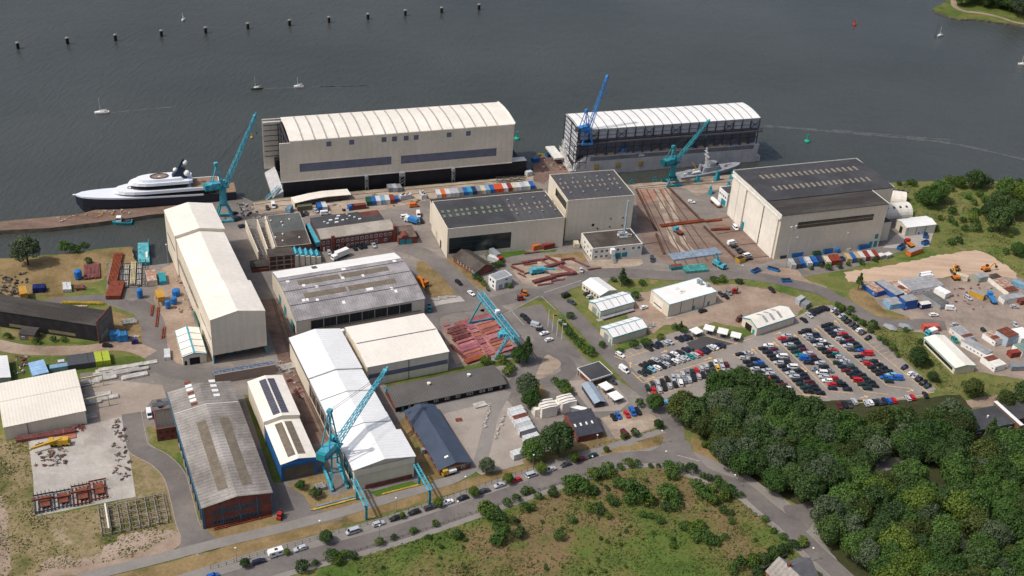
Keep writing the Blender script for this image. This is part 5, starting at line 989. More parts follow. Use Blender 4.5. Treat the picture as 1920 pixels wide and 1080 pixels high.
b = Bd('steel_frame_dock', 'second floating dock with white arched roof on open dark steel frames and grey hull', 'floating dock', S1(430, 496), S1(1780, 402), S1(320, 378), 25.2)
W, D = b.w, b.d; D2 = b
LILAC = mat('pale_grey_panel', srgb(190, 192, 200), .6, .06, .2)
xl, _ = b.wallpt('f', S1(392, 790)); xr, _ = b.wallpt('f', S1(1738, 690)); YN = -1.6
b.part('pontoon', MB().box(xl - 3.5, xr + 3.2, YN + .3, D + 2, WZ - 1, 1.0), GREYHULL)
b.part('hull_side', MB().extr([(xl, WZ - 1), (xr, WZ - 1), (xr + 1, 9.0), (xl + 7, 9.0), (xl, 5.0)], YN, 3.0), GREYHULL); b.part('hull_side', MB().box(xl, xr, D - 3.5, D + 1.5, WZ - 1, 9.2), GREYHULL)
b.part('hull_band', MB().box(xl + 8, xr - 2.5, YN - .06, YN + .02, 6.4, 8.8), mat('slate_band', srgb(118, 120, 128), .6))
b.part('name_board', MB().box(W * .33, W * .36, YN - .12, YN - .07, 7.2, 8.2), OFFWHITE)
for p in ((545, 775), (705, 762), (875, 747), (1055, 733)): a, z = b.wallpt('f', S1(*p)); b.part('fender_ring', MB().box(a - 1.4, a + 1.4, YN - .5, YN - .05, 1.0, 4.2).tube((a, YN - .7, 2.6), (a, YN - .51, 2.6), 1.1, n=10), mat('ochre_paint', srgb(176, 150, 92), .7))
for i in range(14): a = xl + 12 + i * (xr - xl - 16) / 14; b.part('deck_box', MB().box(a, a + 3.6, YN + .2, 1.4, 9.02, 9.9), mat('tan_cover', srgb(176, 160, 138), .8)) if i not in (3, 4, 12) else None
N = 10; arc = [(D * i / N - .4 + .8 * i / N, 25.3 + 1.0 * math.sin(math.pi * i / N)) for i in range(N + 1)]
k = MB(); k.loft([[(-.5, a, z) for a, z in arc] + [(-.5, a, z - .4) for a, z in reversed(arc)], [(W + .5, a, z) for a, z in arc] + [(W + .5, a, z - .4) for a, z in reversed(arc)]], cap=False); b.part('roof', k, WHITE)
for i in range(0, 21):
    x = -.45 + (W + .6) * i / 20; k = MB()
    for (a0, z0), (a1, z1) in zip(arc, arc[1:]): k.extr([(a0, z0 + .02), (a1, z1 + .02), (a1, z1 + .2), (a0, z0 + .2)], x, x + .3, 0, 'x')
    b.part('roof_rib', k, GREYSTEEL)
b.part('eave_band', MB().box(-.4, W + .4, -.55, -.3, 23.6, 25.2), GALV)
for i in range(21):
    x = W * i / 20 - .2; b.part('column', MB().box(x, x + .4, -.9, -.4, 9.02, 24.9), DGREY)
    if i < 20:
        xa, xb = x + .4, x + W / 20; b.part('side_panel', MB().box(xa + .1, xb - .1, -.2, .0, 19.2, 23.5), LILAC)
        k = MB(); k.beam((xa, -.6, 17.9), (xb, -.6, 19.0), .3); k.beam((xa, -.6, 19.0), (xb, -.6, 17.9), .3)
        if i % 3 == 1: k.beam((xa, -.6, 19.2), (xb, -.6, 23.6), .25); k.beam((xa, -.6, 23.6), (xb, -.6, 19.2), .25)
        k.beam((xa, -.6, 21.5), (xb, -.6, 21.5), .18); k.beam((xb - .1, -.6, 17.9), (xb - .1, -.6, 23.5), .2); b.part('bracing', k, DGREY); b.part('lower_brace', MB().beam((xa, -.55, 13.5), (xb, -.55, 13.5), .25).beam((xa, -.6, 9.2), (xb, -.6, 13.4), .18), DGREY)
b.part('walkway', MB().box(-2, W + 2, -2.6, -.95, 17.2, 17.8), GREYSTEEL); b.part('walkway_truss', lattice(MB(), (-2, -2.2, 18.5), (W + 2, -2.2, 18.5), .3, .3, 50, .16, 1.6, 1.6, .12), DGREY)
b.part('inner_wall', MB().box(0, W, 1.2, 1.4, 9, 23), mat('shaded_sheeting', srgb(112, 114, 124), .8, .14, .2)); b.part('rear_wall', MB().box(0, W, D - .2, D + .2, 9, 25.2), LILAC)  # inner sheeting coloured dark for the shade behind the open frames
b.part('right_end_wall', MB().box(W - .2, W + .1, 1, D - .25, 19, 25.2), LILAC)
for i in range(8): z = 4.2 + i * 2.6; b.part('end_slat', MB().box(-.5, -.2, .5, D - .5, z, z + 1.5), mat('silver_sheet', srgb(196, 198, 204), .5)); 
b.part('end_backing', MB().box(-.1, .1, .4, D - .4, 1, 25), DGREY)
k = MB()
for y in (0, D * .5, D): k.beam((-.8, y, 1), (-.8, y, 25), .4)
for z in (6, 11, 16): k.beam((-3, -1.5, z), (5, -1.5, z), .3); k.beam((-3, -1.5, z - 5), (5, -1.5, z), .25); k.beam((-3, D * .4, z), (-3, -1.5, z), .3)
for x in (-3, 1, 5): k.beam((x, -1.5, 2), (x, -1.5, 17), .3)
b.part('stair_frame', k, DGREY)
b.part('end_platform', MB().box(xl - 9, xl - 3.6, D * .45, D + 4, 3.2, 4.2), OFFWHITE); b.part('bridge', lattice(MB(), (xl - 3, 2, 2.5), (xl - 1, D, 5.2), 1.6, 1.6, 9, .2), OFFWHITE)
for f in (.235, .62): b.part('winch', MB().box(W * f, W * f + 2.6, -.8, 1, 9.9, 12.4), CBLUE if f < .5 else mat('navy_paint', srgb(40, 60, 110), .5))

# ---------------------------------------------------------------- cranes
def luff(name, label, base, rail, gauge, length, hp, col_h, tip_px, az, m, md, a_h=14.0, col_r=1.1, jw=2.2, size=1.0, z0=0.0, legs=True, lat_leg=False):
    t = thing(name, label, 'crane', (base.x, base.y, z0), rail); M_ = Matrix.Rotation(-rail, 4, 'Z')
    g, l2 = gauge / 2, length / 2; top = hp + col_h
    if legs:
        for sx in (-1, 1):
            for sy in (-1, 1):
                k = MB().beam((sx * l2 * .92, sy * g, .9), (sx * 1.3, sy * 1.3, hp), .6 * size, .7 * size)
                k.obj('leg', md if sx < 0 else m, t)
            MB().box(-l2, l2, sx * g - .45, sx * g + .45, .25, 1.3).obj('bogie', m, t)
        k = MB(); k.beam((-l2 * .55, -g, hp * .45), (-l2 * .55, g, hp * .45), .5); k.beam((l2 * .55, -g, hp * .45), (l2 * .55, g, hp * .45), .5); k.obj('tie_beam', m, t)
    MB().box(-2 * size, 2 * size, -2 * size, 2 * size, hp - .6, hp + .3).obj('portal_top', md, t)
    if col_h > 1: MB().tube((0, 0, hp + .3), (0, 0, top - .3), col_r * 1.25, col_r, 14).obj('column', m, t)
    MB().tube((0, 0, top - .3), (0, 0, top + .5), 2.0 * size, n=16).obj('slew_ring', md, t)
    tw = on_plane(tip_px, (base.x, base.y, z0), (-math.sin(az), math.cos(az), 0)); tip = M_ @ (tw - Vector((base.x, base.y, z0)))
    dv = Vector((math.cos(az - rail), math.sin(az - rail), 0)); sv = Vector((-dv.y, dv.x, 0)); up = Vector((0, 0, 1))
    R4_ = Matrix((( dv.x, sv.x, 0, 0), (dv.y, sv.y, 0, 0), (0, 0, 1, 0), (0, 0, 0, 1)))
    MB().box(-7.5 * size, -1.0 * size, -1.7 * size, 1.7 * size, top + .7, top + 3.5 * size, M=R4_).obj('machine_house', m, t)
    MB().box(-9.0 * size, -7.6 * size, -1.8 * size, 1.8 * size, top + .5, top + 3.4 * size, M=R4_).obj('counterweight', md if md is not m else DGREY, t)
    MB().box(-7.4 * size, 3 * size, -2.1 * size, 2.1 * size, top + .45, top + .7, M=R4_).obj('slew_platform', md, t)
    k = MB().box(1.0 * size, 3.0 * size, 1.3 * size, 2.9 * size, top + .75, top + 3 * size, M=R4_); cb = k.obj('cab', m, t); MB().box(3.0 * size, 3.06 * size, 1.4 * size, 2.8 * size, top + 1.5, top + 2.8 * size, M=R4_).obj('window', GLASS, cb)
    ap = R4_ @ Vector((-2.2 * size, 0, top + a_h)); k = MB()
    for s in (-1, 1):
        k.beam(R4_ @ Vector((.8 * size, s * 1.6 * size, top + .7)), ap + sv * s * .5, .5 * size); k.beam(R4_ @ Vector((-5.5 * size, s * 1.6 * size, top + 3 * size)), ap + sv * s * .5, .4 * size)
    for f in (.35, .65): k.beam(R4_ @ Vector((.8 * size - 3 * size * f, -1.4 * size * (1 - f * .6), top + a_h * f)), R4_ @ Vector((.8 * size - 3 * size * f, 1.4 * size * (1 - f * .6), top + a_h * f)), .3 * size)
    k.box(-3.2 * size, -1.4 * size, -.8 * size, .8 * size, top + a_h - .5, top + a_h + .7, M=R4_); k.obj('a_frame', m, t)
    piv = R4_ @ Vector((1.8 * size, 0, top + 1.2)); n = max(8, int((tip - piv).length / 2.2))
    lattice(MB(), piv, piv.lerp(tip, .93), jw, jw * .5, n, .28 * size, jw * .9, jw * .4, .16 * size).obj('jib', m, t)
    k = MB().beam(piv.lerp(tip, .92), tip, .55 * size, .7 * size); k.tube(piv.lerp(tip, .95) - sv * .8, piv.lerp(tip, .95) + sv * .8, .8 * size, n=10); k.obj('jib_head', m, t)
    k = MB()
    for s in (-.4, .4): k.beam(ap + sv * s, piv.lerp(tip, .9) + sv * s, .09)
    k.obj('luffing_rope', DGREY, t); hk = piv.lerp(tip, .97); MB().beam(hk, hk - up * 9, .08).beam(hk - up * 9, hk - up * 10.4, .7).obj('hook_block', md, t)
    return t
luff('jib_crane', 'tall teal jib crane on the quay between the moored yacht and the cream shed', at(T1(1302, 955)), R(16), 7, 9, 9, 8.6, (481, 211), R(32), TEAL, TEALD, 13.5, 1.5, 2.2)
luff('jib_crane', 'teal portal jib crane on rails beside the white-roofed long hall', at(T5(262, 832)), R(114), 5.6, 15, 13.5, 0.4, (727, 688), R(67), TEAL, TEALD, 18, 1.2, 2.0)
luff('jib_crane', 'bright blue jib crane standing on the steel-framed floating dock', D2.wrl(D2.wallpt('f', S1(470, 575))[0], -1), D2.ang, 4.6, 6.5, 7.5, .8, (1140, 139), R(40), CBLUE, CBLUE, 12, 1.2, 2.0, .85, z0=17.2)
luff('jib_crane', 'teal jib crane on the slipway quay in front of the grey warship', at(S1(1113, 900)), R(20), 7, 9, 5, 7.8, (1331, 224), R(38), TEALD, mat('deep_teal_paint', srgb(24, 92, 100), .5), 10.5, 1.4, 2.0)
# gantry crane over the plate yard
g0, g1 = at(T6(425, 235), 12), at(T6(850, 770), 12); t = thing('gantry_crane', 'teal gantry crane spanning the yard of pink steel plates', 'crane', ((g0.x + g1.x) / 2, (g0.y + g1.y) / 2, 0), math.atan2((g1 - g0).y, (g1 - g0).x)); L = (g1 - g0).length
lattice(MB(), (-L / 2 - 2, 0, 12.2), (L / 2 + 1.5, 0, 12.2), 2.4, 2.4, 22, .4, 2.0, 2.0, .22).obj('bridge', TEAL, t)
MB().beam((-L / 2 - 2, -1.25, 13.4), (L / 2 + 1.5, -1.25, 13.4), .35, .2).obj('rail', GALV, t); MB().beam((-L / 2 - 2, 1.25, 13.4), (L / 2 + 1.5, 1.25, 13.4), .35, .2).obj('rail', GALV, t)
for sx, ml in ((-1, TEALD), (1, TEAL)):
    for sy in (-1, 1):
        if sx < 0: MB().beam((sx * (L / 2 - 2.5), sy * .9, 11.2), (sx * (L / 2 - 2.5), sy * 6.5, .7), .55).obj('leg', ml, t)
        else: lattice(MB(), (sx * (L / 2 - 4), sy * .9, 11.2), (sx * (L / 2 - 4), sy * 6.5, .9), 1.6, .6, 7, .25, 1.2, .5, .16).obj('leg', ml, t)
    MB().box(sx * (L / 2 - (2.5 if sx < 0 else 4)) - .4, sx * (L / 2 - (2.5 if sx < 0 else 4)) + .4, -7, 7, .25, .95).obj('bogie', TEALD, t)
MB().box(L / 2 - 9.5, L / 2 - 5.5, -2.8, 2.8, 9.4, 11.0).obj('trolley', TEAL, t); MB().box(L / 2 - 8.5, L / 2 - 6.3, -4.2, -2.9, 8.6, 10.8).obj('cab', TEAL, t); MB().box(-1.5, .1, -.9, .9, 13.5, 14.8).obj('winch_house', WHITE, t)
k = MB()
for s in (-2, 2): k.beam((L / 2 - 7.5, s * .5, 9.4), (L / 2 - 7.5, s, 3.2), .08)
k.beam((L / 2 - 7.5, -2.6, 3), (L / 2 - 7.5, 2.6, 3), .5); k.obj('lifting_beam', ORANGE, t)
# mobile cranes
def truck_crane(label, base, ang, tip, m, name='mobile_crane'):
    t = thing(name, label, 'mobile crane', base, ang); MB().box(-3.6, 3.6, -1.25, 1.25, .7, 1.5).obj('chassis', m, t)
    for x in (-2.6, -1.2, 1.4, 2.8):
        k = MB(); k.tube((x, -1.3, .55), (x, 1.3, .55), .55, n=10); k.obj('axle', TYRE, t)
    c_ = MB().box(2.3, 3.9, -1.2, 1.2, 1.5, 2.9).obj('cab', m, t); MB().box(3.9, 3.95, -1.0, 1.0, 2.0, 2.7).obj('window', GLASS, c_)
    MB().box(-3, .6, -1.2, 1.2, 1.55, 3.0).obj('upper_works', m, t); q = Matrix.Rotation(-ang, 3, 'Z') @ (tip - base); MB().beam((-.5, 0, 2.8), q, .7, .8).beam((-.5, 0, 2.8), Vector((-.5, 0, 2.8)).lerp(q, .55), .95, 1.05).obj('boom', m, t); return t
g = at(S3(430, 880)); truck_crane('teal crawler-like mobile crane with short raised boom by the lattice pallets', g, R(-50), on_plane(S3(412, 775), g, (0, 1, 0)), TEAL)
g = at(S2(905, 850)); truck_crane('teal mobile crane with long lowered boom among the red steel beams', g, R(25), at(S2(1045, 818), 3.2), TEAL)
g = at(R4(410, 195)); truck_crane('yellow mobile crane with long boom lowered over the concrete pad', g, R(190), at(R4(205, 222), 2.2), YELLOW)
g = at(R5(1480, 770)); truck_crane('yellow boom machine parked at the end of the grey sheet roof', g, R(-40), at(R5(1500, 800), 4.5), ORANGE)
# ---------------------------------------------------------------- ships and boats
NAVY = mat('navy_hull_paint', srgb(36, 44, 62), .35, .06, .2, spec=.5)
def hullrings(L, B, z0, sheer, n=22, fine=.42, flare=.75, stern=.9, wl0=.05):
    out = []
    for i in range(n + 1):
        t = i / n; tt = min(1, t / fine); bd = B / 2 * math.sqrt(max(.0004, 1 - (1 - tt) ** 2)); tw = max(0, min(1, (t - wl0) / (fine * 1.2))); bw = B / 2 * flare * math.sqrt(max(.0004, 1 - (1 - tw) ** 2.0)); bw = min(bw, bd)
        if t > .8: f = 1 - (1 - stern) * (t - .8) / .2; bd *= f; bw *= f
        x = L * (1 - t); xw = x - (L * wl0 * .8 if t < .02 else 0); zs = sheer(t)
        out.append([(x, -bd, zs), (x, -bd * .99, zs * .5 + z0 * .2), (xw, -bw, z0), (xw, bw, z0), (x, bd * .99, zs * .5 + z0 * .2), (x, bd, zs)])
    return out
bow, stn = at(T1(92, 768), 6.6), at(T1(1385, 700), 4.2); bow.z = stn.z = 0; L = (bow - stn).length
t = thing('motor_yacht', 'large white motor yacht with navy hull moored along the pier', 'yacht', stn, math.atan2((bow - stn).y, (bow - stn).x)); BM = 12.6
MB().loft(hullrings(L, BM, WZ - .8, lambda s: 4.3 + 2.6 * (1 - s) ** 1.6, 24, .40, .8, .92)).obj('hull', NAVY, t)
def plan(x0, x1, bw, nose, n=9, tail=.85):          # rounded nose towards +x
    P = [(x0, -bw * tail), (x0 + 2, -bw)]
    for i in range(n + 1): a = -math.pi / 2 + math.pi * i / n; P.append((x1 - nose + nose * math.cos(a), bw * math.sin(a)))
    return P + [(x0 + 2, bw), (x0, bw * tail)]
def shrink(P, f, dx=0): cx = sum(p[0] for p in P) / len(P); return [((p[0] - cx) * f + cx + dx, p[1] * f) for p in P]
YW = mat('yacht_white', srgb(226, 230, 238), .3, .02, .3, spec=.5); YG = mat('yacht_glass', srgb(26, 28, 34), .1, .05, .4, spec=.6)
k = MB(); n = 24; top = []
for s in range(n + 1):
    u = s / n; tt = min(1, u / .40); bd = BM / 2 * math.sqrt(max(.0004, 1 - (1 - tt) ** 2)); z = 4.3 + 2.6 * (1 - u) ** 1.6; f = 1 - .08 * max(0, (u - .8) / .2); top.append((L * (1 - u), bd * f, z))
k.loft([[(x, -bd - .08, z - .1), (x, -bd - .08, z + .75), (x, bd + .08, z + .75), (x, bd + .08, z - .1)] for x, bd, z in top[:20]]); k.obj('upper_hull', YW, t)
k = MB(); k.loft([[(x, -bd + .4, z + .1), (x, -bd + .4, z + .3), (x, bd - .4, z + .3), (x, bd - .4, z + .1)] for x, bd, z in top[19:]]); k.obj('aft_deck', TIMBER, t)
P1 = plan(L * .13, L * .755, 5.9, 14); MB().prism(P1, 5.0, 7.4, 0, shrink(P1, .99)).obj('main_saloon', YG, t)
P1b = plan(L * .10, L * .77, 6.2, 15); MB().prism(P1b, 7.4, 8.9, 0, shrink(P1b, .985, -.6)).obj('upper_deck', YW, t)
P2 = plan(L * .30, L * .66, 4.9, 12); MB().prism(P2, 8.9, 11.2, 0, shrink(P2, .97)).obj('upper_saloon', YG, t)
P2b = plan(L * .27, L * .675, 5.3, 13); MB().prism(P2b, 11.2, 12.7, 0, shrink(P2b, .96, -.8)).obj('bridge_deck', YW, t)
P3 = shrink(plan(L * .31, L * .64, 4.6, 11), .95); MB().prism(P3, 12.7, 14.0, 0, shrink(P3, .9)).obj('sun_deck', YW, t)
MB().box(L * .105, L * .28, -5.4, 5.4, 8.92, 9.0).obj('teak_deck', TIMBER, t); MB().box(L * .12, L * .16, 1.0, 3.4, 9.0, 9.9).obj('deck_cover', CBLUE, t)
def ringm(cx, cy, r0, r1, z0, z1, n=20, sx=1.5): k = MB(); A = [[(cx + sx * r * math.cos(2 * math.pi * i / n), cy + r * math.sin(2 * math.pi * i / n), z) for i in range(n)] for r, z in ((r0, z0), (r0, z1), (r1, z1), (r1, z0))]; return k.loft(A, cap=False)
ringm(L * .475, 0, 2.6, 3.1, 13.9, 14.4).obj('deck_ring', GREYSTEEL, t); ringm(L * .475, 0, .6, 2.5, 13.95, 14.1).obj('pool_terrace', TIMBER, t); ringm(L * .66, 0, 1.2, 1.5, 8.85, 9.1, sx=1).obj('helipad_ring', DGREY, t); ringm(L * .82, 0, 1.6, 3.4, 6.0, 6.5, sx=1.2).obj('fore_seat', OFFWHITE, t)
MB().loft([[(L * .41, -2.4, 12.7), (L * .41, 2.4, 12.7), (L * .30, 2.4, 12.7), (L * .30, -2.4, 12.7)], [(L * .35, -1, 18), (L * .35, 1, 18), (L * .31, 1, 18), (L * .31, -1, 18)]]).obj('funnel', NAVY, t)
MB().beam((L * .36, 0, 16), (L * .315, 0, 22.5), 1.1, .9).beam((L * .335, -2.8, 19), (L * .335, 2.8, 19), .6).obj('mast', NAVY, t)
MB().ball((L * .305, 0, 20.6), 1.3, 12, 8).obj('radar_dome', WHITE, t); MB().ball((L * .30, 2.0, 15.6), 1.6, 12, 8).obj('radar_dome', WHITE, t); MB().ball((L * .37, -2.0, 16.0), 1.2, 12, 8).obj('radar_dome', WHITE, t)
MB().beam((L * .43, 0, 13), (L * .43, 0, 21), .1).obj('aerial', GREYSTEEL, t); MB().box(L * .94, L * 1.015, -.5, .5, 7.2, 7.6).obj('bowsprit', YW, t)
# warship
stn, bow = at(S1(1165, 838), 1), at(S1(1632, 748), 2.5); stn.z = bow.z = 0; L = (bow - stn).length; SG = mat('warship_grey', srgb(146, 150, 158), .55, .08, .3)
t = thing('patrol_boat', 'grey naval patrol boat with lattice mast moored below the steel-framed dock', 'warship', stn, math.atan2((bow - stn).y, (bow - stn).x))
MB().loft(hullrings(L, 8.0, WZ - .5, lambda s: 1.3 + 2.0 * (1 - s) ** 2, 18, .5, .8)).obj('hull', SG, t)
for x0, x1, y, z0, z1, nm in ((L * .36, L * .66, 2.7, 1.6, 4.4, 'deckhouse'), (L * .46, L * .60, 2.2, 4.4, 6.6, 'bridge'), (L * .12, L * .24, 1.7, 1.4, 3.0, 'aft_house'), (L * .72, L * .78, 1.0, 2.0, 3.4, 'gun_turret')): P = plan(x0, x1, y, y); MB().prism(P, z0, z1, 0, shrink(P, .9)).obj(nm, SG, t)
MB().box(L * .545, L * .602, -1.9, 1.9, 5.4, 6.1).obj('window_band', GLASS, t)
lattice(MB(), (L * .45, 0, 4.4), (L * .40, 0, 16), 1.8, .4, 9, .16).beam((L * .42, -2.6, 11), (L * .42, 2.6, 11), .2).beam((L * .405, -2, 13.6), (L * .405, 2, 13.6), .2).obj('mast', WHITE, t)
MB().tube((L * .34, 0, 3), (L * .34, 0, 6), 1.0, .8, 12).obj('funnel', SG, t); MB().beam((L * .3, 0, 3), (L * .22, 1.5, 7.5), .3).obj('derrick', YELLOW, t); MB().box(L * .2, L * .32, -2.6, -1.2, 2, 2.9).obj('life_raft', OFFWHITE, t); MB().beam((L * .75, 0, 3), (L * .85, 0, 3.4), .2).obj('gun_barrel', DGREY, t)
for i in range(10): x = L * (.06 + .03 * i); MB().box(x, x + .7, -2.4 + (i % 4) * 1.3, -1.6 + (i % 4) * 1.3, 1.3, 2.2).obj('deck_fitting', OFFWHITE if i % 2 else SG, t)
# teal workboat, teal barge
g0, g1 = at(T1(552, 972), -1), at(T1(384, 972), -1); L = (g1 - g0).length; t = thing('workboat', 'small teal workboat with white wheelhouse lying against the pier', 'boat', (g0.x, g0.y, 0), math.atan2((g1 - g0).y, (g1 - g0).x))
MB().loft(hullrings(L, 4.4, WZ - .4, lambda s: -.9 + .8 * (1 - s) ** 2, 12, .4, .8)).obj('hull', TEALD, t); MB().prism(plan(L * .08, L * .9, 1.6, 1.5), -.75, -.55).obj('deck', DGREY, t); h = MB().box(L * .5, L * .74, -1.3, 1.3, -.6, 1.7).obj('wheelhouse', WHITE, t); MB().box(L * .52, L * .745, -1.32, 1.32, .6, 1.3).obj('window', GLASS, h); MB().beam((L * .5, 0, 1.7), (L * .48, 0, 6), .14).obj('mast', WHITE, t)
b = Bd('barge', 'flat turquoise barge with peeling deck moored in the basin corner', 'barge', R2(1035, 612), R2(1122, 605), R2(992, 465), -.6); b.part('hull', MB().box(0, b.w, 0, b.d, WZ - .5, -.6), TEAL); b.part('deck', MB().box(.2, b.w - .2, .2, b.d - .2, -.59, -.5), mat('worn_turquoise', srgb(112, 186, 196), .7, .14, .25, col2=srgb(70, 140, 150)))
b.part('side_rail', MB().box(b.w - .3, b.w, b.d * .3, b.d, -.49, 1.4), TEALD); b.part('hatch', MB().box(b.w * .68, b.w * .86, b.d * .2, b.d * .5, -.49, -.2), OFFWHITE)
for i in range(6): x, y = b.w * rnd.uniform(.1, .6), b.d * rnd.uniform(.1, .9); b.part('deck_pipe', MB().beam((x, y, -.3), (x + rnd.uniform(-2, 2), y + rnd.uniform(-1.5, 1.5), -.3), .2), TEALD)
def sailboat(label, p, q, hm, cover=None, mast=1.15):
    g0, g1 = at(p, WZ), at(q, WZ); L = max(5.5, (g1 - g0).length); t = thing('sailing_boat', label, 'sailing boat', (g0.x, g0.y, WZ), math.atan2((g1 - g0).y, (g1 - g0).x), 'sailing boats on the water')
    MB().loft(hullrings(L, L * .33, -.3, lambda s: .9 + .3 * (1 - s), 12, .6, .8, .8)).obj('hull', hm, t); MB().prism(plan(L * .3, L * .72, L * .09, .8), .95, 1.5).obj('cabin', WHITE, t); MB().prism(plan(L * .08, L * .28, L * .1, .3), .98, 1.05).obj('cockpit', TIMBER, t)
    MB().tube((L * .6, 0, 1), (L * .6, 0, L * mast), .13, .09, 6).obj('mast', OFFWHITE, t); MB().beam((L * .6, 0, 2.0), (L * .15, 0, 2.0), .16 if not cover else .45).obj('boom', cover or OFFWHITE, t); MB().beam((L * .6, 0, L * mast), (L * .99, 0, 1.2), .05).beam((L * .6, 0, L * mast), (L * .03, 0, 1.1), .05).obj('rigging', GALV, t); return t
sailboat('white sloop with a deck tent under way above the yacht', (205, 211), (177, 213), WHITE, OFFWHITE)
sailboat('dark green sailing boat, left one of the pair above the covered dock', (492, 166), (470, 168), mat('green_hull', srgb(60, 84, 76), .5), None)
sailboat('small all-white sailing boat, right one of the pair above the covered dock', (569, 163), (551, 164), WHITE, WHITE)
sailboat('lone sailing boat with bare mast among the row of mooring dolphins', (345, 36), (343, 39), WHITE)
sailboat('sailing boat moored near the wooded far bank, its mast reflected', (1766, 66), (1758, 69), WHITE)
sailboat('cream cruising boat cut by the right edge of the picture', (1926, 122), (1908, 121), OFFWHITE)
k = MB().box(-.6, .6, -.6, .6, -.6, .3).tube((0, 0, .3), (0, 0, 11), .14, .1, 6); o = k.obj('mooring_mast', DGREY, None, at((1753, 70), WZ)); tag(o, 'thin dark mast standing in the water beside the moored sailing boat', 'mast')
# mooring dolphins
t0 = thing('mooring_dolphin', 'x', 'dolphin', (0, 0, WZ), 0, 'row of mooring dolphins'); t0.scale = (.72, .72, .8); k = MB()
for i in range(7): a = i * 2 * math.pi / 6; r = 1.1 if i < 6 else 0; k.tube((r * math.cos(a), r * math.sin(a), -2), (r * .8 * math.cos(a), r * .8 * math.sin(a), 5.0), .5, n=8)
k.obj('piles', mat('tarred_timber', srgb(32, 30, 30), .9), t0); MB().tube((0, 0, 5.0), (0, 0, 5.5), 1.9, 1.7, 12).tube((0, 0, 5.5), (0, 0, 6.1), 1.3, .5, 12).obj('cap', mat('pale_cap', srgb(150, 148, 144), .8), t0)
for i, p in enumerate(((34, 91), (127, 82), (217, 76), (303, 68), (386, 62), (465, 54), (543, 48), (617, 42), (690, 36), (760, 29), (828, 24), (898, 18))):
    lab = ORD[i] + ' mooring dolphin from the left in the row of black pile clusters'
    if i == 0: t0.location = at(p, WZ); t0['label'] = lab
    else: dup(t0, at(p, WZ), i * .4, lab)
def buoy(label, p, m, s=1.0):
    t = thing('buoy', label, 'buoy', at(p, WZ), 0, 'buoys'); MB().loft([[(r * math.cos(2 * math.pi * i / 12) * s, r * math.sin(2 * math.pi * i / 12) * s, z * s) for i in range(12)] for r, z in ((.9, -.5), (1.5, .2), (1.4, .8), (.6, 1.3))]).obj('float', m, t); MB().tube((0, 0, 1.2 * s), (0, 0, 3.6 * s), .35 * s, .25 * s, 8).beam((-.6 * s, 0, 3.8 * s), (.6 * s, 0, 3.8 * s), .5 * s).obj('topmark', m, t)
BG = mat('buoy_green', srgb(36, 168, 142), .5)
buoy('red channel buoy alone on the wide water', (1602, 47), REDP, 1.1); buoy('green channel buoy right of the steel-framed dock', (1513, 266), BG, 1.2); buoy('green buoy close behind the right end of the covered dock', (969, 261), BG, 1.2); buoy('small yellow marker buoy left of the covered dock', (472, 258 - 0), YELLOW, .6)
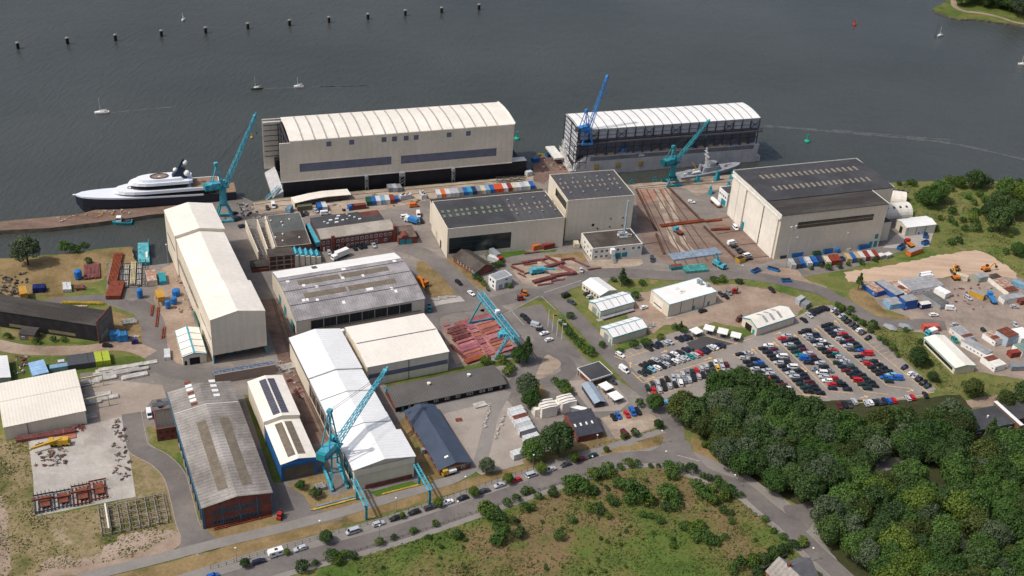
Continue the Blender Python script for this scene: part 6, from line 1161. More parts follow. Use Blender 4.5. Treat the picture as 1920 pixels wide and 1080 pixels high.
# ---------------------------------------------------------------- vehicles
CARS = {}
PCOL = {'black': srgb(34, 35, 38), 'navy blue': srgb(34, 42, 62), 'dark green': srgb(34, 56, 54), 'dark grey': srgb(66, 68, 74), 'silver': srgb(176, 180, 186), 'grey': srgb(122, 128, 138), 'white': srgb(228, 229, 230), 'red': srgb(190, 38, 44), 'dark red': srgb(92, 34, 42),
        'bright blue': srgb(36, 96, 176), 'pale blue': srgb(120, 176, 200), 'teal': srgb(24, 132, 128), 'yellow': srgb(214, 170, 70), 'orange': srgb(214, 110, 44)}
def car_mesh(kind, near):
    key = (kind, near)
    if key in CARS: return CARS[key]
    L, Wd, Hh, hood, tail, c0, c1, r0, r1 = {'hatchback': (4.1, 1.74, 1.46, .92, .95, -1.85, .95, -1.65, .25), 'estate car': (4.7, 1.8, 1.48, .92, .98, -2.2, 1.0, -2.0, .35), 'saloon': (4.6, 1.8, 1.42, .9, .95, -1.45, .95, -.95, .2), 'van': (5.3, 2.0, 2.25, 1.1, 1.2, -2.6, 1.9, -2.55, 1.2), 'minibus': (4.9, 1.9, 1.95, 1.05, 1.1, -2.4, 1.7, -2.3, 1.05)}[kind]
    h = L / 2; w = Wd / 2; k = MB()
    sec = lambda x, zb, zt, ww: [(x, -ww * .94, zb), (x, -ww, zb + .2), (x, -ww, zt - .18), (x, -ww * .88, zt), (x, ww * .88, zt), (x, ww, zt - .18), (x, ww, zb + .2), (x, ww * .94, zb)]
    k.loft([sec(-h, .35, tail - .1, w * .86), sec(-h + .15, .25, tail, w * .96), sec(-h * .5, .2, tail, w), sec(0, .2, .93 if Hh < 1.6 else 1.1, w), sec(c1, .2, hood, w), sec(h - .45, .22, hood - .1, w * .97), sec(h - .08, .28, hood - .2, w * .88), sec(h, .35, hood - .36, w * .8)], 0)
    zb = .9 if Hh < 1.6 else 1.08; a = w * .9; t = w * .74 if Hh < 1.6 else w * .86
    bot = [(c0, -a, zb), (c1, -a, zb), (c1, a, zb), (c0, a, zb)]; top = [(r0, -t, Hh - .06), (r1, -t, Hh - .06), (r1, t, Hh - .06), (r0, t, Hh - .06)]
    if kind == 'van':
        k.loft([bot, top], 0); g = MB(); g.loft([[(c1 - .02, -a * .93, zb + .06), (c1 - .02, a * .93, zb + .06), (c1 + .06, a * .93, zb + .06), (c1 + .06, -a * .93, zb + .06)], [(r1 - .02, -t * .9, Hh - .2), (r1 - .02, t * .9, Hh - .2), (r1 + .12, t * .9, Hh - .2), (r1 + .12, -t * .9, Hh - .2)]])
        g.box(.5, 1.25, -a - .02, a + .02, zb + .1, Hh - .5)
    else: g = MB().loft([bot, top])
    rp = [(r0 - .06, -t - .03), (r1 + .05, -t - .03), (r1 + .05, t + .03), (r0 - .06, t + .03)]; k.prism(rp, Hh - .07, Hh, 0, [(x * .96, y * .93) for x, y in rp])
    if kind != 'van':
        for b_, t_ in zip(bot, top): k.beam(b_, t_, .12, .12)
        if kind != 'saloon' or 1:
            xm = (c0 + c1) / 2 - .1; k.beam((xm, -a, zb), (xm * .9, -t, Hh - .05), .12); k.beam((xm, a, zb), (xm * .9, t, Hh - .05), .12)
    wl = []
    for x in (-h * .6, h * .62):
        for s in (-1, 1): wl.append((x, s))
    if not near:
        for x, s in wl: k.tube((x, s * (w - .22), .31), (x, s * (w + .015), .31), .32, n=10, m=1)
    me = k.mesh('car_body', [PAINT, TYRE]); gm = g.mesh('car_windows', [GLASS]); ex = []
    if near:
        wm_ = MB().tube((0, -.11, 0), (0, .11, 0), .32, n=12).tube((0, -.125, 0), (0, .125, 0), .19, n=10, m=1).mesh('car_wheel', [TYRE, GALV])
        for x, s in wl: ex.append(('wheel', wm_, (x, s * (w - .1), .32)))
        lm = MB().box(-.06, .1, -.2, .2, -.08, .08).mesh('car_light', [GALV]); tm = MB().box(-.06, .06, -.14, .14, -.12, .12).mesh('car_tail', [REDP])
        for s in (-1, 1): ex.append(('headlight', lm, (h - .1, s * w * .62, .66))); ex.append(('tail_light', tm, (-h + .03, s * w * .72, .78)))
    CARS[key] = (me, gm, ex); return CARS[key]
NCAR = [0]
def car(label, kind, color, p, ang, group, near=False, z=0.0, cat=None, name=None):
    me, gm, ex = car_mesh(kind, near); NCAR[0] += 1
    g = at(p, .6); o = inst(me, name or ('parked_van' if kind in ('van', 'minibus') else 'parked_car'), label, cat or ('van' if kind in ('van', 'minibus') else 'car'), (g.x, g.y, .17 if z == 0 else z), ang, group, PCOL[color], .98)
    c = bpy.data.objects.new('windows', gm); COL.objects.link(c); c.parent = o
    for nm, m_, l_ in ex: e_ = bpy.data.objects.new(nm, m_); COL.objects.link(e_); e_.parent = o; e_.location = l_
    return o
CW = dict(k='black', n='navy blue', g='dark green', d='dark grey', s='silver', y='grey', w='white', r='red', R='dark red', b='bright blue', l='pale blue', t='teal', Y='yellow')
def carrow(rowname, endname, group, hd, text):
    """text: 'colour[kind] x y; ...' in order from the named end"""
    its = [i.split() for i in text.split(';') if i.strip()]
    for i, (c, x, y) in enumerate(its):
        kind = {'v': 'minibus', 'V': 'van', 'e': 'estate car', 'h': 'hatchback', 'o': 'saloon'}.get(c[1:]) or rnd.choice(['hatchback', 'hatchback', 'estate car', 'saloon'])
        p = (float(x), float(y)); a = heading(p, (p[0] + hd[0], p[1] + hd[1])) + (math.pi if rnd.random() < .25 else 0) + R(rnd.uniform(-2, 2))
        car(f"{CW[c[0]]} {kind}, {ORD[i]} from {endname} in {rowname}", kind, CW[c[0]], p, a, group)
G_ = 'cars in the big car park'; HD = (-16, -1.2)
IS = ['first', 'second', 'third', 'fourth', 'fifth']
ROWS = [("k 1387 665;s 1395 672;k 1402 679;k 1409 685.6;s 1416 692;k 1423 699;s 1430 705;r 1437 711;k 1444 718;d 1451 724", "so 1402 662.5;k 1416 674;b 1423 681;k 1430 687.5;se 1437.5 695;s 1445 701.5;k 1452 708;k 1459 715;R 1467 722.5;w 1475 728.5"),
 ("k 1431 654;n 1439 660.6;k 1446 667.5;k 1453 674;s 1460 680.5;k 1467 687.3;n 1474.5 693.6;s 1482 700;s 1489.5 706.6;k 1495 713.3;g 1502 720.5;g 1510 727.3;k 1516 734.5", "w 1441 648;R 1451 655.6;y 1458 662.3;wv 1466 669;d 1472.5 675.6;k 1479.5 682;wv 1485 688.5;k 1497 695.5;n 1504.5 702.5;k 1510 709;R 1518 716;k 1524 723.3;k 1531 730.3;k 1538 737.3"),
 ("r 1467.5 635;n 1473 641;se 1479 647;g 1486 653.8;g 1492.5 660.3;t 1499 666.6;bV 1509 673;k 1516 680.5;y 1530 693;wv 1540.5 699.5;s 1545 707;w 1551 714;r 1560 721;n 1560.5 728.4", "se 1475 630;k 1488 637;k 1493 643;n 1501 650;R 1507.5 656.5;s 1515 662.8;R 1523 669;k 1530.5 675;s 1538 681;k 1544.5 688.5;y 1553.5 696;r 1563 709;g 1571.5 716;kv 1580 722.5;n 1588.5 730"),
 ("k 1505 624;s 1514 630;y 1520 635.6;n 1527.5 641;s 1534 648;k 1541 654.5;k 1550 661;k 1557.5 668;g 1570 681;n 1579 688;R 1586.5 695;k 1596 701.3;k 1601.5 707.5;rv 1609.5 714;g 1617 721;g 1626 728.5", "k 1512.5 620;n 1527 627.5;n 1533 634;wo 1540 639;k 1549.5 646;s 1555.5 651.5;r 1562 657.3;t 1568 664;s 1575.5 670;s 1584 677;y 1590.5 683;g 1599 690;n 1607.5 697.3;k 1614.5 704;g 1624 710.4;k 1631.5 716.5;k 1638 723.5"),
 ("k 1547.5 612.5;n 1553.5 619;n 1560 625;k 1567 630.5;s 1574.5 636.3;n 1582 642.6;s 1590 649;d 1597 656;k 1611 669;y 1619 675.6;r 1627 682;k 1634.5 689;k 1643 695.8;k 1649.5 702;b 1659 708;g 1667 715.3", "k 1555 608.7;d 1565.6 615;se 1573 620.8;r 1581.5 626.8;k 1588.5 632.6;R 1594 638.3;k 1602 644;g 1608.5 650.4;b 1615.5 657;rV 1625.5 664;g 1638 677.5;k 1647 684;k 1656 690.3;k 1664.5 697;l 1671.5 703;bV 1681 710")]
for i, (a_, b_) in enumerate(ROWS):
    carrow(f"left file of {IS[i]} double row", 'top', G_, HD, a_); carrow(f"right file of {IS[i]} double row", 'top', G_, HD, b_)
carrow('single row along the grass bank', 'top', G_, (-13, 6.5), "s 1563 582;k 1572.5 587;s 1578 592.5;g 1583.5 598;k 1589.5 603;d 1597.5 608.5;k 1604.5 614;w 1611.5 618.7;d 1617.5 624;k 1627.5 634;n 1695.5 689;w 1708 700.5;s 1715.5 706;k 1723 712;k 1730.5 718;g 1739 724")
carrow('bottom row against the trees', 'left', G_, (-8, -13), "R 1574 760.5;k 1584 759;d 1592.5 758.5;s 1602 753;s 1624 756;w 1632.5 755;k 1641 754.3;d 1649 753.8;n 1658 752.8;b 1667 752;r 1676 750.6;s 1702.5 747;r 1711 745;k 1735 740.6")
carrow('cluster right of the open hall', 'left', G_, (-12, -9), "k 1507 600;so 1517.5 591;k 1523 586.5;k 1529 583.5;k 1535 581;k 1541 579;k 1548 578")
G2_ = 'cars in the left part of the car park'; H2 = (-16, -9)
carrow('row below the lot bushes', 'left', G2_, H2, "w 1163 665.6;k 1216 653;n 1228 649;n 1236.5 646;s 1246.5 643;s 1254.5 641;k 1273 636;n 1281.5 634;k 1290 632")
carrow('upper file of the slanted double row', 'left', G2_, H2, "k 1205.5 686;k 1214 683;k 1222.5 679.8;s 1229.5 675.3;y 1240 673;s 1249 669.4;d 1257.5 667;w 1265.6 664;k 1275 661.5;n 1285 656;d 1293 654.2")
carrow('lower file of the slanted double row', 'left', G2_, H2, "g 1204 700;k 1212.5 696;l 1222 693;w 1232 689.3;k 1240.6 686;s 1249 683;d 1258 680;w 1266.5 677;s 1276 674;s 1285 671;t 1293.5 668;s 1303 665.6;r 1311 662;n 1319.5 659;k 1326 656;s 1333 652.5;w 1339 651;n 1346 649;n 1352 647.5")
H3 = (-5, -15)
carrow('upper file beside the wood', 'left', G2_, H3, "d 1223.5 720;s 1232.5 718;k 1242.5 716;k 1251 711;s 1262 709;s 1271 707;s 1280 702;y 1289 700;g 1298 697;r 1306 695;s 1315 691;s 1324 687.4;g 1333.5 684;w 1342 681.5;s 1351.5 680;R 1362 683.5")
carrow('lower file beside the wood', 'left', G2_, H3, "g 1214 727;r 1226 733;s 1236 731;k 1246 727;s 1255.5 723.5;n 1266 721.5;wv 1275.5 718.5;y 1283.5 714;s 1292 711.5;k 1301 709;s 1310 706;k 1319 703.3;k 1328 699;d 1337 695.5;Y 1346 692;s 1355 689")
# cars along the road, nearest to the camera
RD = [('navy blue', 'estate car', 486, 1053), ('silver', 'estate car', 562.5, 1029), ('silver', 'minibus', 661, 997), ('silver', 'estate car', 710, 982), ('black', 'hatchback', 740, 972.5), ('black', 'estate car', 776, 961), ('dark grey', 'estate car', 806, 952), ('white', 'saloon', 839, 942), ('black', 'saloon', 867, 934), ('dark grey', 'saloon', 908, 920.5), ('silver', 'saloon', 936, 910), ('red', 'hatchback', 968, 900.5), ('silver', 'minibus', 996.5, 891), ('silver', 'saloon', 1032, 880.5), ('dark grey', 'saloon', 1061, 871), ('dark red', 'hatchback', 1091.5, 861), ('dark green', 'saloon', 1110, 854.5)]
for i, (c, kd, x, y) in enumerate(RD):
    car(f"{c} {kd} parked at the road kerb, {ORD[i]} from the left", kd, c, (x, y), heading((x, y), (x + 26, y - 8.4)) + (math.pi if i % 3 else 0), 'cars parked along the road', True)
car('bright blue hatchback cut by the bottom edge of the road', 'hatchback', 'bright blue', (399, 1080), heading((399, 1080), (425, 1072)), 'cars parked along the road', True)
t = thing('caravan', 'white touring caravan with roof hatch hitched behind the navy car at the kerb', 'caravan', at((518, 1041)) + Vector((0, 0, .1)), heading((518, 1041), (544, 1033)))
MB().extr([(-2.6, .45), (2.5, .45), (2.85, 1.2), (2.3, 2.5), (-2.5, 2.6), (-2.8, 1.5)], -1.1, 1.1).obj('body', WHITE, t); MB().box(-.5, .5, -.4, .4, 2.56, 2.75).obj('roof_hatch', GLASS, t); MB().box(-1.8, -.6, -1.14, -1.08, 1.4, 2.0).obj('window', GLASS, t); MB().box(.6, 1.7, -1.14, -1.08, 1.4, 2.0).obj('window', GLASS, t); MB().tube((0, -1.12, .35), (0, 1.12, .35), .34, n=10).obj('wheel', TYRE, t); MB().beam((-2.6, 0, .5), (-3.9, 0, .5), .15).obj('tow_bar', GALV, t)
for c, kd, p, d, lab in (('black', 'hatchback', (1150.5, 783), (6, 9), 'black hatchback leftmost of five by the dark slate house'), ('bright blue', 'hatchback', (1159.5, 780), (6, 9), 'bright blue hatchback second of five by the dark slate house'), ('red', 'hatchback', (1175.5, 777.5), (6, 9), 'red hatchback in the middle of five by the dark slate house'), ('bright blue', 'minibus', (1186, 773), (6, 9), 'tall bright blue people carrier fourth of five by the slate house'), ('black', 'estate car', (1196, 771.5), (6, 9), 'black estate rightmost of five by the dark slate house'), ('dark red', 'minibus', (1172, 815), (9, 9), 'dark red people carrier alone beside two shrubs in the house car park'),
    ('black', 'estate car', (983.5, 594), (18, 9), 'black estate at the far end of the short row by the flagpoles'), ('black', 'saloon', (989.5, 600), (18, 9), 'black saloon second from the far end by the flagpoles'), ('black', 'estate car', (996.5, 606), (18, 9), 'dark estate third from the far end by the flagpoles'), ('silver', 'van', (1005.5, 611), (18, 5), 'silver van in the short row by the flagpoles'), ('black', 'saloon', (1014, 619), (18, 5), 'black saloon second from the near end by the flagpoles'), ('white', 'saloon', (1020.5, 625), (18, -6), 'white saloon at the near end of the row by the flagpoles'), ('white', 'hatchback', (1029.5, 637), (18, -6), 'white hatchback standing alone below the flagpoles'),
    ('black', 'minibus', (1061.5, 554.5), (16, -6), 'black people carrier at the forecourt opposite the ribbed halls'), ('dark grey', 'estate car', (1072, 567), (14, 6), 'dark estate car below the black people carrier'), ('black', 'hatchback', (1101, 551), (12, -5), 'black hatchback beside the white stores hall'), ('silver', 'hatchback', (1107, 556), (12, -5), 'silver hatchback beside the white stores hall'), ('black', 'estate car', (860, 530), (10, 8), 'black estate driving down the yard road'), ('white', 'saloon', (883.5, 550), (13, 10), 'white saloon driving down the yard road'), ('silver', 'hatchback', (1090, 507), (2, 10), 'silver hatchback driving past the red beams'),
    ('dark grey', 'minibus', (1222.5, 486.5), (1, 12), 'dark people carrier driving past the office block'), ('white', 'hatchback', (1207.5, 576.5), (16, -5), 'small white and black car beside the flat white hall'), ('black', 'estate car', (1317.5, 583), (16, -5), 'black estate along the long wall of the flat white hall'), ('black', 'estate car', (1447.5, 544), (10, 9), 'black estate alone at the far end of the dirt yard'), ('dark grey', 'hatchback', (1352, 552), (10, 9), 'dark grey car left of the dirt yard cluster'), ('black', 'hatchback', (1361, 556), (10, 9), 'black car in the middle of the dirt yard cluster'), ('grey', 'hatchback', (1367, 549), (10, 9), 'grey car at the rear of the dirt yard cluster'),
    ('dark grey', 'saloon', (1147.5, 716), (12, 6), 'dark grey saloon beside the pale carports'), ('white', 'van', (1170, 694), (16, 11), 'white van driving on the entrance road by the car park'), ('silver', 'hatchback', (1120, 690), (14, -4), 'silver car half under the gatehouse roof'), ('black', 'hatchback', (201, 648), (20, 1), 'black car parked on the dirt road below the black shed'),
    ('silver', 'hatchback', (617.5, 474), (5, 11), 'silver hatchback leftmost in front of the brick office'), ('black', 'saloon', (626.5, 471.5), (5, 11), 'black saloon second in front of the brick office'), ('black', 'hatchback', (634.5, 470), (5, 11), 'black hatchback third in front of the brick office'), ('black', 'saloon', (664.5, 465), (9, 9), 'black saloon first of the middle three at the brick office'), ('black', 'estate car', (674.5, 462.5), (9, 9), 'black estate in the middle of three at the brick office'), ('black', 'saloon', (682.5, 461), (9, 9), 'black saloon last of the middle three at the brick office'), ('silver', 'saloon', (701, 460), (7, 10), 'silver saloon rightmost in front of the brick office'),
    ('white', 'van', (512.5, 386), (3, 12), 'white van on the quay below the dock gangway'), ('white', 'van', (610, 400.5), (18, -2), 'white van behind the brick office'), ('black', 'minibus', (565.5, 401.5), (2, 10), 'black people carrier behind the greenish flat roof'), ('dark grey', 'hatchback', (574, 400), (2, 10), 'dark hatchback beside the black people carrier on the quay'), ('silver', 'hatchback', (592, 395.5), (8, 5), 'silver car beside the olive container'), ('dark grey', 'minibus', (445, 411), (14, -5), 'dark people carrier by the crane foot beside the cream shed'), ('navy blue', 'estate car', (455, 424), (14, -3), 'navy estate beside the cream shed lane'), ('black', 'hatchback', (439, 400), (14, -5), 'black car closest to the crane foot'), ('dark grey', 'hatchback', (501.5, 390), (3, 12), 'dark car left of the white quay van'),
    ('white', 'minibus', (760, 407), (16, -2), 'white van at the brick office corner'), ('white', 'van', (784.5, 403), (3, 12), 'white van facing the centre hall corner'), ('black', 'hatchback', (791, 415), (5, 12), 'black car behind the white van near the centre hall'), ('orange', 'van', (776, 386), (18, -2), 'orange van on the quay near the containers'), ('black', 'estate car', (780, 441), (6, 9), 'black car beside the round-headed workshop doors'),
    ('white', 'van', (1372, 456), (18, -4), 'white van at the head of the row by the sliding doors'), ('black', 'hatchback', (1377, 462), (16, -4), 'black car below the white van by the sliding doors'), ('dark grey', 'hatchback', (1385, 467.5), (16, -4), 'dark grey car in the row by the sliding doors'), ('black', 'saloon', (1390.5, 472.5), (16, -4), 'black saloon in the row by the sliding doors'), ('white', 'minibus', (1401, 479.5), (16, -3), 'white van at the foot of the row by the sliding doors'), ('black', 'saloon', (1404, 485), (16, -3), 'black car below the last white van by the sliding doors'), ('white', 'minibus', (1378.5, 427.5), (9, 10), 'white and yellow van among the beams before the sliding doors'),
    ('white', 'hatchback', (1296.5, 378.5), (15, 2), 'white car on the dark apron beside the slipway'), ('white', 'van', S5(1090, 445), (20, 1), 'white van in the cabin yard'), ('white', 'estate car', S5(950, 497), (18, -1), 'white estate at the islet in the cabin yard'), ('silver', 'estate car', S5(1240, 352), (14, 9), 'silver estate beside the yellow container'), ('dark green', 'estate car', S5(1372, 635), (10, 12), 'dark green car near the rust-roofed cabins'), ('teal', 'estate car', S5(1128, 708), (12, 12), 'teal estate car beside the long ivory store'), ('silver', 'hatchback', S5(1630, 428), (16, 1), 'silver car at the right edge cabins'), ('white', 'van', (280, 777), (3, 14), 'white van by the brick annex'), ('dark grey', 'saloon', (299, 757), (3, 14), 'dark saloon under the open porch'), ('silver', 'hatchback', S5(1120, 578), (10, -3), 'silver car at the head of the cabin row'), ('silver', 'hatchback', S5(1635, 580), (9, 9), 'silver car near the white hall at the right edge')):
    car(lab, kd, c, p, heading(p, (p[0] + d[0], p[1] + d[1])), None, False)
def lorry(label, p, d, cabm, boxm, L=8.5, hb=3.2, flat=False):
    t = thing('lorry', label, 'lorry', at(p) + Vector((0, 0, .15)), heading(p, (p[0] + d[0], p[1] + d[1]))); MB().box(-L / 2, L / 2 - .3, -1.05, 1.05, .6, 1.0).obj('chassis', DGREY, t)
    c_ = MB().extr([(L / 2 - 2.1, .6), (L / 2, .6), (L / 2, 1.7), (L / 2 - .35, 2.8), (L / 2 - 2.1, 2.8)], -1.2, 1.2).obj('cab', cabm, t); MB().loft([[(L / 2 + .01, -1.05, 1.75), (L / 2 + .01, 1.05, 1.75)], [(L / 2 - .32, -1.05, 2.65), (L / 2 - .32, 1.05, 2.65)]], cap=False).obj('windscreen', GLASS, c_)
    MB().box(-L / 2, L / 2 - 2.3, -1.25, 1.25, 1.05, 1.5 if flat else hb + .9).obj('flatbed' if flat else 'box_body', boxm, t)
    for x in (-L / 2 + 1.2, -L / 2 + 2.3, L / 2 - 1.1):
        for s in (-1, 1): MB().tube((x, s * .95, .5), (x, s * 1.24, .5), .5, n=10).obj('wheel', TYRE, t)
    return t
lorry('white box lorry parked in front of the brick office', R5(870, 575), (-22, 9), WHITE, WHITE, 9.5, 3.0)
lorry('white and blue lorry at the brick workshop end', R5(1405, 310), (-14, -4), WHITE, CBLUE, 7.5, 2.2)
lorry('red and grey box lorry by the white box office', S2(600, 745), (9, 7), REDP, GALV, 9, 3.0)
lorry('blue flatbed lorry in the cabin yard', S5(1435, 375), (-7, -10), CBLUE, mat('blue_bed', srgb(60, 130, 190), .6), 8.5, 2, True)
lorry('teal flatbed truck in the slipway', S3(125, 630), (-9, -6), TEAL, RUST, 6, 2, True)
lorry('orange skip lorry between the blue skips', S4(650, 812), (-10, -8), REDP, ORANGE, 6.5, 2, True)
lorry('yellow pickup with white load bed at the end of the dark blue roof', R7(1588, 392), (-20, 6), YELLOW, WHITE, 5.6, 1.1)
for lab, p, a in (('left grey tarpaulin-covered boat by the curved road', S5(575, 617), 40), ('right grey tarpaulin-covered boat by the curved road', S5(705, 612), 30)):
    t = thing('covered_boat', lab, 'boat', at(p), R(-a)); MB().loft([[(-3.2, -1.2, .6), (-3.2, 1.2, .6), (-3, .9, 1.6), (-3, -.9, 1.6)], [(1, -1.3, .6), (1, 1.3, .6), (1, .3, 2.6), (1, -.3, 2.6)], [(3.4, -.2, .9), (3.4, .2, .9), (3.3, .1, 1.8), (3.3, -.1, 1.8)]]).obj('cover', GALV, t); MB().box(-2.5, 2, -.9, .9, .05, .6).obj('cradle', DGREY, t)
lorry('teal truck at the far end of the long ivory store', S5(918, 668), (-12, 4), TEAL, WHITE, 6, 2.2)
def forklift(label, p, ang, m): t = thing('forklift', label, 'forklift', at(p) + Vector((0, 0, .1)), ang); MB().box(-1.5, 1.2, -.8, .8, .4, 1.4).obj('body', m, t); MB().box(-.9, .6, -.7, .7, 1.4, 2.4).obj('cab', GLASS, t); MB().box(-1, .7, -.75, .75, 2.41, 2.55).obj('roof', m, t); MB().box(1.25, 1.45, -.7, .7, .1, 3.0).obj('mast', DGREY, t); MB().box(1.46, 2.6, -.5, -.3, .15, .3).obj('fork', DGREY, t); MB().tube((-1, -.85, .4), (-1, .85, .4), .4, n=10).obj('wheel', TYRE, t); MB().tube((.8, -.85, .4), (.8, .85, .4), .4, n=10).obj('wheel', TYRE, t)
forklift('dark teal forklift at the corner of the grey sheet roof', R5(1540, 975), R(100), TEALD); forklift('orange-red wheeled loader on the crossing, the nearer of two', T6(915, 290), R(200), REDP); forklift('orange loader with white cab on the crossing, the farther of two', T6(965, 230), R(160), ORANGE); forklift('red tractor at the dirt yard cluster', S6(1345, 200), R(10), REDP); forklift('rusty orange loader by the open hall doorway', S6(1380, 410), R(40), RUST); forklift('red and white lift truck at the brick workshop corner', R4(1890, 690), R(80), REDP)
def excavator(label, p, ang, s=1.0):
    t = thing('excavator', label, 'excavator', at(p) + Vector((0, 0, .1)), ang)
    for y in (-1.2, 1.2): MB().box(-1.9, 1.9, y - .3, y + .3, 0, .8).obj('track', TYRE, t)
    MB().box(-1.9, 1.4, -1.3, 1.3, .9, 2.1).obj('body', ORANGE, t); MB().box(.2, 1.5, .2, 1.3, 2.1, 3.0).obj('cab', GLASS, t); MB().beam((1.2, -.2, 1.8), (4.0, -.2, 4.2), .5).obj('boom', YELLOW, t); MB().beam((4.0, -.2, 4.2), (5.8, -.2, 2.2), .4).obj('arm', YELLOW, t); MB().box(5.4, 6.3, -.7, .3, 1.2, 2.3).obj('bucket', DGREY, t)
excavator('yellow excavator with raised boom on the edge of the sand', S5(1130, 120), R(235)); excavator('white and orange excavator beside the cream container in the cabin yard', S5(1130, 195), R(100)); excavator('yellow digger at the top edge of the cabin yard', S5(1385, 125), R(20))
k = MB().tube((-4, 0, 1.9), (3, 0, 1.9), 1.15, n=14).ball((-4, 0, 1.9), 1.15, 14, 8).ball((3, 0, 1.9), 1.15, 14, 8); g = at(S3(408, 418)); t = thing('tank_trailer', 'white tank trailer with a rust-red frame by the quay office', 'trailer', g, heading(S3(380, 390), S3(440, 445))); k.obj('tank', WHITE, t); MB().box(-4.5, 3.5, -1.2, 1.2, .5, .85).obj('frame', RUST, t); MB().box(-4.2, 3.3, 1.2, 1.5, .9, 2.2).obj('side_rack', RUST, t)
for x in (-3, -1.8): MB().tube((x, -1.25, .45), (x, 1.25, .45), .45, n=10).obj('wheel', TYRE, t)

# ---------------------------------------------------------------- containers, skips, cabins
CT = {}
def container(label, p, ang, color, L=6.06, Wd=2.44, Hh=2.6, group=None, z=0.0, top=None, name='shipping_container', cat='container'):
    key = (L, Wd, Hh)
    if key not in CT:
        k = MB().box(-L / 2, L / 2, -Wd / 2, Wd / 2, .12, Hh - .02)
        n = int(L / .6)
        for i in range(n):
            x = -L / 2 + .3 + i * (L - .6) / (n - 1)
            for s in (-1, 1): k.box(x - .1, x + .1, s * Wd / 2 - .04, s * Wd / 2 + .04, .25, Hh - .2)
        for sx in (-1, 1):
            for sy in (-1, 1): k.box(sx * L / 2 - .1, sx * L / 2 + .1, sy * Wd / 2 - .1, sy * Wd / 2 + .1, 0, Hh)
        d = MB()
        for y in (-.9, -.35, .35, .9): d.tube((L / 2 + .08, y * Wd / 2, .2), (L / 2 + .08, y * Wd / 2, Hh - .2), .05, n=6)
        d.box(L / 2 + .02, L / 2 + .06, -Wd / 2 + .12, Wd / 2 - .12, .2, Hh - .2)
        CT[key] = (k.mesh('container_body', [BOXP]), d.mesh('container_door', [BOXP]))
    me, dm = CT[key]; o = inst(me, name, label, cat, (p.x, p.y, z + .03), ang, group, color); d = bpy.data.objects.new('door', dm); COL.objects.link(d); d.parent = o; d.color = (*[c * .85 for c in color], 1)
    if top: q = MB().box(-L / 2 + .1, L / 2 - .1, -Wd / 2 + .1, Wd / 2 - .1, Hh - .01, Hh + .05).obj('roof_sheet', top, o)
    return o
KC = {'white': srgb(206, 208, 210), 'pale grey': srgb(178, 182, 186), 'grey': srgb(136, 140, 144), 'blue': srgb(44, 100, 168), 'navy': srgb(40, 56, 96), 'pale blue': srgb(128, 166, 190), 'green': srgb(34, 84, 72), 'rust red': srgb(140, 62, 50), 'orange': srgb(214, 116, 56), 'orange-red': srgb(204, 86, 50), 'cream': srgb(206, 196, 172), 'cyan': srgb(56, 156, 184), 'tan': srgb(190, 166, 124), 'dark grey': srgb(78, 80, 84), 'olive': srgb(112, 112, 92), 'lime': srgb(170, 184, 62), 'brown-red': srgb(124, 66, 58), 'turquoise': srgb(54, 146, 150)}
A1 = heading(R5(1077, 192), R5(1060, 130))
for i, c in enumerate(('green', 'blue', 'white', 'pale blue', 'white', 'rust red', 'blue')):
    container(f"{c} container, {ORD[i]} from the left in the seven-box row on the quay", at(R5(1086 + 34 * i, 166 - 3.2 * i)), A1, KC[c], 6.06 if i < 6 else 3.2, 2.44, 2.6 if i < 6 else 2.0, 'containers on the quay')
for i, c in enumerate(('white', 'orange', 'white', 'pale grey', 'pale grey', 'grey', 'blue', 'cyan', 'navy', 'grey', 'cream', 'pale blue', 'blue', 'orange-red', 'orange-red', 'white', 'rust red', 'cream', 'white', 'pale grey', 'white', 'blue')):
    container(f"{c} container, {ORD[i]} from the left in the long row behind the centre hall", at(S2(168 + 33.2 * i, 240 - 3.1 * i), 2.6), A1, KC[c], group='containers behind the centre hall')
for lab, p, a, c, L in (('olive green covered container behind the brick office', R5(605, 212), 0, 'olive', 7.5), ('blue container of the pair standing left of the quay row', R5(716, 208), 90, 'blue', 6.06), ('white container of the pair standing left of the quay row', R5(752, 205), 90, 'white', 6.06), ('small blue box at the end of the red container', R5(952, 212), 10, 'blue', 2.8), ('long brown-red container lying across the quay', R5(1012, 205), 0, 'brown-red', 7.2), ('left grey box of three against the black dock hull', R5(1245, 68), 90, 'grey', 5), ('middle grey box of three against the black dock hull', R5(1280, 66), 90, 'pale grey', 5), ('right grey box of three against the black dock hull', R5(1312, 66), 90, 'grey', 5),
    ('white cabin with cluttered roof right of the quay container row', R5(1360, 130), 10, 'white', 6.5), ('white and black cabin left of the centre hall', R5(1490, 118), 90, 'white', 6), ('white cube cabin at the end of the quay', S2(845, 115), 15, 'white', 3.5), ('blue flat box on the quay end', S1(95, 735), 15, 'blue', 4), ('pale blue crate beside the quay van', R5(490, 225), 60, 'pale blue', 4),
    ('white container standing behind the red lorry cab', S2(585, 760), -50, 'white', 6), ('orange cabin beside the centre hall wall', S2(898, 668), 10, 'orange', 4), ('rust red container beside the centre hall wall', S2(990, 660), 8, 'rust red', 6), ('white sheltered box beside the office block', S2(1200, 650), 80, 'cream', 4)):
    o = container(lab, at(p), R(a + 21), KC[c], L)
    if c == 'white' and L > 5.9 and 'cabin' in lab:
        for i in range(4): MB().box(-2.2 + i * 1.2, -1.4 + i * 1.2, -.8 + (i % 2) * .9, -.1 + (i % 2) * .9, 2.62, 3.2).obj('roof_unit', (DARK, RUST, ORANGE, GALV)[i], o)
A3 = heading(S3(962, 842), S3(1000, 905))
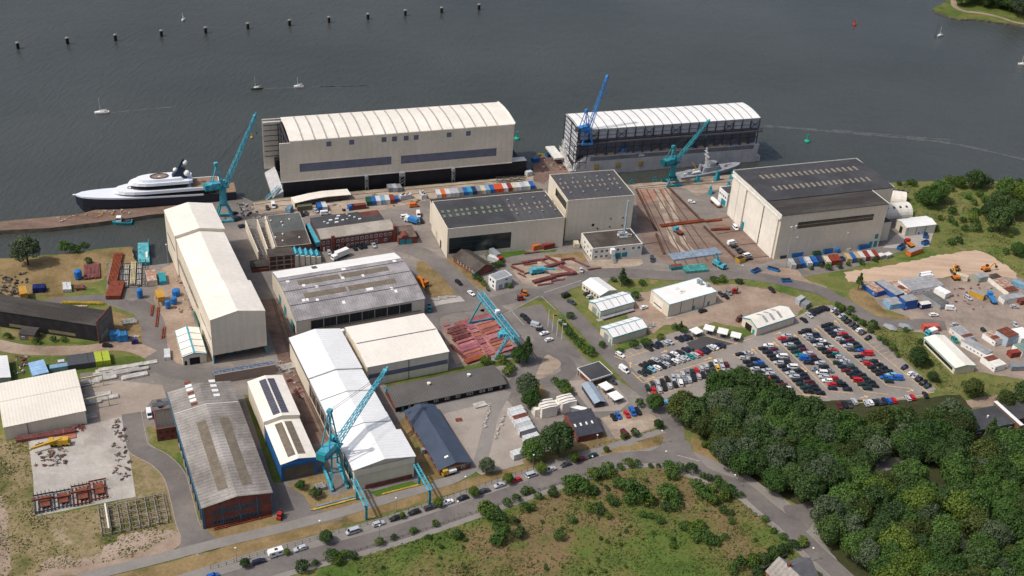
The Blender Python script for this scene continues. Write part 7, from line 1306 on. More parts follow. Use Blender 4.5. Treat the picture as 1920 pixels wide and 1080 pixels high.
for i, (c, x, y) in enumerate((('pale grey', 975, 876), ('dark grey', 1012, 872), ('blue', 1045, 866), ('white', 1097, 862), ('blue', 1142, 856), ('navy', 1185, 852), ('cream', 1236, 854), ('rust red', 1275, 846), ('rust red', 1312, 842), ('tan', 1394, 832), ('blue', 1428, 828), ('tan', 1460, 824), ('white', 1494, 820), ('rust red', 1530, 816), ('white', 1562, 812), ('rust red', 1592, 808))):
    container(f"{c} container, {ORD[i]} from the left in the row below the big hall", at(S3(x, y)), A3, KC[c], group='containers below the big hall')
def skip(label, p, ang, m, L=4.5, Wd=2.2, Hh=1.6, fill=None):
    t = thing('skip', label, 'skip', p, ang); MB().loft([[(-L / 2 + .5, -Wd / 2, .1), (L / 2 - .5, -Wd / 2, .1), (L / 2 - .5, Wd / 2, .1), (-L / 2 + .5, Wd / 2, .1)], [(-L / 2, -Wd / 2, Hh), (L / 2, -Wd / 2, Hh), (L / 2, Wd / 2, Hh), (-L / 2, Wd / 2, Hh)]]).obj('body', m, t); MB().box(-L / 2 + .25, L / 2 - .25, -Wd / 2 + .2, Wd / 2 - .2, Hh - .02, Hh + .06).obj('filling', fill or DARK, t)
    for x in (-L * .25, L * .25): MB().box(x - .1, x + .1, -Wd / 2 - .1, Wd / 2 + .1, .2, Hh - .1).obj('rib', m, t)
    return t
SB = mat('skip_blue', srgb(40, 116, 190), .5, .1, .4)
for lab, p, a, L, h in (('long blue skip leaning on the big hall corner', S3(1010, 800), 5, 7, 2.2), ('blue skip by the green machine along the big hall', S3(1240, 775), 8, 6, 2.4), ('wide blue skip at the far end of the big hall wall', S3(1505, 742), 8, 6.5, 2.4), ('blue skip inside the container row', S3(1346, 836), 10, 3.2, 2), ('blue skip tilted on the road verge, left one', S3(705, 918), 25, 5.5, 1.4), ('blue skip tilted on the road verge, right one with the arm', S3(838, 905), -45, 6, 1.2), ('small blue skip on the lower road verge', S3(932, 992), -8, 5, 1.4), ('upper blue skip right of the white depot', S4(785, 740), 55, 5, 1.8), ('lower blue skip right of the white depot', S4(782, 802), 15, 4.5, 2), ('blue skip against the white depot wall', S4(733, 708), 5, 4, 1.4), ('blue skip with pale cover left of the orange container', S4(580, 838), 30, 6, 2.0), ('blue skip standing at the depot corner', S4(790, 690), 40, 3, 2.0), ('blue bins beside the steel-framed dock, left', S1(190, 695), 20, 3, 2), ('blue bins beside the steel-framed dock, right', S1(235, 705), 20, 3, 2)): skip(lab, at(p), R(a + 20), SB, L, 2.3, h)
skip('yellow round-backed skip near the row of parked vans', at(S3(590, 842)), R(40), YELLOW, 5, 3, 2.4); skip('dark teal skip left of the teal lattice pallets', at(S3(108, 895)), R(22), TEALD, 7, 2.8, 1.8, RUST)
skip('green machine skid between the blue skips', at(S3(1160, 792)), R(20), mat('mid_green', srgb(44, 110, 84), .5), 4.5, 2, 2); skip('dark machine skid at the big hall corner', at(S3(905, 812)), R(20), DGREY, 4, 2.4, 1.6); skip('white machine parts beside the big hall wall', at(S3(1385, 752)), R(10), OFFWHITE, 4, 2, 1.2)
container('long orange container with grey roof sheet below the white depot', at(S4(690, 880)), heading(S4(620, 900), S4(760, 850)), KC['orange'], 9.5, 3, 2.6, top=GALV)
for lab, p in (('left grey heap of sheet-covered pallets at the end of the container row', S3(1640, 812)), ('right grey heap of sheet-covered pallets at the end of the container row', S3(1695, 806))): skip(lab, at(p), R(35), GALV, 4.5, 3, 1.8, OFFWHITE)
def cabin(label, A, B, C, h, wall, roof, wins=0, lw=0, rust=None, group=None):
    b = Bd('site_cabin', label, 'cabin', A, B, C, h, group); b.part('wall', MB().box(0, b.w, 0, b.d, .1, h), wall); k = MB().box(-.05, b.w + .05, -.05, b.d + .05, h + .003, h + .14); b.part('roof', k, roof)
    if b.d > 4:
        for i in range(int(b.d / 2)): b.part('roof_rib', MB().box(0, b.w, i * 2 + .4, i * 2 + .5, h + .141, h + .2), roof)
    for i in range(wins): b.window('f', b.w * (.15 + .7 * i / max(1, wins - 1)) - .5, 1, 1, .9)
    for i in range(lw): b.window('l', b.d * (.15 + .6 * i / max(1, lw - 1)) - .5, 1, 1, .9)
    if rust: b.part('rust_sheet', MB().box(.2, b.w - .2, b.d * rust[0], b.d * rust[1], h + .21, h + .25), RUST)
    return b
BLU = mat('cabin_blue', srgb(40, 92, 164), .6, .08, .4, band=('X', .5, .08)); LBL = mat('cabin_pale_blue', srgb(110, 168, 208), .6, .08, .4); RSTW = mat('rust_stained_white', srgb(190, 180, 170), .8, .15, .5, col2=srgb(150, 110, 90)); GRF = mat('weathered_sheet', srgb(160, 162, 164), .8, .12, .4, col2=srgb(140, 140, 142))
cabin('blue cabin with rust-streaked roof, leftmost in the cabin yard', S5(460, 310), S5(537, 290), S5(358, 228), 2.7, BLU, RSTW, 1, 1)
cabin('long blue cabin with white and grey roof, second from left', S5(630, 332), S5(700, 312), S5(473, 210), 2.8, BLU, GRF)
cabin('row of rust and white roofs tucked behind the long blue cabin', S5(725, 315), S5(765, 300), S5(600, 215), 2.6, OFFWHITE, RSTW, 0, 0, (.3, .6))
cabin('pale blue cabin with four windows nearest the curved road', S5(585, 415), S5(695, 400), S5(510, 362), 2.7, LBL, GRF, 1, 2)
cabin('tall blue double-stacked cabin beside the pale blue one', S5(715, 385), S5(820, 368), S5(688, 335), 5.0, BLU, GRF, 1)
cabin('small navy cabin with white roof by the white estate car', S5(848, 415), S5(930, 402), S5(815, 390), 2.6, mat('cabin_navy', srgb(44, 52, 110), .6), OFFWHITE, 0, 1)
cabin('wide white site office with grey ribbed roof in the cabin yard', S5(760, 293), S5(1040, 248), S5(688, 196), 2.9, WHITE, GRF, 4, 3)
cabin('blue container cabin with white roof behind the site office, near one', S5(862, 182), S5(950, 165), S5(840, 158), 2.7, BLU, WHITE); cabin('blue container cabin with white roof behind the site office, far one', S5(848, 152), S5(935, 137), S5(828, 140), 2.7, BLU, WHITE)
cabin('long grey cabin with dark striped roof in the middle of the yard', S5(1010, 415), S5(1078, 392), S5(903, 300), 2.7, GALV, mat('dark_striped_roof', srgb(112, 112, 110), .8, .12, .3, band=('X', .9, .2)))
cabin('white container box behind the long grey cabin', S5(1050, 325), S5(1095, 305), S5(992, 258), 2.8, WHITE, WHITE)
container('cream container beside the white excavator', at(S5(1180, 195)), R(-30), KC['cream']); container('yellow tank container in the cabin yard', at(S5(1312, 345)), R(-42), srgb(206, 160, 60), 7, 2.6, 2.6, top=GALV); container('bright blue container at the right edge of the cabin yard', at(S5(1672, 262)), R(-35), KC['pale blue'], 8, 3); container('orange-red container at the head of the long ivory store', at(S5(915, 625)), R(8), srgb(196, 92, 78), 7.6, 2.8, 2.9); container('rust red container at the lower right of the cabin yard', at(S5(1632, 842)), R(20), KC['rust red'], 7, 2.8, 2.8); container('small grey cabin at the lower right corner', at(S5(1645, 955)), R(10), KC['grey'], 6.5, 3, 2.4); container('rusty container cut by the right edge', at(S5(1705, 400)), R(20), KC['brown-red'], 6, 2.6)
cabin('grey-green cabin first in the upper right row', S5(1335, 188), S5(1425, 172), S5(1308, 148), 2.7, mat('grey_green', srgb(150, 160, 152), .7), GRF, 1)
for i, lab in enumerate(('second cabin in the upper right row, dark roof with rust', 'third cabin in the upper right row, cream with rusty roof', 'fourth cabin in the upper right row, cream with open front', 'fifth cabin in the upper right row, red-brown roof')):
    x, y = 1442 + i * 47, 198 + i * 36; cabin(lab, S5(x, y), S5(x + 85, y - 18), S5(x - 26, y - 40), 2.6, OFFWHITE, (FELTBR, RSTW, RSTW, RUST)[i], 1, 0)
cabin('wide grey cabin at the end of the upper right row', S5(1548, 372), S5(1725, 345), S5(1532, 330), 2.7, OFFWHITE, GRF, 1)
cabin('cream cabin with grey roof at the top of the white cabin row', S5(1213, 702), S5(1303, 682), S5(1110, 598), 2.7, OFFWHITE, GRF, 0, 2, (.1, .3)); cabin('long white cabin with grey roof in the middle of the white row', S5(1390, 832), S5(1448, 802), S5(1222, 700), 2.8, WHITE, GRF, 0, 5); cabin('white cabin with rust patch at the bottom of the white row', S5(1470, 938), S5(1562, 912), S5(1393, 838), 2.8, WHITE, OFFWHITE, 1, 1, (.5, .9))
cabin('white cabin with rust-striped roof left of the pale blue one', S5(1472, 722), S5(1538, 700), S5(1393, 642), 2.7, WHITE, RSTW, 1, 1, (.2, .5)); cabin('two-storey pale blue cabin with red-brown roof', S5(1580, 692), S5(1668, 660), S5(1492, 622), 5.0, mat('ice_blue', srgb(180, 196, 210), .6), RUST, 2, 0); cabin('white hall cut by the right edge behind the pale blue cabin', S5(1690, 700), S5(1800, 680), S5(1640, 610), 3.6, WHITE, WHITE); cabin('white cabin with green roof at the right edge', S5(1700, 810), S5(1790, 790), S5(1650, 740), 3.0, WHITE, mat('green_roof', srgb(120, 146, 136), .7))
A7 = heading(S7(1012, 830), S7(1098, 806))
for i, c in enumerate(('white', 'white', 'orange', 'white', 'pale grey', 'white', 'dark grey', 'white')):
    container(f"{'white container with rusty roof' if c == 'orange' else c + ' container'}, {ORD[i]} from top in the block beside the gravel yard", at(S7(1068 + 16.5 * i, 822 + 29 * i), 2.6), A7, KC['white'] if c == 'orange' else KC[c], 6.4, 2.44, 2.6, 'containers beside the gravel yard', top=RUST if c == 'orange' else None)
container('white cabin alone at the bottom of the gravel yard', at(T2(258, 418)), heading(T2(225, 440), T2(300, 415)), KC['white'], 5.6, 3, 2.6)
container('white covered skip at the mouth of the car park', at(T2(1268, 66)), R(25), KC['pale grey'], 5, 2.6, 1.8, top=LBL)
for i, (x, c) in enumerate(((535, 'dark grey'), (587, 'dark grey'), (640, 'dark grey'), (690, 'dark grey'), (742, 'lime'), (800, 'lime'))):
    o = container(f"{c} container with open front, {ORD[i if i < 4 else i - 4]} from left of its colour below the black shed", at(R3(x, 500 - i * 7)), heading(R3(530, 520), R3(515, 440)), KC[c], 7.5, 2.7, 2.6, 'containers below the black shed')
cabin('pale blue flat-roofed cabin with white lower part left of the dark containers', R3(248, 580), R3(365, 552), R3(238, 478), 2.6, LBL, mat('sky_blue_roof', srgb(150, 186, 222), .6, .1, .3)); container('pale blue low container beside the dark containers', at(R3(445, 528)), R(24), KC['pale blue'], 7, 2.6, 1.8); container('small white box left of the dark containers', at(R3(462, 492)), R(24), KC['white'], 2.4, 1.8, 1.8)
container('pale grey generator box on the plinth behind the open hall', at(S6(1835, 270)), R(48), KC['pale grey'], 5, 2.6, 2.8); container('grey machine box on the plinth behind the open hall', at(S6(1880, 300)), R(48), KC['grey'], 4.5, 3, 2.4); container('white box trailer beside the dirt strip', at(R3(1256, 430)), heading(R3(1250, 470), R3(1245, 385)), KC['white'], 6.5, 2.4, 1.6); container('cream open container by the basin', at(R2(1138, 745)), heading(R2(1140, 820), R2(1110, 670)), KC['cream'], 10, 4.2, 3, top=RSTW); container('turquoise machine container by the basin', at(R2(1220, 745)), heading(R2(1225, 800), R2(1205, 690)), KC['cyan'], 8, 3, 2.0, top=TEALD)
for x, l_ in ((490, 'left'), (520, 'right')): container(f'{l_} one of two narrow white boxes in the left field', at(R2(x, 805)), heading(R2(500, 850), R2(490, 760)), KC['white'], 6.5, 1.8, 1.6)
# tanks
def tank(label, p, m, r=1.3, h=3.0): t = thing('silo_tank', label, 'tank', at(p), 0); k = MB().tube((0, 0, .6), (0, 0, h), r, n=14).ball((0, 0, h), r, 14, 6, sz=.4); k.obj('body', m, t); [MB().beam((r * .8 * math.cos(a), r * .8 * math.sin(a), 0), (r * .8 * math.cos(a), r * .8 * math.sin(a), .7), .2).obj('leg', DGREY, t) for a in (0.6, 2.2, 3.7, 5.3)]
tank('bright blue tank alone in the left field', R2(590, 730), SB, 1.7, 4); tank('blue tank beside the white rack', R2(1052, 872), SB, 1.3, 4); tank('blue tank pair beside the cream shed, upper', R2(1322, 855), SB, 1.8, 2.6); tank('blue tank beside the cream shed, lower left', R2(1262, 952), SB, 1.2, 3.6); tank('blue tank beside the cream shed, lower right', R2(1308, 918), SB, 1.4, 3); tank('blue cylinder tank by the big hall wall', S3(1095, 785), SB, 1.1, 2.6); tank('small blue tank by the big hall wall', S3(1316, 772), SB, 1.1, 2.2)
for lab, p in (('ochre hopper on a dark frame beside the cream container', R2(1205, 905)), ('ochre hopper on a dark frame at the left scrap pens', R2(182, 880))):
    t = thing('hopper', lab, 'hopper', at(p), R(28)); MB().box(-1.5, 1.5, -3.5, 3.5, 2.2, 4.6).obj('bin', mat('ochre', srgb(196, 150, 62), .6), t)
    for x in (-1.3, 1.3):
        for y in (-3.2, 3.2): MB().beam((x, y, 0), (x, y, 2.2), .25).obj('leg', DGREY, t)
# ---------------------------------------------------------------- steel, lamps, fences, small things
PINK = (srgb(184, 122, 128), srgb(170, 104, 106), srgb(160, 98, 108), srgb(172, 110, 92), srgb(150, 88, 84)); RED = (srgb(134, 82, 82), srgb(146, 92, 90), srgb(122, 72, 70)); RU = (srgb(150, 80, 54), srgb(128, 66, 48)); PALE = (srgb(188, 184, 178), srgb(170, 166, 162)); 
def stack(label, p, ang, L, Wd, n=2, cols=PINK, name='plate_stack', cat='steel stack', group=None, th=.16, z=0.1, beams=False):
    k = MB(); n = max(1, n)
    if beams:
        m = max(2, int(Wd / .55))
        for j in range(n):
            for i in range(m):
                y = -Wd / 2 + (i + .5) * Wd / m; s = rnd.uniform(-.4, .4); k.box(-L / 2 + s, L / 2 + s, y - .17, y + .17, j * .42 + .1, j * .42 + .45)
        for x in (-L * .3, L * .3): k.box(x - .15, x + .15, -Wd / 2, Wd / 2, 0, n * .42 + .12)
    else:
        for j in range(n): a, b_ = rnd.uniform(-.25, .25), rnd.uniform(-.15, .15); k.box(-L / 2 + a, L / 2 + a, -Wd / 2 + b_, Wd / 2 + b_, j * th, j * th + th * 1.02)
    o = k.obj(name, PLATE, None, (p.x, p.y, z + rnd.uniform(0, .08)), ang); o.color = (*rnd.choice(cols), 1); return tag(o, label, cat, group)
Q = [at(S7(*c)) for c in ((530, 240), (885, 128), (1075, 385), (692, 470))]
def bil(u, v): return Q[0] * (1 - u) * (1 - v) + Q[1] * u * (1 - v) + Q[2] * u * v + Q[3] * (1 - u) * v
aU = math.atan2((Q[1] - Q[0]).y, (Q[1] - Q[0]).x); LU = (Q[1] - Q[0]).length; LV_ = (Q[3] - Q[0]).length
patch('plate_yard', [S7(505, 235), S7(895, 112), S7(1090, 390), S7(685, 490)], gmat('plate_yard_ground', [srgb(134, 92, 86), srgb(156, 112, 104), srgb(166, 128, 114)], .15, .8, var=.14), 4)
patch('plate_yard_edge', [S7(505, 250), S7(560, 240), S7(690, 470), S7(620, 500)], DIRT, 5)
for col, (u0, u1, nm) in enumerate(((.03, .40, 'left file'), (.44, .56, 'middle file'), (.6, .98, 'right file'))):
    n = (12, 9, 13)[col]
    for i in range(n):
        v = (i + .5) / n; uu = (u0 + u1) / 2 + rnd.uniform(-.02, .02); L = (u1 - u0) * LU * rnd.uniform(.8, 1.0); wv = LV_ / n * rnd.uniform(.8, .97); bm = col == 0 and i < 5
        stack(f"{'dark red girders' if bm else 'pink steel plates'}, {ORD[i]} stack from the top, {nm} of the plate yard", bil(uu, v), aU + R(rnd.uniform(-1.5, 1.5)), L, wv, rnd.choice((1, 2, 3, 4)) if not bm else 2, RED if bm else PINK, 'girder_stack' if bm else 'plate_stack', 'steel stack', 'steel stacks in the plate yard', beams=bm)
stack('long pink plate lying across the far edge of the plate yard', at(S7(740, 165)), aU, 17, 3.2, 2); stack('rust plate heap at the near left corner of the plate yard', at(S7(760, 462)), aU, 9, 2.6, 6, RU); stack('small pink plate beside the far left corner of the plate yard', at(S7(545, 198)), aU, 3, 1.8, 2); stack('row of dark girders along the left edge of the plate yard', at(S7(640, 410)), aU + R(90), 13, 1.5, 2, RED, beams=True)
for i, (x, y, a, L, Wd, n) in enumerate(((770, 783, 22, 7, 1.2, 1), (762, 825, -38, 8, 1.6, 1), (890, 762, 25, 14, 1.6, 2), (860, 783, 25, 7, 1, 1), (1030, 755, -38, 10, 1.8, 1), (960, 770, -38, 7, 1, 1), (1025, 800, 35, 13, 1.8, 3), (1140, 750, 20, 7, 1.2, 2), (1125, 822, -38, 8, 2.2, 2), (850, 848, 35, 6, 1, 1), (960, 905, 33, 12, 2.2, 3), (1110, 868, 22, 13, 2.0, 3), (1065, 905, 24, 7, 1.4, 1), (970, 935, 22, 8, 1, 1), (1235, 780, -35, 10, 1.2, 1), (1340, 820, 22, 7, .9, 1), (795, 868, -40, 5, .8, 1), (870, 700, 22, 8, .9, 1))):
    stack(f"dark red steel girder bundle, {ORD[i]} from the far left around the teal mobile crane", at(S2(x, y)), R(a), L, Wd, n, RED, 'girder_bundle', 'steel bundle', 'girder bundles in the steel yard', beams=True)
for lab, p, a, L, Wd, n, c in (('long orange-rust girders lying in the left field', R2(868, 660), 102, 27, 4.2, 3, RU), ('rust-brown plate block below the long rust girders', R2(868, 830), 100, 13, 6.5, 6, RU), ('white girders in the grey rack, left group', R2(950, 715), 106, 20, 2.0, 2, PALE), ('cream girders in the grey rack, middle group', R2(1000, 700), 106, 20, 2.4, 3, (srgb(206, 196, 160),)), ('white girders in the grey rack, right group', R2(1045, 710), 106, 20, 2.0, 2, PALE), ('rust beam on the dirt strip left of the cream shed', R3(1180, 140), 103, 16, 1.4, 1, RU), ('second rust beam on the dirt strip left of the cream shed', R3(1225, 260), 103, 9, 1.6, 1, RU), ('brown beam on the dirt strip near the ochre hopper', R3(1140, 90), 103, 9, 1.2, 1, RU),
    ('long dark red girders along the beige store wall', R4(310, 140), 22, 21, 2.6, 3, RED), ('pink plate pile at the beige store corner', R4(470, 137), 22, 4.5, 3.6, 2, PINK), ('red girder trestle in front of the brick workshop', R4(1640, 720), 27, 20, 1.6, 1, RU), ('yellow pipes on the grass left of the runway beam', R7(820, 600), 28, 17, .6, 1, (srgb(204, 176, 90),)), ('blue-grey pipes above the yellow ones', R7(840, 580), 28, 16, .7, 1, (srgb(120, 146, 164),)), ('long yellow pipe on the grass right of the hall gable', R7(1310, 490), 27, 19, .5, 1, (srgb(208, 172, 70),)),
    ('grey corrugated plates stacked by the slipway', S3(250, 790), 22, 27, 6.4, 3, (srgb(134, 150, 168),)), ('rust girders on the quay apron, upper heap', S3(385, 540), 20, 10, 1.8, 2, RU), ('rust girders on the quay apron, lower heap', S3(440, 605), 15, 10, 1.8, 2, RU), ('long rust sill beam across the slipway', S3(160, 560), 22, 26, 2.6, 2, RU), ('pale pink plank lying behind the black shed', R2(553, 943), 10, 12, 1.0, 1, (srgb(206, 176, 164),)), ('yellow lattice jib sections lying behind the black shed', R2(620, 920), 5, 18, 1.6, 2, (srgb(196, 168, 60),)), ('blue crates stacked beside the black shed gable, left', R3(868, 302), 18, 4, 3.4, 8, (srgb(66, 140, 200),)), ('blue crates stacked beside the black shed gable, right', R3(925, 312), 18, 4, 3.4, 8, (srgb(66, 140, 200),)), ('white poles lying beside the blue crates', R3(970, 288), 5, 8, 1.6, 1, PALE), ('purple drums beside the blue crates', R3(1015, 338), 18, 2.4, 1.6, 5, (srgb(70, 66, 130),)), ('blue tarpaulin heap in the left field', R2(298, 822), 15, 5, 4, 6, (srgb(46, 56, 120),)), ('rusty frame heap on the left field, large', R2(690, 680), 110, 14, 7, 2, RED), ('rusty part heap beside the two white boxes', R2(600, 808), 20, 4, 3, 3, RED), ('white pallets beside the black shed grass', R3(970, 180), 20, 6, 4, 2, PALE), ('grey rubble heap on the dark pad below the crane', R6(640, 520), 30, 7, 4, 2, PALE), ('pale rubble beside the two crane rails', R7(720, 490), 30, 4, 3, 3, PALE), ('teal lattice pallets on the road edge', S3(250, 905), 18, 12, 6, 3, (srgb(90, 172, 168),)), ('white slabs at the end of the dry grass triangle, left', R5(1585, 888), 10, 4, 2, 2, PALE), ('white slabs at the end of the dry grass triangle, middle', R5(1640, 878), 10, 4, 2, 2, PALE), ('white slabs at the end of the dry grass triangle, right', R5(1700, 868), 10, 5, 1.6, 2, PALE)):
    stack(lab, at(p), R(a), L, Wd, n, c, 'steel_stack', 'stack', beams=('frame' in lab or Wd / max(n, 1) < 2.2 and 'plate' not in lab and 'slab' not in lab), th=.3 if n > 4 else .16)
for i, (x, y, L) in enumerate(((820, 540, 11), (880, 525, 14), (960, 515, 12), (1050, 495, 14), (860, 570, 12), (940, 550, 11), (1030, 540, 9), (760, 600, 5), (800, 605, 8), (650, 640, 5), (690, 630, 6), (760, 720, 7), (680, 735, 8), (780, 755, 11), (680, 785, 8), (690, 885, 4), (1010, 585, 10), (745, 570, 5))):
    stack(f"grey concrete slab pile, {ORD[i]} from the top between the beige store and the lane", at(R3(x, y)), R(24 + rnd.uniform(-4, 4)), L, rnd.uniform(1.8, 3), rnd.choice((2, 4)), PALE, 'slab_pile', 'slab pile', 'slab piles by the beige store')
# half-finished hull blocks and scrap on the concrete pad
def block(label, p, a, L, Wd, H_, m):
    t = thing('hull_block', label, 'hull block', at(p), R(a), 'rusty blocks on the concrete pad'); k = MB()
    for i in range(int(L / 1.3) + 1): x = -L / 2 + i * 1.3; k.beam((x, -Wd / 2, .5), (x, Wd / 2, .5), .25, .5); k.beam((x, -Wd / 2, .2), (x, -Wd / 2, H_), .2); k.beam((x, Wd / 2, .2), (x, Wd / 2, H_), .2)
    for s in (-1, 1): k.beam((-L / 2, s * Wd / 2, .9), (L / 2, s * Wd / 2, .9), .3, .5)
    k.obj('frame', m, t); MB().box(-L * .2, L * .3, -Wd * .3, Wd * .3, .9, 1.3).obj('plate', RUST, t); MB().beam((-L * .55, 0, H_ + .3), (L * .5, 0, H_ + .1), .6).obj('beam', RUST, t)
block('dark open rust frame block at the lower left of the pad', R4(300, 595), 24, 6.4, 9, 2.4, GREYSTEEL); block('rust plate block second from left on the pad edge', R4(425, 570), 24, 6, 8.5, 1.6, GREYSTEEL); block('tall red-brown block third from left on the pad edge', R4(555, 540), 24, 6.4, 10, 2.0, RUST); block('orange-rust slatted block rightmost on the pad edge', R4(668, 505), 24, 6, 10, 1.0, RUST)
t = thing('steel_grid', 'open grid of grey scaffold girders lying on the grass below the concrete pad', 'scaffold grid', at(R4(905, 690)), R(24)); k = MB()
for i in range(8): x = -11 + i * 3.1; k.beam((x, -6, .3), (x, 8.5, .3), .3, .4); k.beam((x, -6, 1.8), (x, 8.5, 1.8), .22)
for j in range(6): y = -6 + j * 2.9; k.beam((-11, y, 1.0), (10.7, y, 1.0), .25)
for i in range(8):
    for j in range(6): k.beam((-11 + i * 3.1, -6 + j * 2.9, 0), (-11 + i * 3.1, -6 + j * 2.9, 2.3), .18)
k.obj('frame', mat('weathered_girder', srgb(140, 138, 134), .8, .14, .4), t)
k2 = MB().beam((-8.6, -5, 2.2), (-8.6, 8, 2.2), .5); k2.obj('girder', OFFWHITE, t)
t = thing('storage_rack', 'grey open rack holding white and cream girders beside the basin barge', 'rack', at(R2(1000, 712)), R(16)); k = MB()
for y in (-10, -5, 0, 5, 10): k.beam((-5.5, y, 1.2), (5.5, y, 1.2), .3); k.beam((-5.5, y, 0), (-5.5, y, 3), .3); k.beam((5.5, y, 0), (5.5, y, 3), .3)
for x in (-5.5, 5.5): k.beam((x, -10, 1.2), (x, 10, 1.2), .3)
k.obj('frame', GREYSTEEL, t)
SCR = [MB().box(-.9, .9, -.5, .5, 0, .6).box(-.3, 1.5, -.2, .2, .6, .9).mesh('scrap_a', PLATE), MB().beam((-1.6, 0, .2), (1.6, 0, .35), .35).beam((-.2, -1, .3), (.2, 1, .5), .3).mesh('scrap_b', PLATE), MB().box(-.7, .7, -.7, .7, 0, .25).beam((-.9, -.4, .3), (.8, .6, .9), .22).mesh('scrap_c', PLATE)]
SCC = (srgb(122, 92, 84), srgb(146, 112, 100), srgb(122, 118, 116), srgb(176, 170, 164), srgb(104, 94, 90))
def scrap(place, poly, n, cols, group):
    for i in range(n):
        u, v = rnd.random(), rnd.random(); a, b_, c, d = poly; p = at((a[0] * (1 - u) * (1 - v) + b_[0] * u * (1 - v) + c[0] * u * v + d[0] * (1 - u) * v, a[1] * (1 - u) * (1 - v) + b_[1] * u * (1 - v) + c[1] * u * v + d[1] * (1 - u) * v))
        inst(SCR[i % 3], 'steel_scrap', f"loose steel offcut among the scrap {place}", 'scrap', (p.x, p.y, .12), rnd.uniform(0, 6.3), group, rnd.choice(cols), rnd.uniform(.4, 1.0))
scrap('in the left half of the concrete pad', [R4(250, 190), R4(440, 220), R4(460, 330), R4(225, 350)], 40, SCC, 'offcuts on the left of the pad'); scrap('along the right edge of the concrete pad', [R4(760, 40), R4(835, 20), R4(900, 480), R4(770, 420)], 40, SCC, 'offcuts on the right of the pad'); scrap('by the beige store corner', [R4(500, 70), R4(580, 65), R4(570, 110), R4(500, 120)], 10, RED, 'offcuts by the beige store corner'); scrap('in the fenced pens at the left edge', [R2(0, 700), R2(200, 690), R2(200, 880), R2(0, 880)], 60, (srgb(84, 84, 88), srgb(116, 108, 104), srgb(70, 66, 66)), 'scrap in the left pens')
scrap('beside the cream shed wall', [R2(1330, 690), R2(1400, 720), R2(1480, 1040), R2(1300, 960)], 34, PALE + RU, 'scrap by the cream shed'); scrap('on the quay below the yacht crane', [T1(1400, 830), T1(1560, 840), T1(1600, 960), T1(1420, 930)], 30, (srgb(60, 66, 84), srgb(90, 90, 96)) + PALE, 'gear on the quay by the crane'); scrap('around the lane crane rails', [R6(570, 470), R6(660, 480), R6(800, 780), R6(720, 760)], 26, RED + PALE, 'scrap in the lane'); scrap('on the dusty cabin yard', [S5(1150, 230), S5(1400, 180), S5(1500, 480), S5(1000, 470)], 30, PALE + RED, 'clutter in the cabin yard'); scrap('along the pier deck', [R2(420, 270), R2(1000, 200), R2(1050, 230), R2(430, 310)], 22, (srgb(206, 200, 190), srgb(190, 150, 90)), 'fittings on the pier'); scrap('at the end of the quay beside the blue bins', [S1(110, 680), S1(260, 700), S1(330, 790), S1(150, 830)], 22, RED + PALE, 'clutter at the quay end'); scrap('beside the cabins in the left field', [R3(80, 440), R3(200, 430), R3(190, 560), R3(100, 580)], 22, RED + PALE, 'clutter by the left cabins'); scrap('along the long dock quay', [R5(560, 180), R5(1180, 90), R5(1560, 150), R5(900, 230)], 20, (srgb(70, 66, 64), srgb(170, 160, 150)), 'clutter on the dock quay'); scrap('between the cream halls and the dirt yard', [C5(480, 90), C5(620, 60), C5(640, 100), C5(520, 150)], 8, PALE, 'clutter by the ribbed hall')
for lab, p, a, m in (('teal bollard frame on the pier beside the yacht, left', T1(745, 830), 12, TEAL), ('teal bollard frame on the pier beside the yacht, right', T1(1125, 790), 12, TEAL), ('teal fender frame on the slipway quay edge, left', S1(815, 905), 15, TEALD), ('teal fender frame on the slipway quay edge, right', S1(990, 885), 15, TEALD)):
    t = thing('bollard_gantry', lab, 'frame', at(p), R(a)); k = MB()
    for x in (-1, 1): k.beam((x, 0, 0), (x, 0, 3.2), .4)
    k.beam((-1.2, 0, 3.0), (1.2, 0, 3.0), .4).beam((-1, 0, 1.6), (1, 0, 1.6), .3); k.obj('frame', m, t)
for i, (lab, p) in enumerate((('teal keel block tower on the quay, left of the warship stern', S1(1310, 882)), ('tall teal keel block tower beside the warship', S1(1455, 870)), ('teal block tower at the cream hall corner, upper', S1(1570, 855)), ('teal block tower beside the quay office', S1(1540, 930)), ('teal block tower on the dark apron', S1(1405, 970)))):
    t = thing('keel_tower', lab, 'tower', at(p), R(20 + i * 15), 'teal keel block towers'); hh = 5 if 'tall' in lab else 3.4; MB().loft([[(-1.6, -1.2, 0), (1.6, -1.2, 0), (1.6, 1.2, 0), (-1.6, 1.2, 0)], [(-.5, -.5, hh), (.7, -.5, hh), (.7, .5, hh), (-.5, .5, hh)]]).obj('body', TEALD, t); MB().box(-2.4, 2.4, -.6, .6, 0, .5).obj('foot', TEALD, t); MB().box(-.7, 1.4, -.6, .6, hh, hh + .5).obj('head', TEALD, t)
t = thing('boom_lift', 'red boom lift with long white arm lying on the pier beside the yacht', 'boom lift', at(T1(985, 808)), R(190)); MB().box(-1.8, 1.8, -1.1, 1.1, .3, 1.6).obj('base', REDP, t); MB().box(-1.6, .8, -.8, .8, 1.6, 2.3).obj('turret', REDP, t); MB().beam((-1, 0, 2.4), (9, .4, 1.2), .4).obj('arm', OFFWHITE, t)
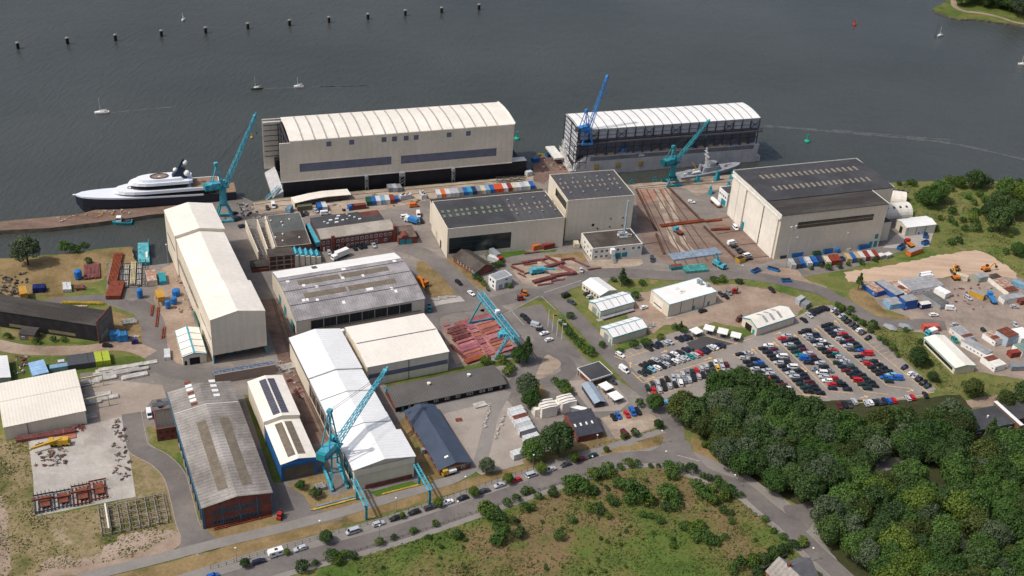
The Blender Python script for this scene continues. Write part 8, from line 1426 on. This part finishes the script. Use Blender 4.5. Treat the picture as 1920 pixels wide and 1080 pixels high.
b = Bd('quay_shed', 'long low ivory roof section lying on the quay in front of the black dock hull', 'roof section', R5(530, 168), R5(955, 105), R5(515, 122), 2.4); k = MB(); k.extr([(0, 2.4), (b.w * .3, 3.3), (b.w * .55, 3.5), (b.w, 2.6), (b.w, 2.9), (b.w * .55, 3.8), (b.w * .3, 3.6), (0, 2.7)], 0, b.d); b.part('roof', k, IVORY); b.part('truss', lattice(MB(), (1, 1, 1.2), (b.w - 1, 1, 1.2), .3, .3, 20, .2, 2, 2), DGREY); b.part('end_wall', MB().box(-.01, .3, .2, b.d - .2, 0, 2.4), CREAM)
t = thing('scaffold_frame', 'dark open scaffold frame standing on the quay by the right end of the black hull', 'scaffold', at(S2(600, 165)), A1 - R(90)); lattice(MB(), (0, 0, 1.3), (17, 0, 1.3), 2.4, 2.4, 8, .22, 2.4, 2.4).obj('frame', DGREY, t)
# street lamps, flagpoles, masts
t0 = thing('street_lamp', 'x', 'street lamp', (0, 0, 0), 0, 'street lamps'); MB().tube((0, 0, 0), (0, 0, 6.2), .13, .08, 6).obj('pole', GALV, t0); MB().ball((0, 0, 6.35), .38, 10, 6, sz=.6).obj('lamp_head', OFFWHITE, t0)
LAMPS = [(R7(157, 985), 'main road'), (R7(592, 985), 'main road'), (R7(1122, 830), 'main road'), (R7(1648, 668), 'main road'), (T2(320, 650), 'main road'), (T2(750, 505), 'main road'), (T2(1243, 470), 'main road'), (T2(1705, 630), 'main road'), (T3(820, 1010), 'main road'), (R7(722, 800), 'footpath'), (R7(1232, 645), 'footpath'), (R7(1698, 500), 'footpath'), (T2(355, 495), 'footpath'), (T2(783, 360), 'footpath'), (T2(1216, 330), 'footpath'), (R2(1262, 625), 'basin'), (S3(595, 955), 'crossing'), (S1(1830 - 420, 960), 'apron')]
cnt = {}
for i, (p, w_) in enumerate(LAMPS):
    cnt[w_] = cnt.get(w_, 0) + 1; lab = f"slim grey street lamp, {ORD[cnt[w_] - 1]} from the left along the {w_}"
    if i == 0: t0.location = at(p); t0['label'] = lab
    else: dup(t0, at(p), 0, lab, scale=1.0 if w_ != 'basin' else (1, 1, 1.7))
t = thing('floodlight_mast', 'very tall thin floodlight mast in front of the big cream hall corner', 'mast', at(S3(930, 890)), R(30)); MB().tube((0, 0, 0), (0, 0, 23), .25, .14, 8).obj('pole', GALV, t); MB().beam((-1.8, 0, 23), (1.8, 0, 23), .2).beam((0, -1.2, 22.8), (0, 1.2, 22.8), .2).obj('crossarm', GALV, t)
for x in (-1.5, 1.5): MB().box(x - .4, x + .4, -.3, .3, 23.1, 23.6).obj('floodlight', OFFWHITE, t)
for i, (p, c) in enumerate(((T6(1262, 628), None), (T6(1318, 688), 'g'), (T6(1374, 742), 'w'), (T6(1436, 795), 'n'))):
    t = thing('flagpole', ('tallest white flagpole without a flag, leftmost of four', 'white flagpole with a black, red and gold flag, second of four', 'white flagpole with a blue-white flag, third of four', 'white flagpole with a pale flag, rightmost of four')[i], 'flagpole', at(p), 0, 'flagpoles by the forecourt'); MB().tube((0, 0, 0), (0, 0, 9.2), .12, .07, 6).obj('pole', WHITE, t)
    if c: k = MB(); cols = {'g': (mat('flag_black', srgb(30, 28, 28)), mat('flag_red', srgb(190, 50, 40)), mat('flag_gold', srgb(214, 170, 60))), 'w': (WHITE, CBLUE, WHITE), 'n': (WHITE, WHITE, GALV)}[c]; [k.box(.1, 1.6, -.03, .03, 8.9 - .35 * j - .35, 8.9 - .35 * j, j) for j in range(3)]; k.obj('flag', list(cols), t)
# fences along the road
def fence(label, pts, off, h, m, sp=2.6, name='wire_fence'):
    P = smooth([xy(p) for p in pts], 10, False); t = thing(name, label, 'fence', (*P[0], 0), 0); o = Vector((*P[0], 0)); acc = 0; L = 0; tot = sum((q - p).length for p, q in zip(P, P[1:])); sp = max(sp, tot / 95); k = MB()
    for p, q in zip(P, P[1:]):
        d = (q - p).length
        while acc <= L + d: g = p.lerp(q, (acc - L) / d); MB().box(g.x - o.x - .06, g.x - o.x + .06, g.y - o.y - .06, g.y - o.y + .06, 0, h).obj('post', m, t); acc += sp
        L += d
        for z in ((h * .5, h * .93)): k.beam(Vector((*p, z)) - o, Vector((*q, z)) - o, .05)
    k.obj('wire', m, t)
FM = mat('green_fence', srgb(58, 72, 58), .7); WM = mat('timber_post', srgb(96, 82, 70), .9)
fence('green wire fence between the dry grass strip and the parked cars', [(395, 1068), (530, 1030), (622, 1004), (760, 962), (928, 905), (1000, 880), (1100, 850)], 0, 1.8, FM); fence('low timber fence along the meadow side of the road', [(560, 1068), (690, 1027), (830, 983), (1000, 925), (1105, 888), (1150, 876)], 0, 1.1, WM, 2.2, 'timber_fence'); fence('wire fence around the dark slate house garden', [T2(420, 480), T2(640, 400), T2(905, 320), T2(1180, 245)], 0, 1.5, FM); fence('fence along the far side of the plate hall lawn', [S7(110, 690), S7(500, 600), S7(900, 505), S7(1060, 475)], 0, 1.4, FM)
a = at((1413, 1082)); t = thing('garden_wall', 'dark timber garden wall leading to the brick house at the bottom edge', 'wall', a, heading((1413, 1082), (1482, 1040))); MB().box(0, 17, -.15, .15, 0, 1.7).obj('panel', DGREY, t)
# boulders edging the gravel track
BO = [MB().loft([[(r * math.cos(j * .9) * (1 + .2 * math.sin(3 * j + q)), r * math.sin(j * .9) * (1 + .2 * math.cos(2 * j + q)), z) for j in range(7)] for r, z in ((.5, 0), (.55, .3), (.3, .55))]).mesh('boulder_%s' % 'abc'[q], PLATE) for q in range(3)]
for side, pts in (('left', [S7(858, 795), S7(872, 845), S7(850, 900), S7(838, 970), S7(818, 1040)]), ('right', [S7(978, 890), S7(960, 945), S7(930, 1010), S7(912, 1050), S7(985, 870)])):
    P = smooth([xy(p) for p in pts[:4]], 5, False)
    for i, p in enumerate(P): inst(BO[i % 3], 'boulder', f"pale boulder, {ORD[i]} from the top along the {side} side of the gravel track", 'boulder', (p.x + rnd.uniform(-.4, .4), p.y + rnd.uniform(-.4, .4), .08), rnd.uniform(0, 6), 'boulders beside the gravel track', rnd.choice(((.5, .46, .42), (.42, .38, .35), (.56, .53, .49))), rnd.uniform(.7, 1.2))
stack('grey rock heap on the gravel yard', at(S7(800, 800)), R(30), 5, 3, 3, PALE, 'rock_heap', 'rocks'); stack('rust-red plate lying on the gravel yard', at(S7(637, 912)), R(15), 2.6, 2, 1, RU)
# ---------------------------------------------------------------- vegetation
def leafmat(name, c0, c1, c2):
    m = bpy.data.materials.new(name); m.use_nodes = True; n, l = m.node_tree.nodes, m.node_tree.links; b = n['Principled BSDF']; b.inputs['Roughness'].default_value = .6; b.inputs['Specular IOR Level'].default_value = .25
    g = n.new('ShaderNodeNewGeometry'); oi = n.new('ShaderNodeObjectInfo'); a = n.new('ShaderNodeMath'); a.operation = 'MULTIPLY_ADD'; a.inputs[1].default_value = .5; l.new(g.outputs['Random Per Island'], a.inputs[0])
    mu = n.new('ShaderNodeMath'); mu.operation = 'MULTIPLY'; mu.inputs[1].default_value = .5; l.new(oi.outputs['Random'], mu.inputs[0]); l.new(mu.outputs[0], a.inputs[2])
    r = n.new('ShaderNodeValToRGB'); e = r.color_ramp.elements; e.new(.5)
    for i, c in enumerate((c0, c1, c2)): e[i].position = (.1, .5, .95)[i]; e[i].color = (*c, 1)
    l.new(a.outputs[0], r.inputs[0]); l.new(r.outputs[0], b.inputs['Base Color']); tr = n.new('ShaderNodeBsdfTranslucent'); l.new(r.outputs[0], tr.inputs['Color']); mx = n.new('ShaderNodeMixShader'); mx.inputs[0].default_value = .3
    l.new(b.outputs[0], mx.inputs[1]); l.new(tr.outputs[0], mx.inputs[2]); l.new(mx.outputs[0], n['Material Output'].inputs['Surface']); return m
LEAF = dict(dark=leafmat('dark_leaves', srgb(50, 72, 40), srgb(68, 92, 50), srgb(90, 112, 60)), mid=leafmat('green_leaves', srgb(54, 82, 38), srgb(74, 104, 48), srgb(98, 126, 60)), light=leafmat('bright_leaves', srgb(66, 88, 36), srgb(92, 114, 44), srgb(116, 132, 58)), grey=leafmat('grey_green_leaves', srgb(60, 76, 54), srgb(82, 98, 70), srgb(110, 122, 94)), olive=leafmat('olive_leaves', srgb(52, 66, 34), srgb(72, 86, 42), srgb(96, 106, 54)))
def crown(name, seed, rx, rz, cz, lobes, cards, size, m, shape='round'):
    rs = np.random.RandomState(seed); th = rs.uniform(0, 2 * np.pi, lobes); cu = rs.uniform(-.35, 1, lobes); s = np.sqrt(1 - cu ** 2); rad = rs.uniform(.45, .8, lobes)
    tp = np.clip(1.15 - .9 * (cu * .5 + .5), .15, 1) if shape == 'cone' else 1.0
    cx = np.stack([np.cos(th) * s * rad * rx * tp, np.sin(th) * s * rad * rx * tp, cz + cu * rad * rz], 1); lr = rs.uniform(.26, .46, lobes) * rx * (tp if shape == 'cone' else 1)
    li = rs.randint(0, lobes, cards); d = rs.normal(size=(cards, 3)); d[:, 2] += .35; d /= np.linalg.norm(d, axis=1)[:, None]
    out = cx[li] - np.array([0, 0, cz]); out /= np.linalg.norm(out, axis=1)[:, None] + 1e-6; d = d + .55 * out; d /= np.linalg.norm(d, axis=1)[:, None]
    c = cx[li] + d * (lr[li] * rs.uniform(.7, 1.08, cards) ** 1.0)[:, None]; nn = d + rs.normal(scale=.55, size=(cards, 3)); nn /= np.linalg.norm(nn, axis=1)[:, None]
    ax = np.cross(nn, rs.normal(size=(cards, 3))); ax /= np.linalg.norm(ax, axis=1)[:, None]; bx = np.cross(nn, ax); sz = size * rs.uniform(.6, 1.3, cards)[:, None]
    c[:, 2] = np.maximum(c[:, 2], .15); v = np.stack([c - ax * sz * .5, c - bx * sz * .32 + nn * sz * .08, c + ax * sz * .5, c + bx * sz * .32 + nn * sz * .08], 1).reshape(-1, 3)
    me = bpy.data.meshes.new(name); me.vertices.add(cards * 4); me.vertices.foreach_set('co', v.astype(np.float32).ravel()); me.loops.add(cards * 4); me.loops.foreach_set('vertex_index', np.arange(cards * 4, dtype=np.int32)); me.polygons.add(cards); me.polygons.foreach_set('loop_start', np.arange(0, cards * 4, 4, dtype=np.int32)); me.update(calc_edges=True); me.materials.append(m); return me
def trunkmesh(h, r):
    k = MB().tube((0, 0, 0), (.1, 0, h * .55), r, r * .6, 8)
    for i in range(5): a = i * 1.3; k.tube((.08, 0, h * (.35 + .04 * i)), (math.cos(a) * h * .22, math.sin(a) * h * .22, h * (.62 + .04 * i)), r * .4, r * .15, 6)
    return k.mesh('trunk', BARK)
TR = {}
for ton in LEAF:
    TR[ton] = [(crown('crown', 10 + q + len(ton), 4.7, 4.9, 5.3, 58 + q * 8, 5200, .66, LEAF[ton]), trunkmesh(9, .35)) for q in range(3 if ton in ('dark', 'mid') else 2)]
CONE = (crown('crown', 5, 3.4, 7.5, 7.5, 60, 2600, .6, LEAF['dark'], 'cone'), trunkmesh(12, .3))
BU = {ton: [crown('shrub', 30 + q, 1.0, .8, .75, 26, 620, .24, LEAF[ton]) for q in range(3)] for ton in LEAF}
TONE = dict(dark='dark green', mid='green', light='bright green', grey='grey-green', olive='olive green')
def tree(label, p, ton, s, group=None, q=None, name='broadleaf_tree', z=0.0, zs=None):
    cr, tk = CONE if q == 'cone' else TR[ton][q if q is not None else rnd.randrange(len(TR[ton]))]
    g = p if isinstance(p, Vector) else at(p, z); t = thing(name, label, 'tree', (g.x, g.y, z), rnd.uniform(0, 6.3), group); zs = zs or s * rnd.uniform(.92, 1.08); t.scale = (s, s, zs)
    for nm, me in (('crown', cr), ('trunk', tk)): o = bpy.data.objects.new(nm, me); COL.objects.link(o); o.parent = t
    return t
def inside(p, poly):
    r = False; j = len(poly) - 1
    for i in range(len(poly)):
        a, b_ = poly[i], poly[j]
        if (a.y > p.y) != (b_.y > p.y) and p.x < (b_.x - a.x) * (p.y - a.y) / (b_.y - a.y) + a.x: r = not r
        j = i
    return r
def wood(place, poly, gaps, sp, smin, smax, tones, group, z=0.0):
    P = [at(p, z).xy for p in poly]; G = [(at(p, z).xy, r) for p, r in gaps]; y1 = max(p.y for p in P); y = y1 - 1; row = 0
    while y > min(p.y for p in P):
        x = min(p.x for p in P) + (row % 2) * sp * .5; n_ = 0
        while x < max(p.x for p in P):
            g = Vector((x + rnd.uniform(-.28, .28) * sp, y + rnd.uniform(-.28, .28) * sp))
            if inside(g, P) and seen((g.x, g.y, 6)) and all((g - c).length > r for c, r in G):
                ton = rnd.choice(tones); s = rnd.uniform(smin, smax)
                tree(f"{TONE[ton]} tree, {ORD[n_]} from left, {ORD[row]} row from back, {place}", Vector((g.x, g.y, 0)), ton, s, group, z=z); n_ += 1
            x += sp
        y -= sp * .86; row += 1
wood('the car park wood', [(1258, 788), (1290, 766), (1335, 746), (1395, 736), (1445, 750), (1490, 780), (1530, 806), (1600, 814), (1690, 808), (1770, 794), (1812, 796), (1812, 850), (1790, 880), (1735, 876), (1660, 864), (1620, 880), (1622, 915), (1585, 944), (1520, 946), (1460, 930), (1400, 902), (1340, 860), (1290, 822)], [((1668, 872), 4.6), ((1640, 905), 4)], 7.6, .9, 1.35, ['dark', 'dark', 'mid', 'dark', 'mid', 'grey', 'olive'], 'trees of the car park wood')
wood('the corner wood', [(1532, 985), (1550, 962), (1625, 938), (1690, 915), (1750, 900), (1800, 880), (1850, 850), (1930, 842), (2010, 850), (2040, 1170), (1650, 1170), (1620, 1100), (1575, 1050)], [((1745, 925), 4.6), ((1740, 965), 4.8), ((1754, 985), 5.2), ((1775, 1010), 5.4), ((1803, 1038), 5.2), ((1865, 1005), 4), ((1895, 1030), 4.4)], 7.8, .92, 1.38, ['dark', 'mid', 'dark', 'mid', 'mid', 'grey', 'light', 'olive'], 'trees of the corner wood')
wood('the far bank wood', [T4(1475, 42), T4(1470, -40), (1830, -60), (2100, -40), (2100, 60), T4(1960, 105), T4(1800, 85), T4(1700, 72), T4(1560, 60)], [], 13, 1.3, 1.7, ['dark', 'dark', 'mid'], 'trees of the far bank wood', -1.2)
for lab, p, ton, s, q in (('large pale grey-green tree at the right end of the far bank', T4(1880, 112), 'grey', 1.7, 1), ('round silvery willow by the basin at the left edge', R2(212, 625), 'grey', 1.35, 0), ('dense dark conifer-like tree beside the gantry crane', S7(1150, 480), 'mid', 1.0, 'cone'), ('second dark tree close behind the one beside the gantry crane', S7(1095, 482), 'mid', .8, 0), ('grey-leaved tree left of the cream cube houses', S7(1145, 735), 'grey', 1.0, 1), ('green tree below the grey-leaved one by the cream cubes', S7(1180, 820), 'mid', .85, 1), ('largest dark tree between cube house and slate house', T2(525, 400), 'dark', 1.35, 2), ('green tree left of the largest tree by the road', T2(352, 445), 'mid', .95, 0), ('small grey willow at the end of the gravel yard', T2(45, 525), 'grey', .62, 0), ('tree at the mouth of the car park beside the entrance road', S6(745, 1075), 'mid', .75, 1), ('slim dark tree beside the white stores hall', S2(1540, 950), 'dark', .8, 'cone'), ('dark slim tree standing alone at the sand edge', S5(308, 290), 'olive', .72, 'cone'), ('round dark tree on the grass bank by the long ivory store', S5(795, 920), 'dark', .85, 1), ('small round tree low on the grass bank', S5(930, 1055), 'dark', .5, 0),
    ('large round tree on the right meadow, left half of a pair', S4(800, 480), 'mid', 1.25, 0), ('large round tree on the right meadow, right half of a pair', S4(880, 440), 'mid', 1.2, 1), ('dark shore tree at the top of the right meadow', S4(1190, 330), 'dark', 1.15, 2), ('pale tree touching the dark shore tree', S4(1255, 320), 'grey', .9, 0), ('dark tree in the right meadow clump, topmost', S4(1390, 505), 'dark', 1.2, 0), ('dark tree in the right meadow clump, left', S4(1320, 590), 'dark', 1.0, 1), ('dark tree in the right meadow clump, lowest', S4(1400, 700), 'dark', 1.4, 2), ('dark tree in the right meadow clump, right', S4(1535, 590), 'dark', 1.2, 0), ('light tree behind the right meadow clump', S4(1440, 400), 'mid', 1.1, 1), ('light tree cut by the right edge on the meadow', S4(1590, 440), 'light', 1.2, 1), ('round tree low on the right meadow', S4(1555, 895), 'mid', .75, 2), ('small tree on the shore left of the dark shore tree', S4(1065, 320), 'light', .7, 1), ('light tree at the railway strip', T3(1590, 215), 'olive', .9, 0), ('tree at the right end of the railway strip', T3(1750, 270), 'olive', .85, 1), ('dark tree in front of the flat-roofed school', T3(1670, 445), 'dark', .95, 'cone'), ('dark tree cut by the right edge above the school', T3(1840, 260), 'dark', 1.1, 1),
    ('round bushy tree on the verge between footpath and road', R7(765, 850), 'dark', .5, 1), ('small bright tree beside the caravan', R7(497, 935), 'light', .25, 0), ('small dark tree left of the navy car at the kerb', R7(215, 1022), 'dark', .35, 1), ('bright young tree in the row of parked cars, left', R7(1275, 690), 'light', .25, 1), ('bright young tree in the row of parked cars, middle', R7(1515, 610), 'light', .38, 0), ('bright young tree in the row of parked cars, right', R7(1755, 540), 'light', .42, 1), ('bright round tree beside the red hatchback at the kerb', T2(188, 600), 'light', .42, 0), ('bright round tree beside the silver van at the kerb', T2(408, 530), 'light', .46, 1), ('bright round tree beside the dark red car at the kerb', T2(630, 455), 'light', .42, 0), ('small bright tree at the edge of the car park wood', T2(1515, 358), 'light', .3, 1), ('small tree at the corner of the house car park', T2(1200, 225), 'dark', .42, 0), ('shrubby tree at the car park mouth verge', T2(850, 385), 'light', .25, 0), ('tall thin tree on the lot bank beside the first canopy', S6(940, 490), 'light', .45, 'cone')):
    tree(lab, p, ton, s, 'single trees', q, 'conifer' if q == 'cone' else 'broadleaf_tree', -1.2 if 'far bank' in lab else 0.0)
def shrubs(place, group, pts, ton=None):
    pts = sorted(pts, key=lambda c: c[0][0])
    for i, (p, r) in enumerate(pts):
        tn = ton or rnd.choice(('mid', 'mid', 'mid', 'light', 'dark')); g = at(p); s = r * rnd.uniform(1.1, 1.4)
        inst(BU[tn][rnd.randrange(3)], 'shrub', f"{'large' if r > 2.4 else 'mid-sized' if r > 1.4 else 'small'} {TONE[tn]} shrub, {ORD[i] if i < len(ORD) else 'last'} from the left {place}", 'shrub', (g.x, g.y, 0), rnd.uniform(0, 6), group, None, (s, s, s * rnd.uniform(.85, 1.2)))
shrubs('on the meadow', 'shrubs on the meadow', [(T2(x, y), r) for x, y, r in ((45, 810, 2.6), (90, 835, 2.4), (145, 860, 1.8), (640, 640, 3.2), (690, 660, 2.6), (600, 665, 2.2), (590, 615, 2.0), (855, 520, 2.2), (800, 565, 2.4), (760, 560, 2.0), (890, 560, 1.8), (930, 625, 2.2), (1000, 655, 2.8), (1065, 715, 3.2), (1125, 740, 2.6), (1010, 735, 2.0), (1250, 695, 2.9), (1300, 700, 2.4), (1315, 765, 2.0), (1255, 775, 1.8), (1000, 480, 1.9), (1290, 560, 2.2), (1270, 500, 2.0), (1345, 520, 1.8), (1420, 520, 2.0), (1455, 630, 2.0), (1490, 680, 2.3), (1530, 700, 2.3), (1570, 735, 2.0), (1620, 625, 2.2), (1680, 660, 2.2), (1640, 705, 2.2), (1560, 650, 1.6), (1640, 800, 1.7), (1695, 865, 1.2), (145, 970, 3.0), (110, 1010, 2.4), (260, 960, 2.0), (530, 970, 1.9), (220, 870, 1.5), (300, 780, 1.9), (350, 775, 1.3), (490, 680, 1.8), (795, 800, 2.2), (740, 790, 1.6), (890, 735, 2.0), (760, 665, 1.9), (620, 860, 1.4), (1212, 860, 1.6), (1375, 905, 2.0), (1430, 925, 1.8), (1480, 905, 2.2), (1525, 990, 2.2), (1455, 975, 1.8), (1585, 1005, 1.6), (1650, 975, 1.1), (1300, 1030, 1.2), (1150, 830, 1.2), (865, 835, 1.3), (1100, 820, 1.3))]
 + [(R7(x, y), r) for x, y, r in ((600, 1045, 2.3), (800, 970, 2.1), (840, 995, 1.8), (940, 960, 1.5), (890, 950, 1.6), (1855, 655, 2.3), (1895, 690, 2.2), (1640, 820, 1.6), (1905, 850, 1.6), (1450, 830, 1.0))])
HG = [(T2(x, y), r) for x, y, r in ((180, 745, 1.5), (240, 715, 1.6), (300, 665, 1.6), (340, 660, 1.2), (390, 700, 1.3), (490, 640, .9), (945, 500, 1.2), (1060, 485, 1.3), (1150, 490, 1.0), (1200, 490, .9), (1500, 560, 1.2), (1545, 580, 1.3), (1600, 590, 1.4), (1700, 690, 1.4), (1760, 690, 1.2))] + [(R7(x, y), r) for x, y, r in ((1120, 870, 1.2), (1220, 832, 1.2), (1350, 790, 1.3), (1500, 740, 1.0), (690, 1010, 1.0))] + [(T3(x, y), r) for x, y, r in ((440, 1065, 1.6), (480, 1040, 1.9), (540, 1030, 1.9), (590, 1015, 2.0), (640, 995, 2.0), (690, 970, 2.0), (735, 945, 1.9), (775, 930, 2.0), (560, 1075, 1.8), (640, 870, 1.1), (690, 900, 1.2), (600, 815, 1.1))]
shrubs('in the hedge along the road', 'hedge shrubs', HG)
def scatter(poly, n, r0, r1):
    P = [at(p).xy for p in poly]; out = []
    while len(out) < n:
        x = rnd.uniform(min(p[0] for p in poly), max(p[0] for p in poly)); y = rnd.uniform(min(p[1] for p in poly), max(p[1] for p in poly))
        if inside(at((x, y)).xy, P): out.append(((x, y), rnd.uniform(r0, r1)))
    return out
MP = [(620, 1075), (720, 1036), (1000, 945), (1130, 895), (1240, 882), (1330, 912), (1400, 950), (1470, 1005), (1490, 1035), (1430, 1078)]
shrubs('among the low meadow growth', 'low meadow shrubs', scatter(MP, 70, .35, .85))
shrubs('in the right meadow', 'shrubs of the right meadow', [(S4(x, y), r) for x, y, r in ((1010, 545, 2.0), (912, 595, 1.4), (1000, 612, 1.6), (1100, 612, 1.6), (1180, 612, 2.4), (1120, 690, 1.9), (1205, 690, 2.4), (1030, 640, 1.3), (680, 310, 1.8), (985, 295, 2.6), (640, 298, 1.7), (720, 430, 2.2), (1500, 285, 1.6), (1330, 285, 1.8), (1240, 400, 2.0), (1150, 420, 1.6), (1190, 470, 1.8), (1290, 450, 2.2), (1260, 540, 1.6), (1200, 550, 1.8), (1500, 740, 1.4), (1060, 790, 2.2), (1000, 800, 1.8), (1460, 880, 1.4), (870, 680, 1.4), (1330, 690, 1.4), (560, 300, 1.4), (1570, 290, 1.8), (1090, 330, 2.0), (1000, 350, 1.8))])
shrubs('around the halls and the forecourt', 'shrubs around the halls', [(S6(x, y), r) for x, y, r in ((115, 385, 1.9), (55, 440, 1.5), (85, 480, 1.6), (110, 515, 1.7), (140, 545, 1.6), (165, 580, 1.7), (195, 605, 1.8), (230, 640, 2.0), (265, 665, 2.0), (600, 245, 1.9), (590, 605, 1.7), (685, 590, 2.0), (790, 550, 1.6), (490, 640, 1.4), (355, 605, 1.4), (900, 470, 1.7), (960, 490, 1.5), (635, 1045, 1.4), (1200, 120, 1.5), (1255, 115, 1.8), (1380, 125, 1.5), (655, 140, 1.4), (520, 130, 1.7), (560, 125, 1.3), (440, 110, 1.4), (1180, 105, 1.0))]
 + [(S7(x, y), r) for x, y, r in ((840, 490, 2.0), (960, 480, 1.7), (1005, 570, 2.2), (1030, 530, 1.6), (1390, 660, 1.8), (1425, 690, 2.0), (1455, 720, 1.8), (1360, 635, 1.3), (1260, 1060, 1.6))] + [(S2(x, y), r) for x, y, r in ((450, 890, 1.4), (480, 910, 1.5), (510, 945, 1.4), (540, 980, 1.0), (620, 800, 1.8), (580, 815, 1.5), (640, 790, 1.3), (700, 955, 1.2))] + [(T2(x, y), r) for x, y, r in ((970, 300, 1.3), (1045, 275, 1.5), (990, 285, 1.0))])
shrubs('on the banks below the cabins', 'shrubs on the banks', [(C1(x, y), r) for x, y, r in ((1840, 120, 1.4), (1900, 170, 1.5))] + [((1540 + x / 8, 560 + y / 8), r) for x, y, r in ((250, 130, 1.3), (310, 170, 1.4), (430, 190, 1.6), (400, 240, 1.2), (480, 320, 1.3), (600, 400, 1.4), (770, 440, 1.8), (720, 500, 1.4), (860, 620, 1.1), (950, 690, 1.5), (1060, 780, 1.7), (1130, 870, 1.3), (1480, 680, 1.2), (1260, 500, 1.2), (1600, 1000, 1.4))] + [(S3(x, y), r) for x, y, r in ((1190, 880, 1.4), (1250, 900, 1.5), (1330, 890, 1.4), (1400, 870, 1.3), (1500, 860, 1.3), (1600, 840, 1.2), (1120, 900, 1.2), (460, 990, 1.4), (580, 1005, 1.2))])
shrubs('at the left side of the yard', 'shrubs on the left side', [(R2(x, y), r) for x, y, r in ((480, 525, 2.2), (530, 525, 2.6), (580, 530, 1.8), (640, 505, 1.9), (665, 620, 1.5))] + [(R7(x, y), r) for x, y, r in ((595, 490, 1.6), (570, 480, 1.0), (690, 545, 1.9))] + [(R3(x, y), r) for x, y, r in ((270, 340, 1.4), (400, 320, 1.2), (60, 300, 1.4), (480, 320, 1.1))])
# rough grass: uncountable
STRAW = leafmat('grass_blades', srgb(76, 98, 44), srgb(98, 110, 56), srgb(124, 122, 76)); rs = np.random.RandomState(3)
def tufts(name, poly, n, size, m, z=0.03, lab=None):
    P = [at(p).xy for p in poly]; xs = (min(p.x for p in P), max(p.x for p in P)); ys = (min(p.y for p in P), max(p.y for p in P)); C_ = []
    cl = [Vector((rnd.uniform(*xs), rnd.uniform(*ys))) for _ in range(n // 40)]
    while len(C_) < n:
        g = rnd.choice(cl) + Vector((rnd.gauss(0, 2.4), rnd.gauss(0, 2.4))) if rnd.random() < .75 else Vector((rnd.uniform(*xs), rnd.uniform(*ys)))
        if inside(g, P): C_.append((g.x, g.y))
    c = np.array(C_); a = rs.uniform(0, np.pi, n); s = size * rs.uniform(.5, 1.4, n); dx, dy = np.cos(a) * s / 2, np.sin(a) * s / 2; lean = rs.normal(scale=.25, size=(n, 2)) * s[:, None]; zz = np.full(n, z); zt = z + s * rs.uniform(.12, .4, n)
    v = np.stack([np.stack([c[:, 0] - dx, c[:, 1] - dy, zz], 1), np.stack([c[:, 0] + dx, c[:, 1] + dy, zz], 1), np.stack([c[:, 0] + dx * .8 + lean[:, 0], c[:, 1] + dy * .8 + lean[:, 1], zt], 1), np.stack([c[:, 0] - dx * .8 + lean[:, 0], c[:, 1] - dy * .8 + lean[:, 1], zt], 1)], 1).reshape(-1, 3)
    me = bpy.data.meshes.new(name); me.vertices.add(n * 4); me.vertices.foreach_set('co', v.astype(np.float32).ravel()); me.loops.add(n * 4); me.loops.foreach_set('vertex_index', np.arange(n * 4, dtype=np.int32)); me.polygons.add(n); me.polygons.foreach_set('loop_start', np.arange(0, n * 4, 4, dtype=np.int32)); me.update(calc_edges=True); me.materials.append(m)
    o = bpy.data.objects.new(name, me); COL.objects.link(o); return tag(o, lab, 'grass', None, 'stuff')
tufts('meadow_grass', [(560, 1095), (700, 1036), (1000, 940), (1130, 890), (1240, 878), (1330, 908), (1400, 948), (1470, 1003), (1500, 1050), (1440, 1095)], 12000, .8, STRAW, .09, 'rough tufted grass covering the meadow inside the road bend')
tufts('bank_grass', [(1620, 350), (1700, 345), (1940, 345), (1960, 540), (1880, 495), (1830, 466), (1760, 470), (1740, 420)], 4000, .9, STRAW, .03, 'rough grass of the shore meadow right of the big hall')
tufts('verge_grass', [(1540, 568), (1600, 592), (1660, 619), (1712, 624), (1800, 727), (1930, 715), (1930, 760), (1770, 735), (1690, 666), (1640, 628), (1575, 577)], 3000, .8, STRAW, .1, 'rough grass of the long bank beside the car park')
tufts('field_grass', [(-20, 820), (55, 830), (62, 960), (190, 955), (300, 925), (330, 1000), (250, 1045), (-20, 1090)], 3500, .7, STRAW, .08, 'rough grass around the concrete pad at the lower left')
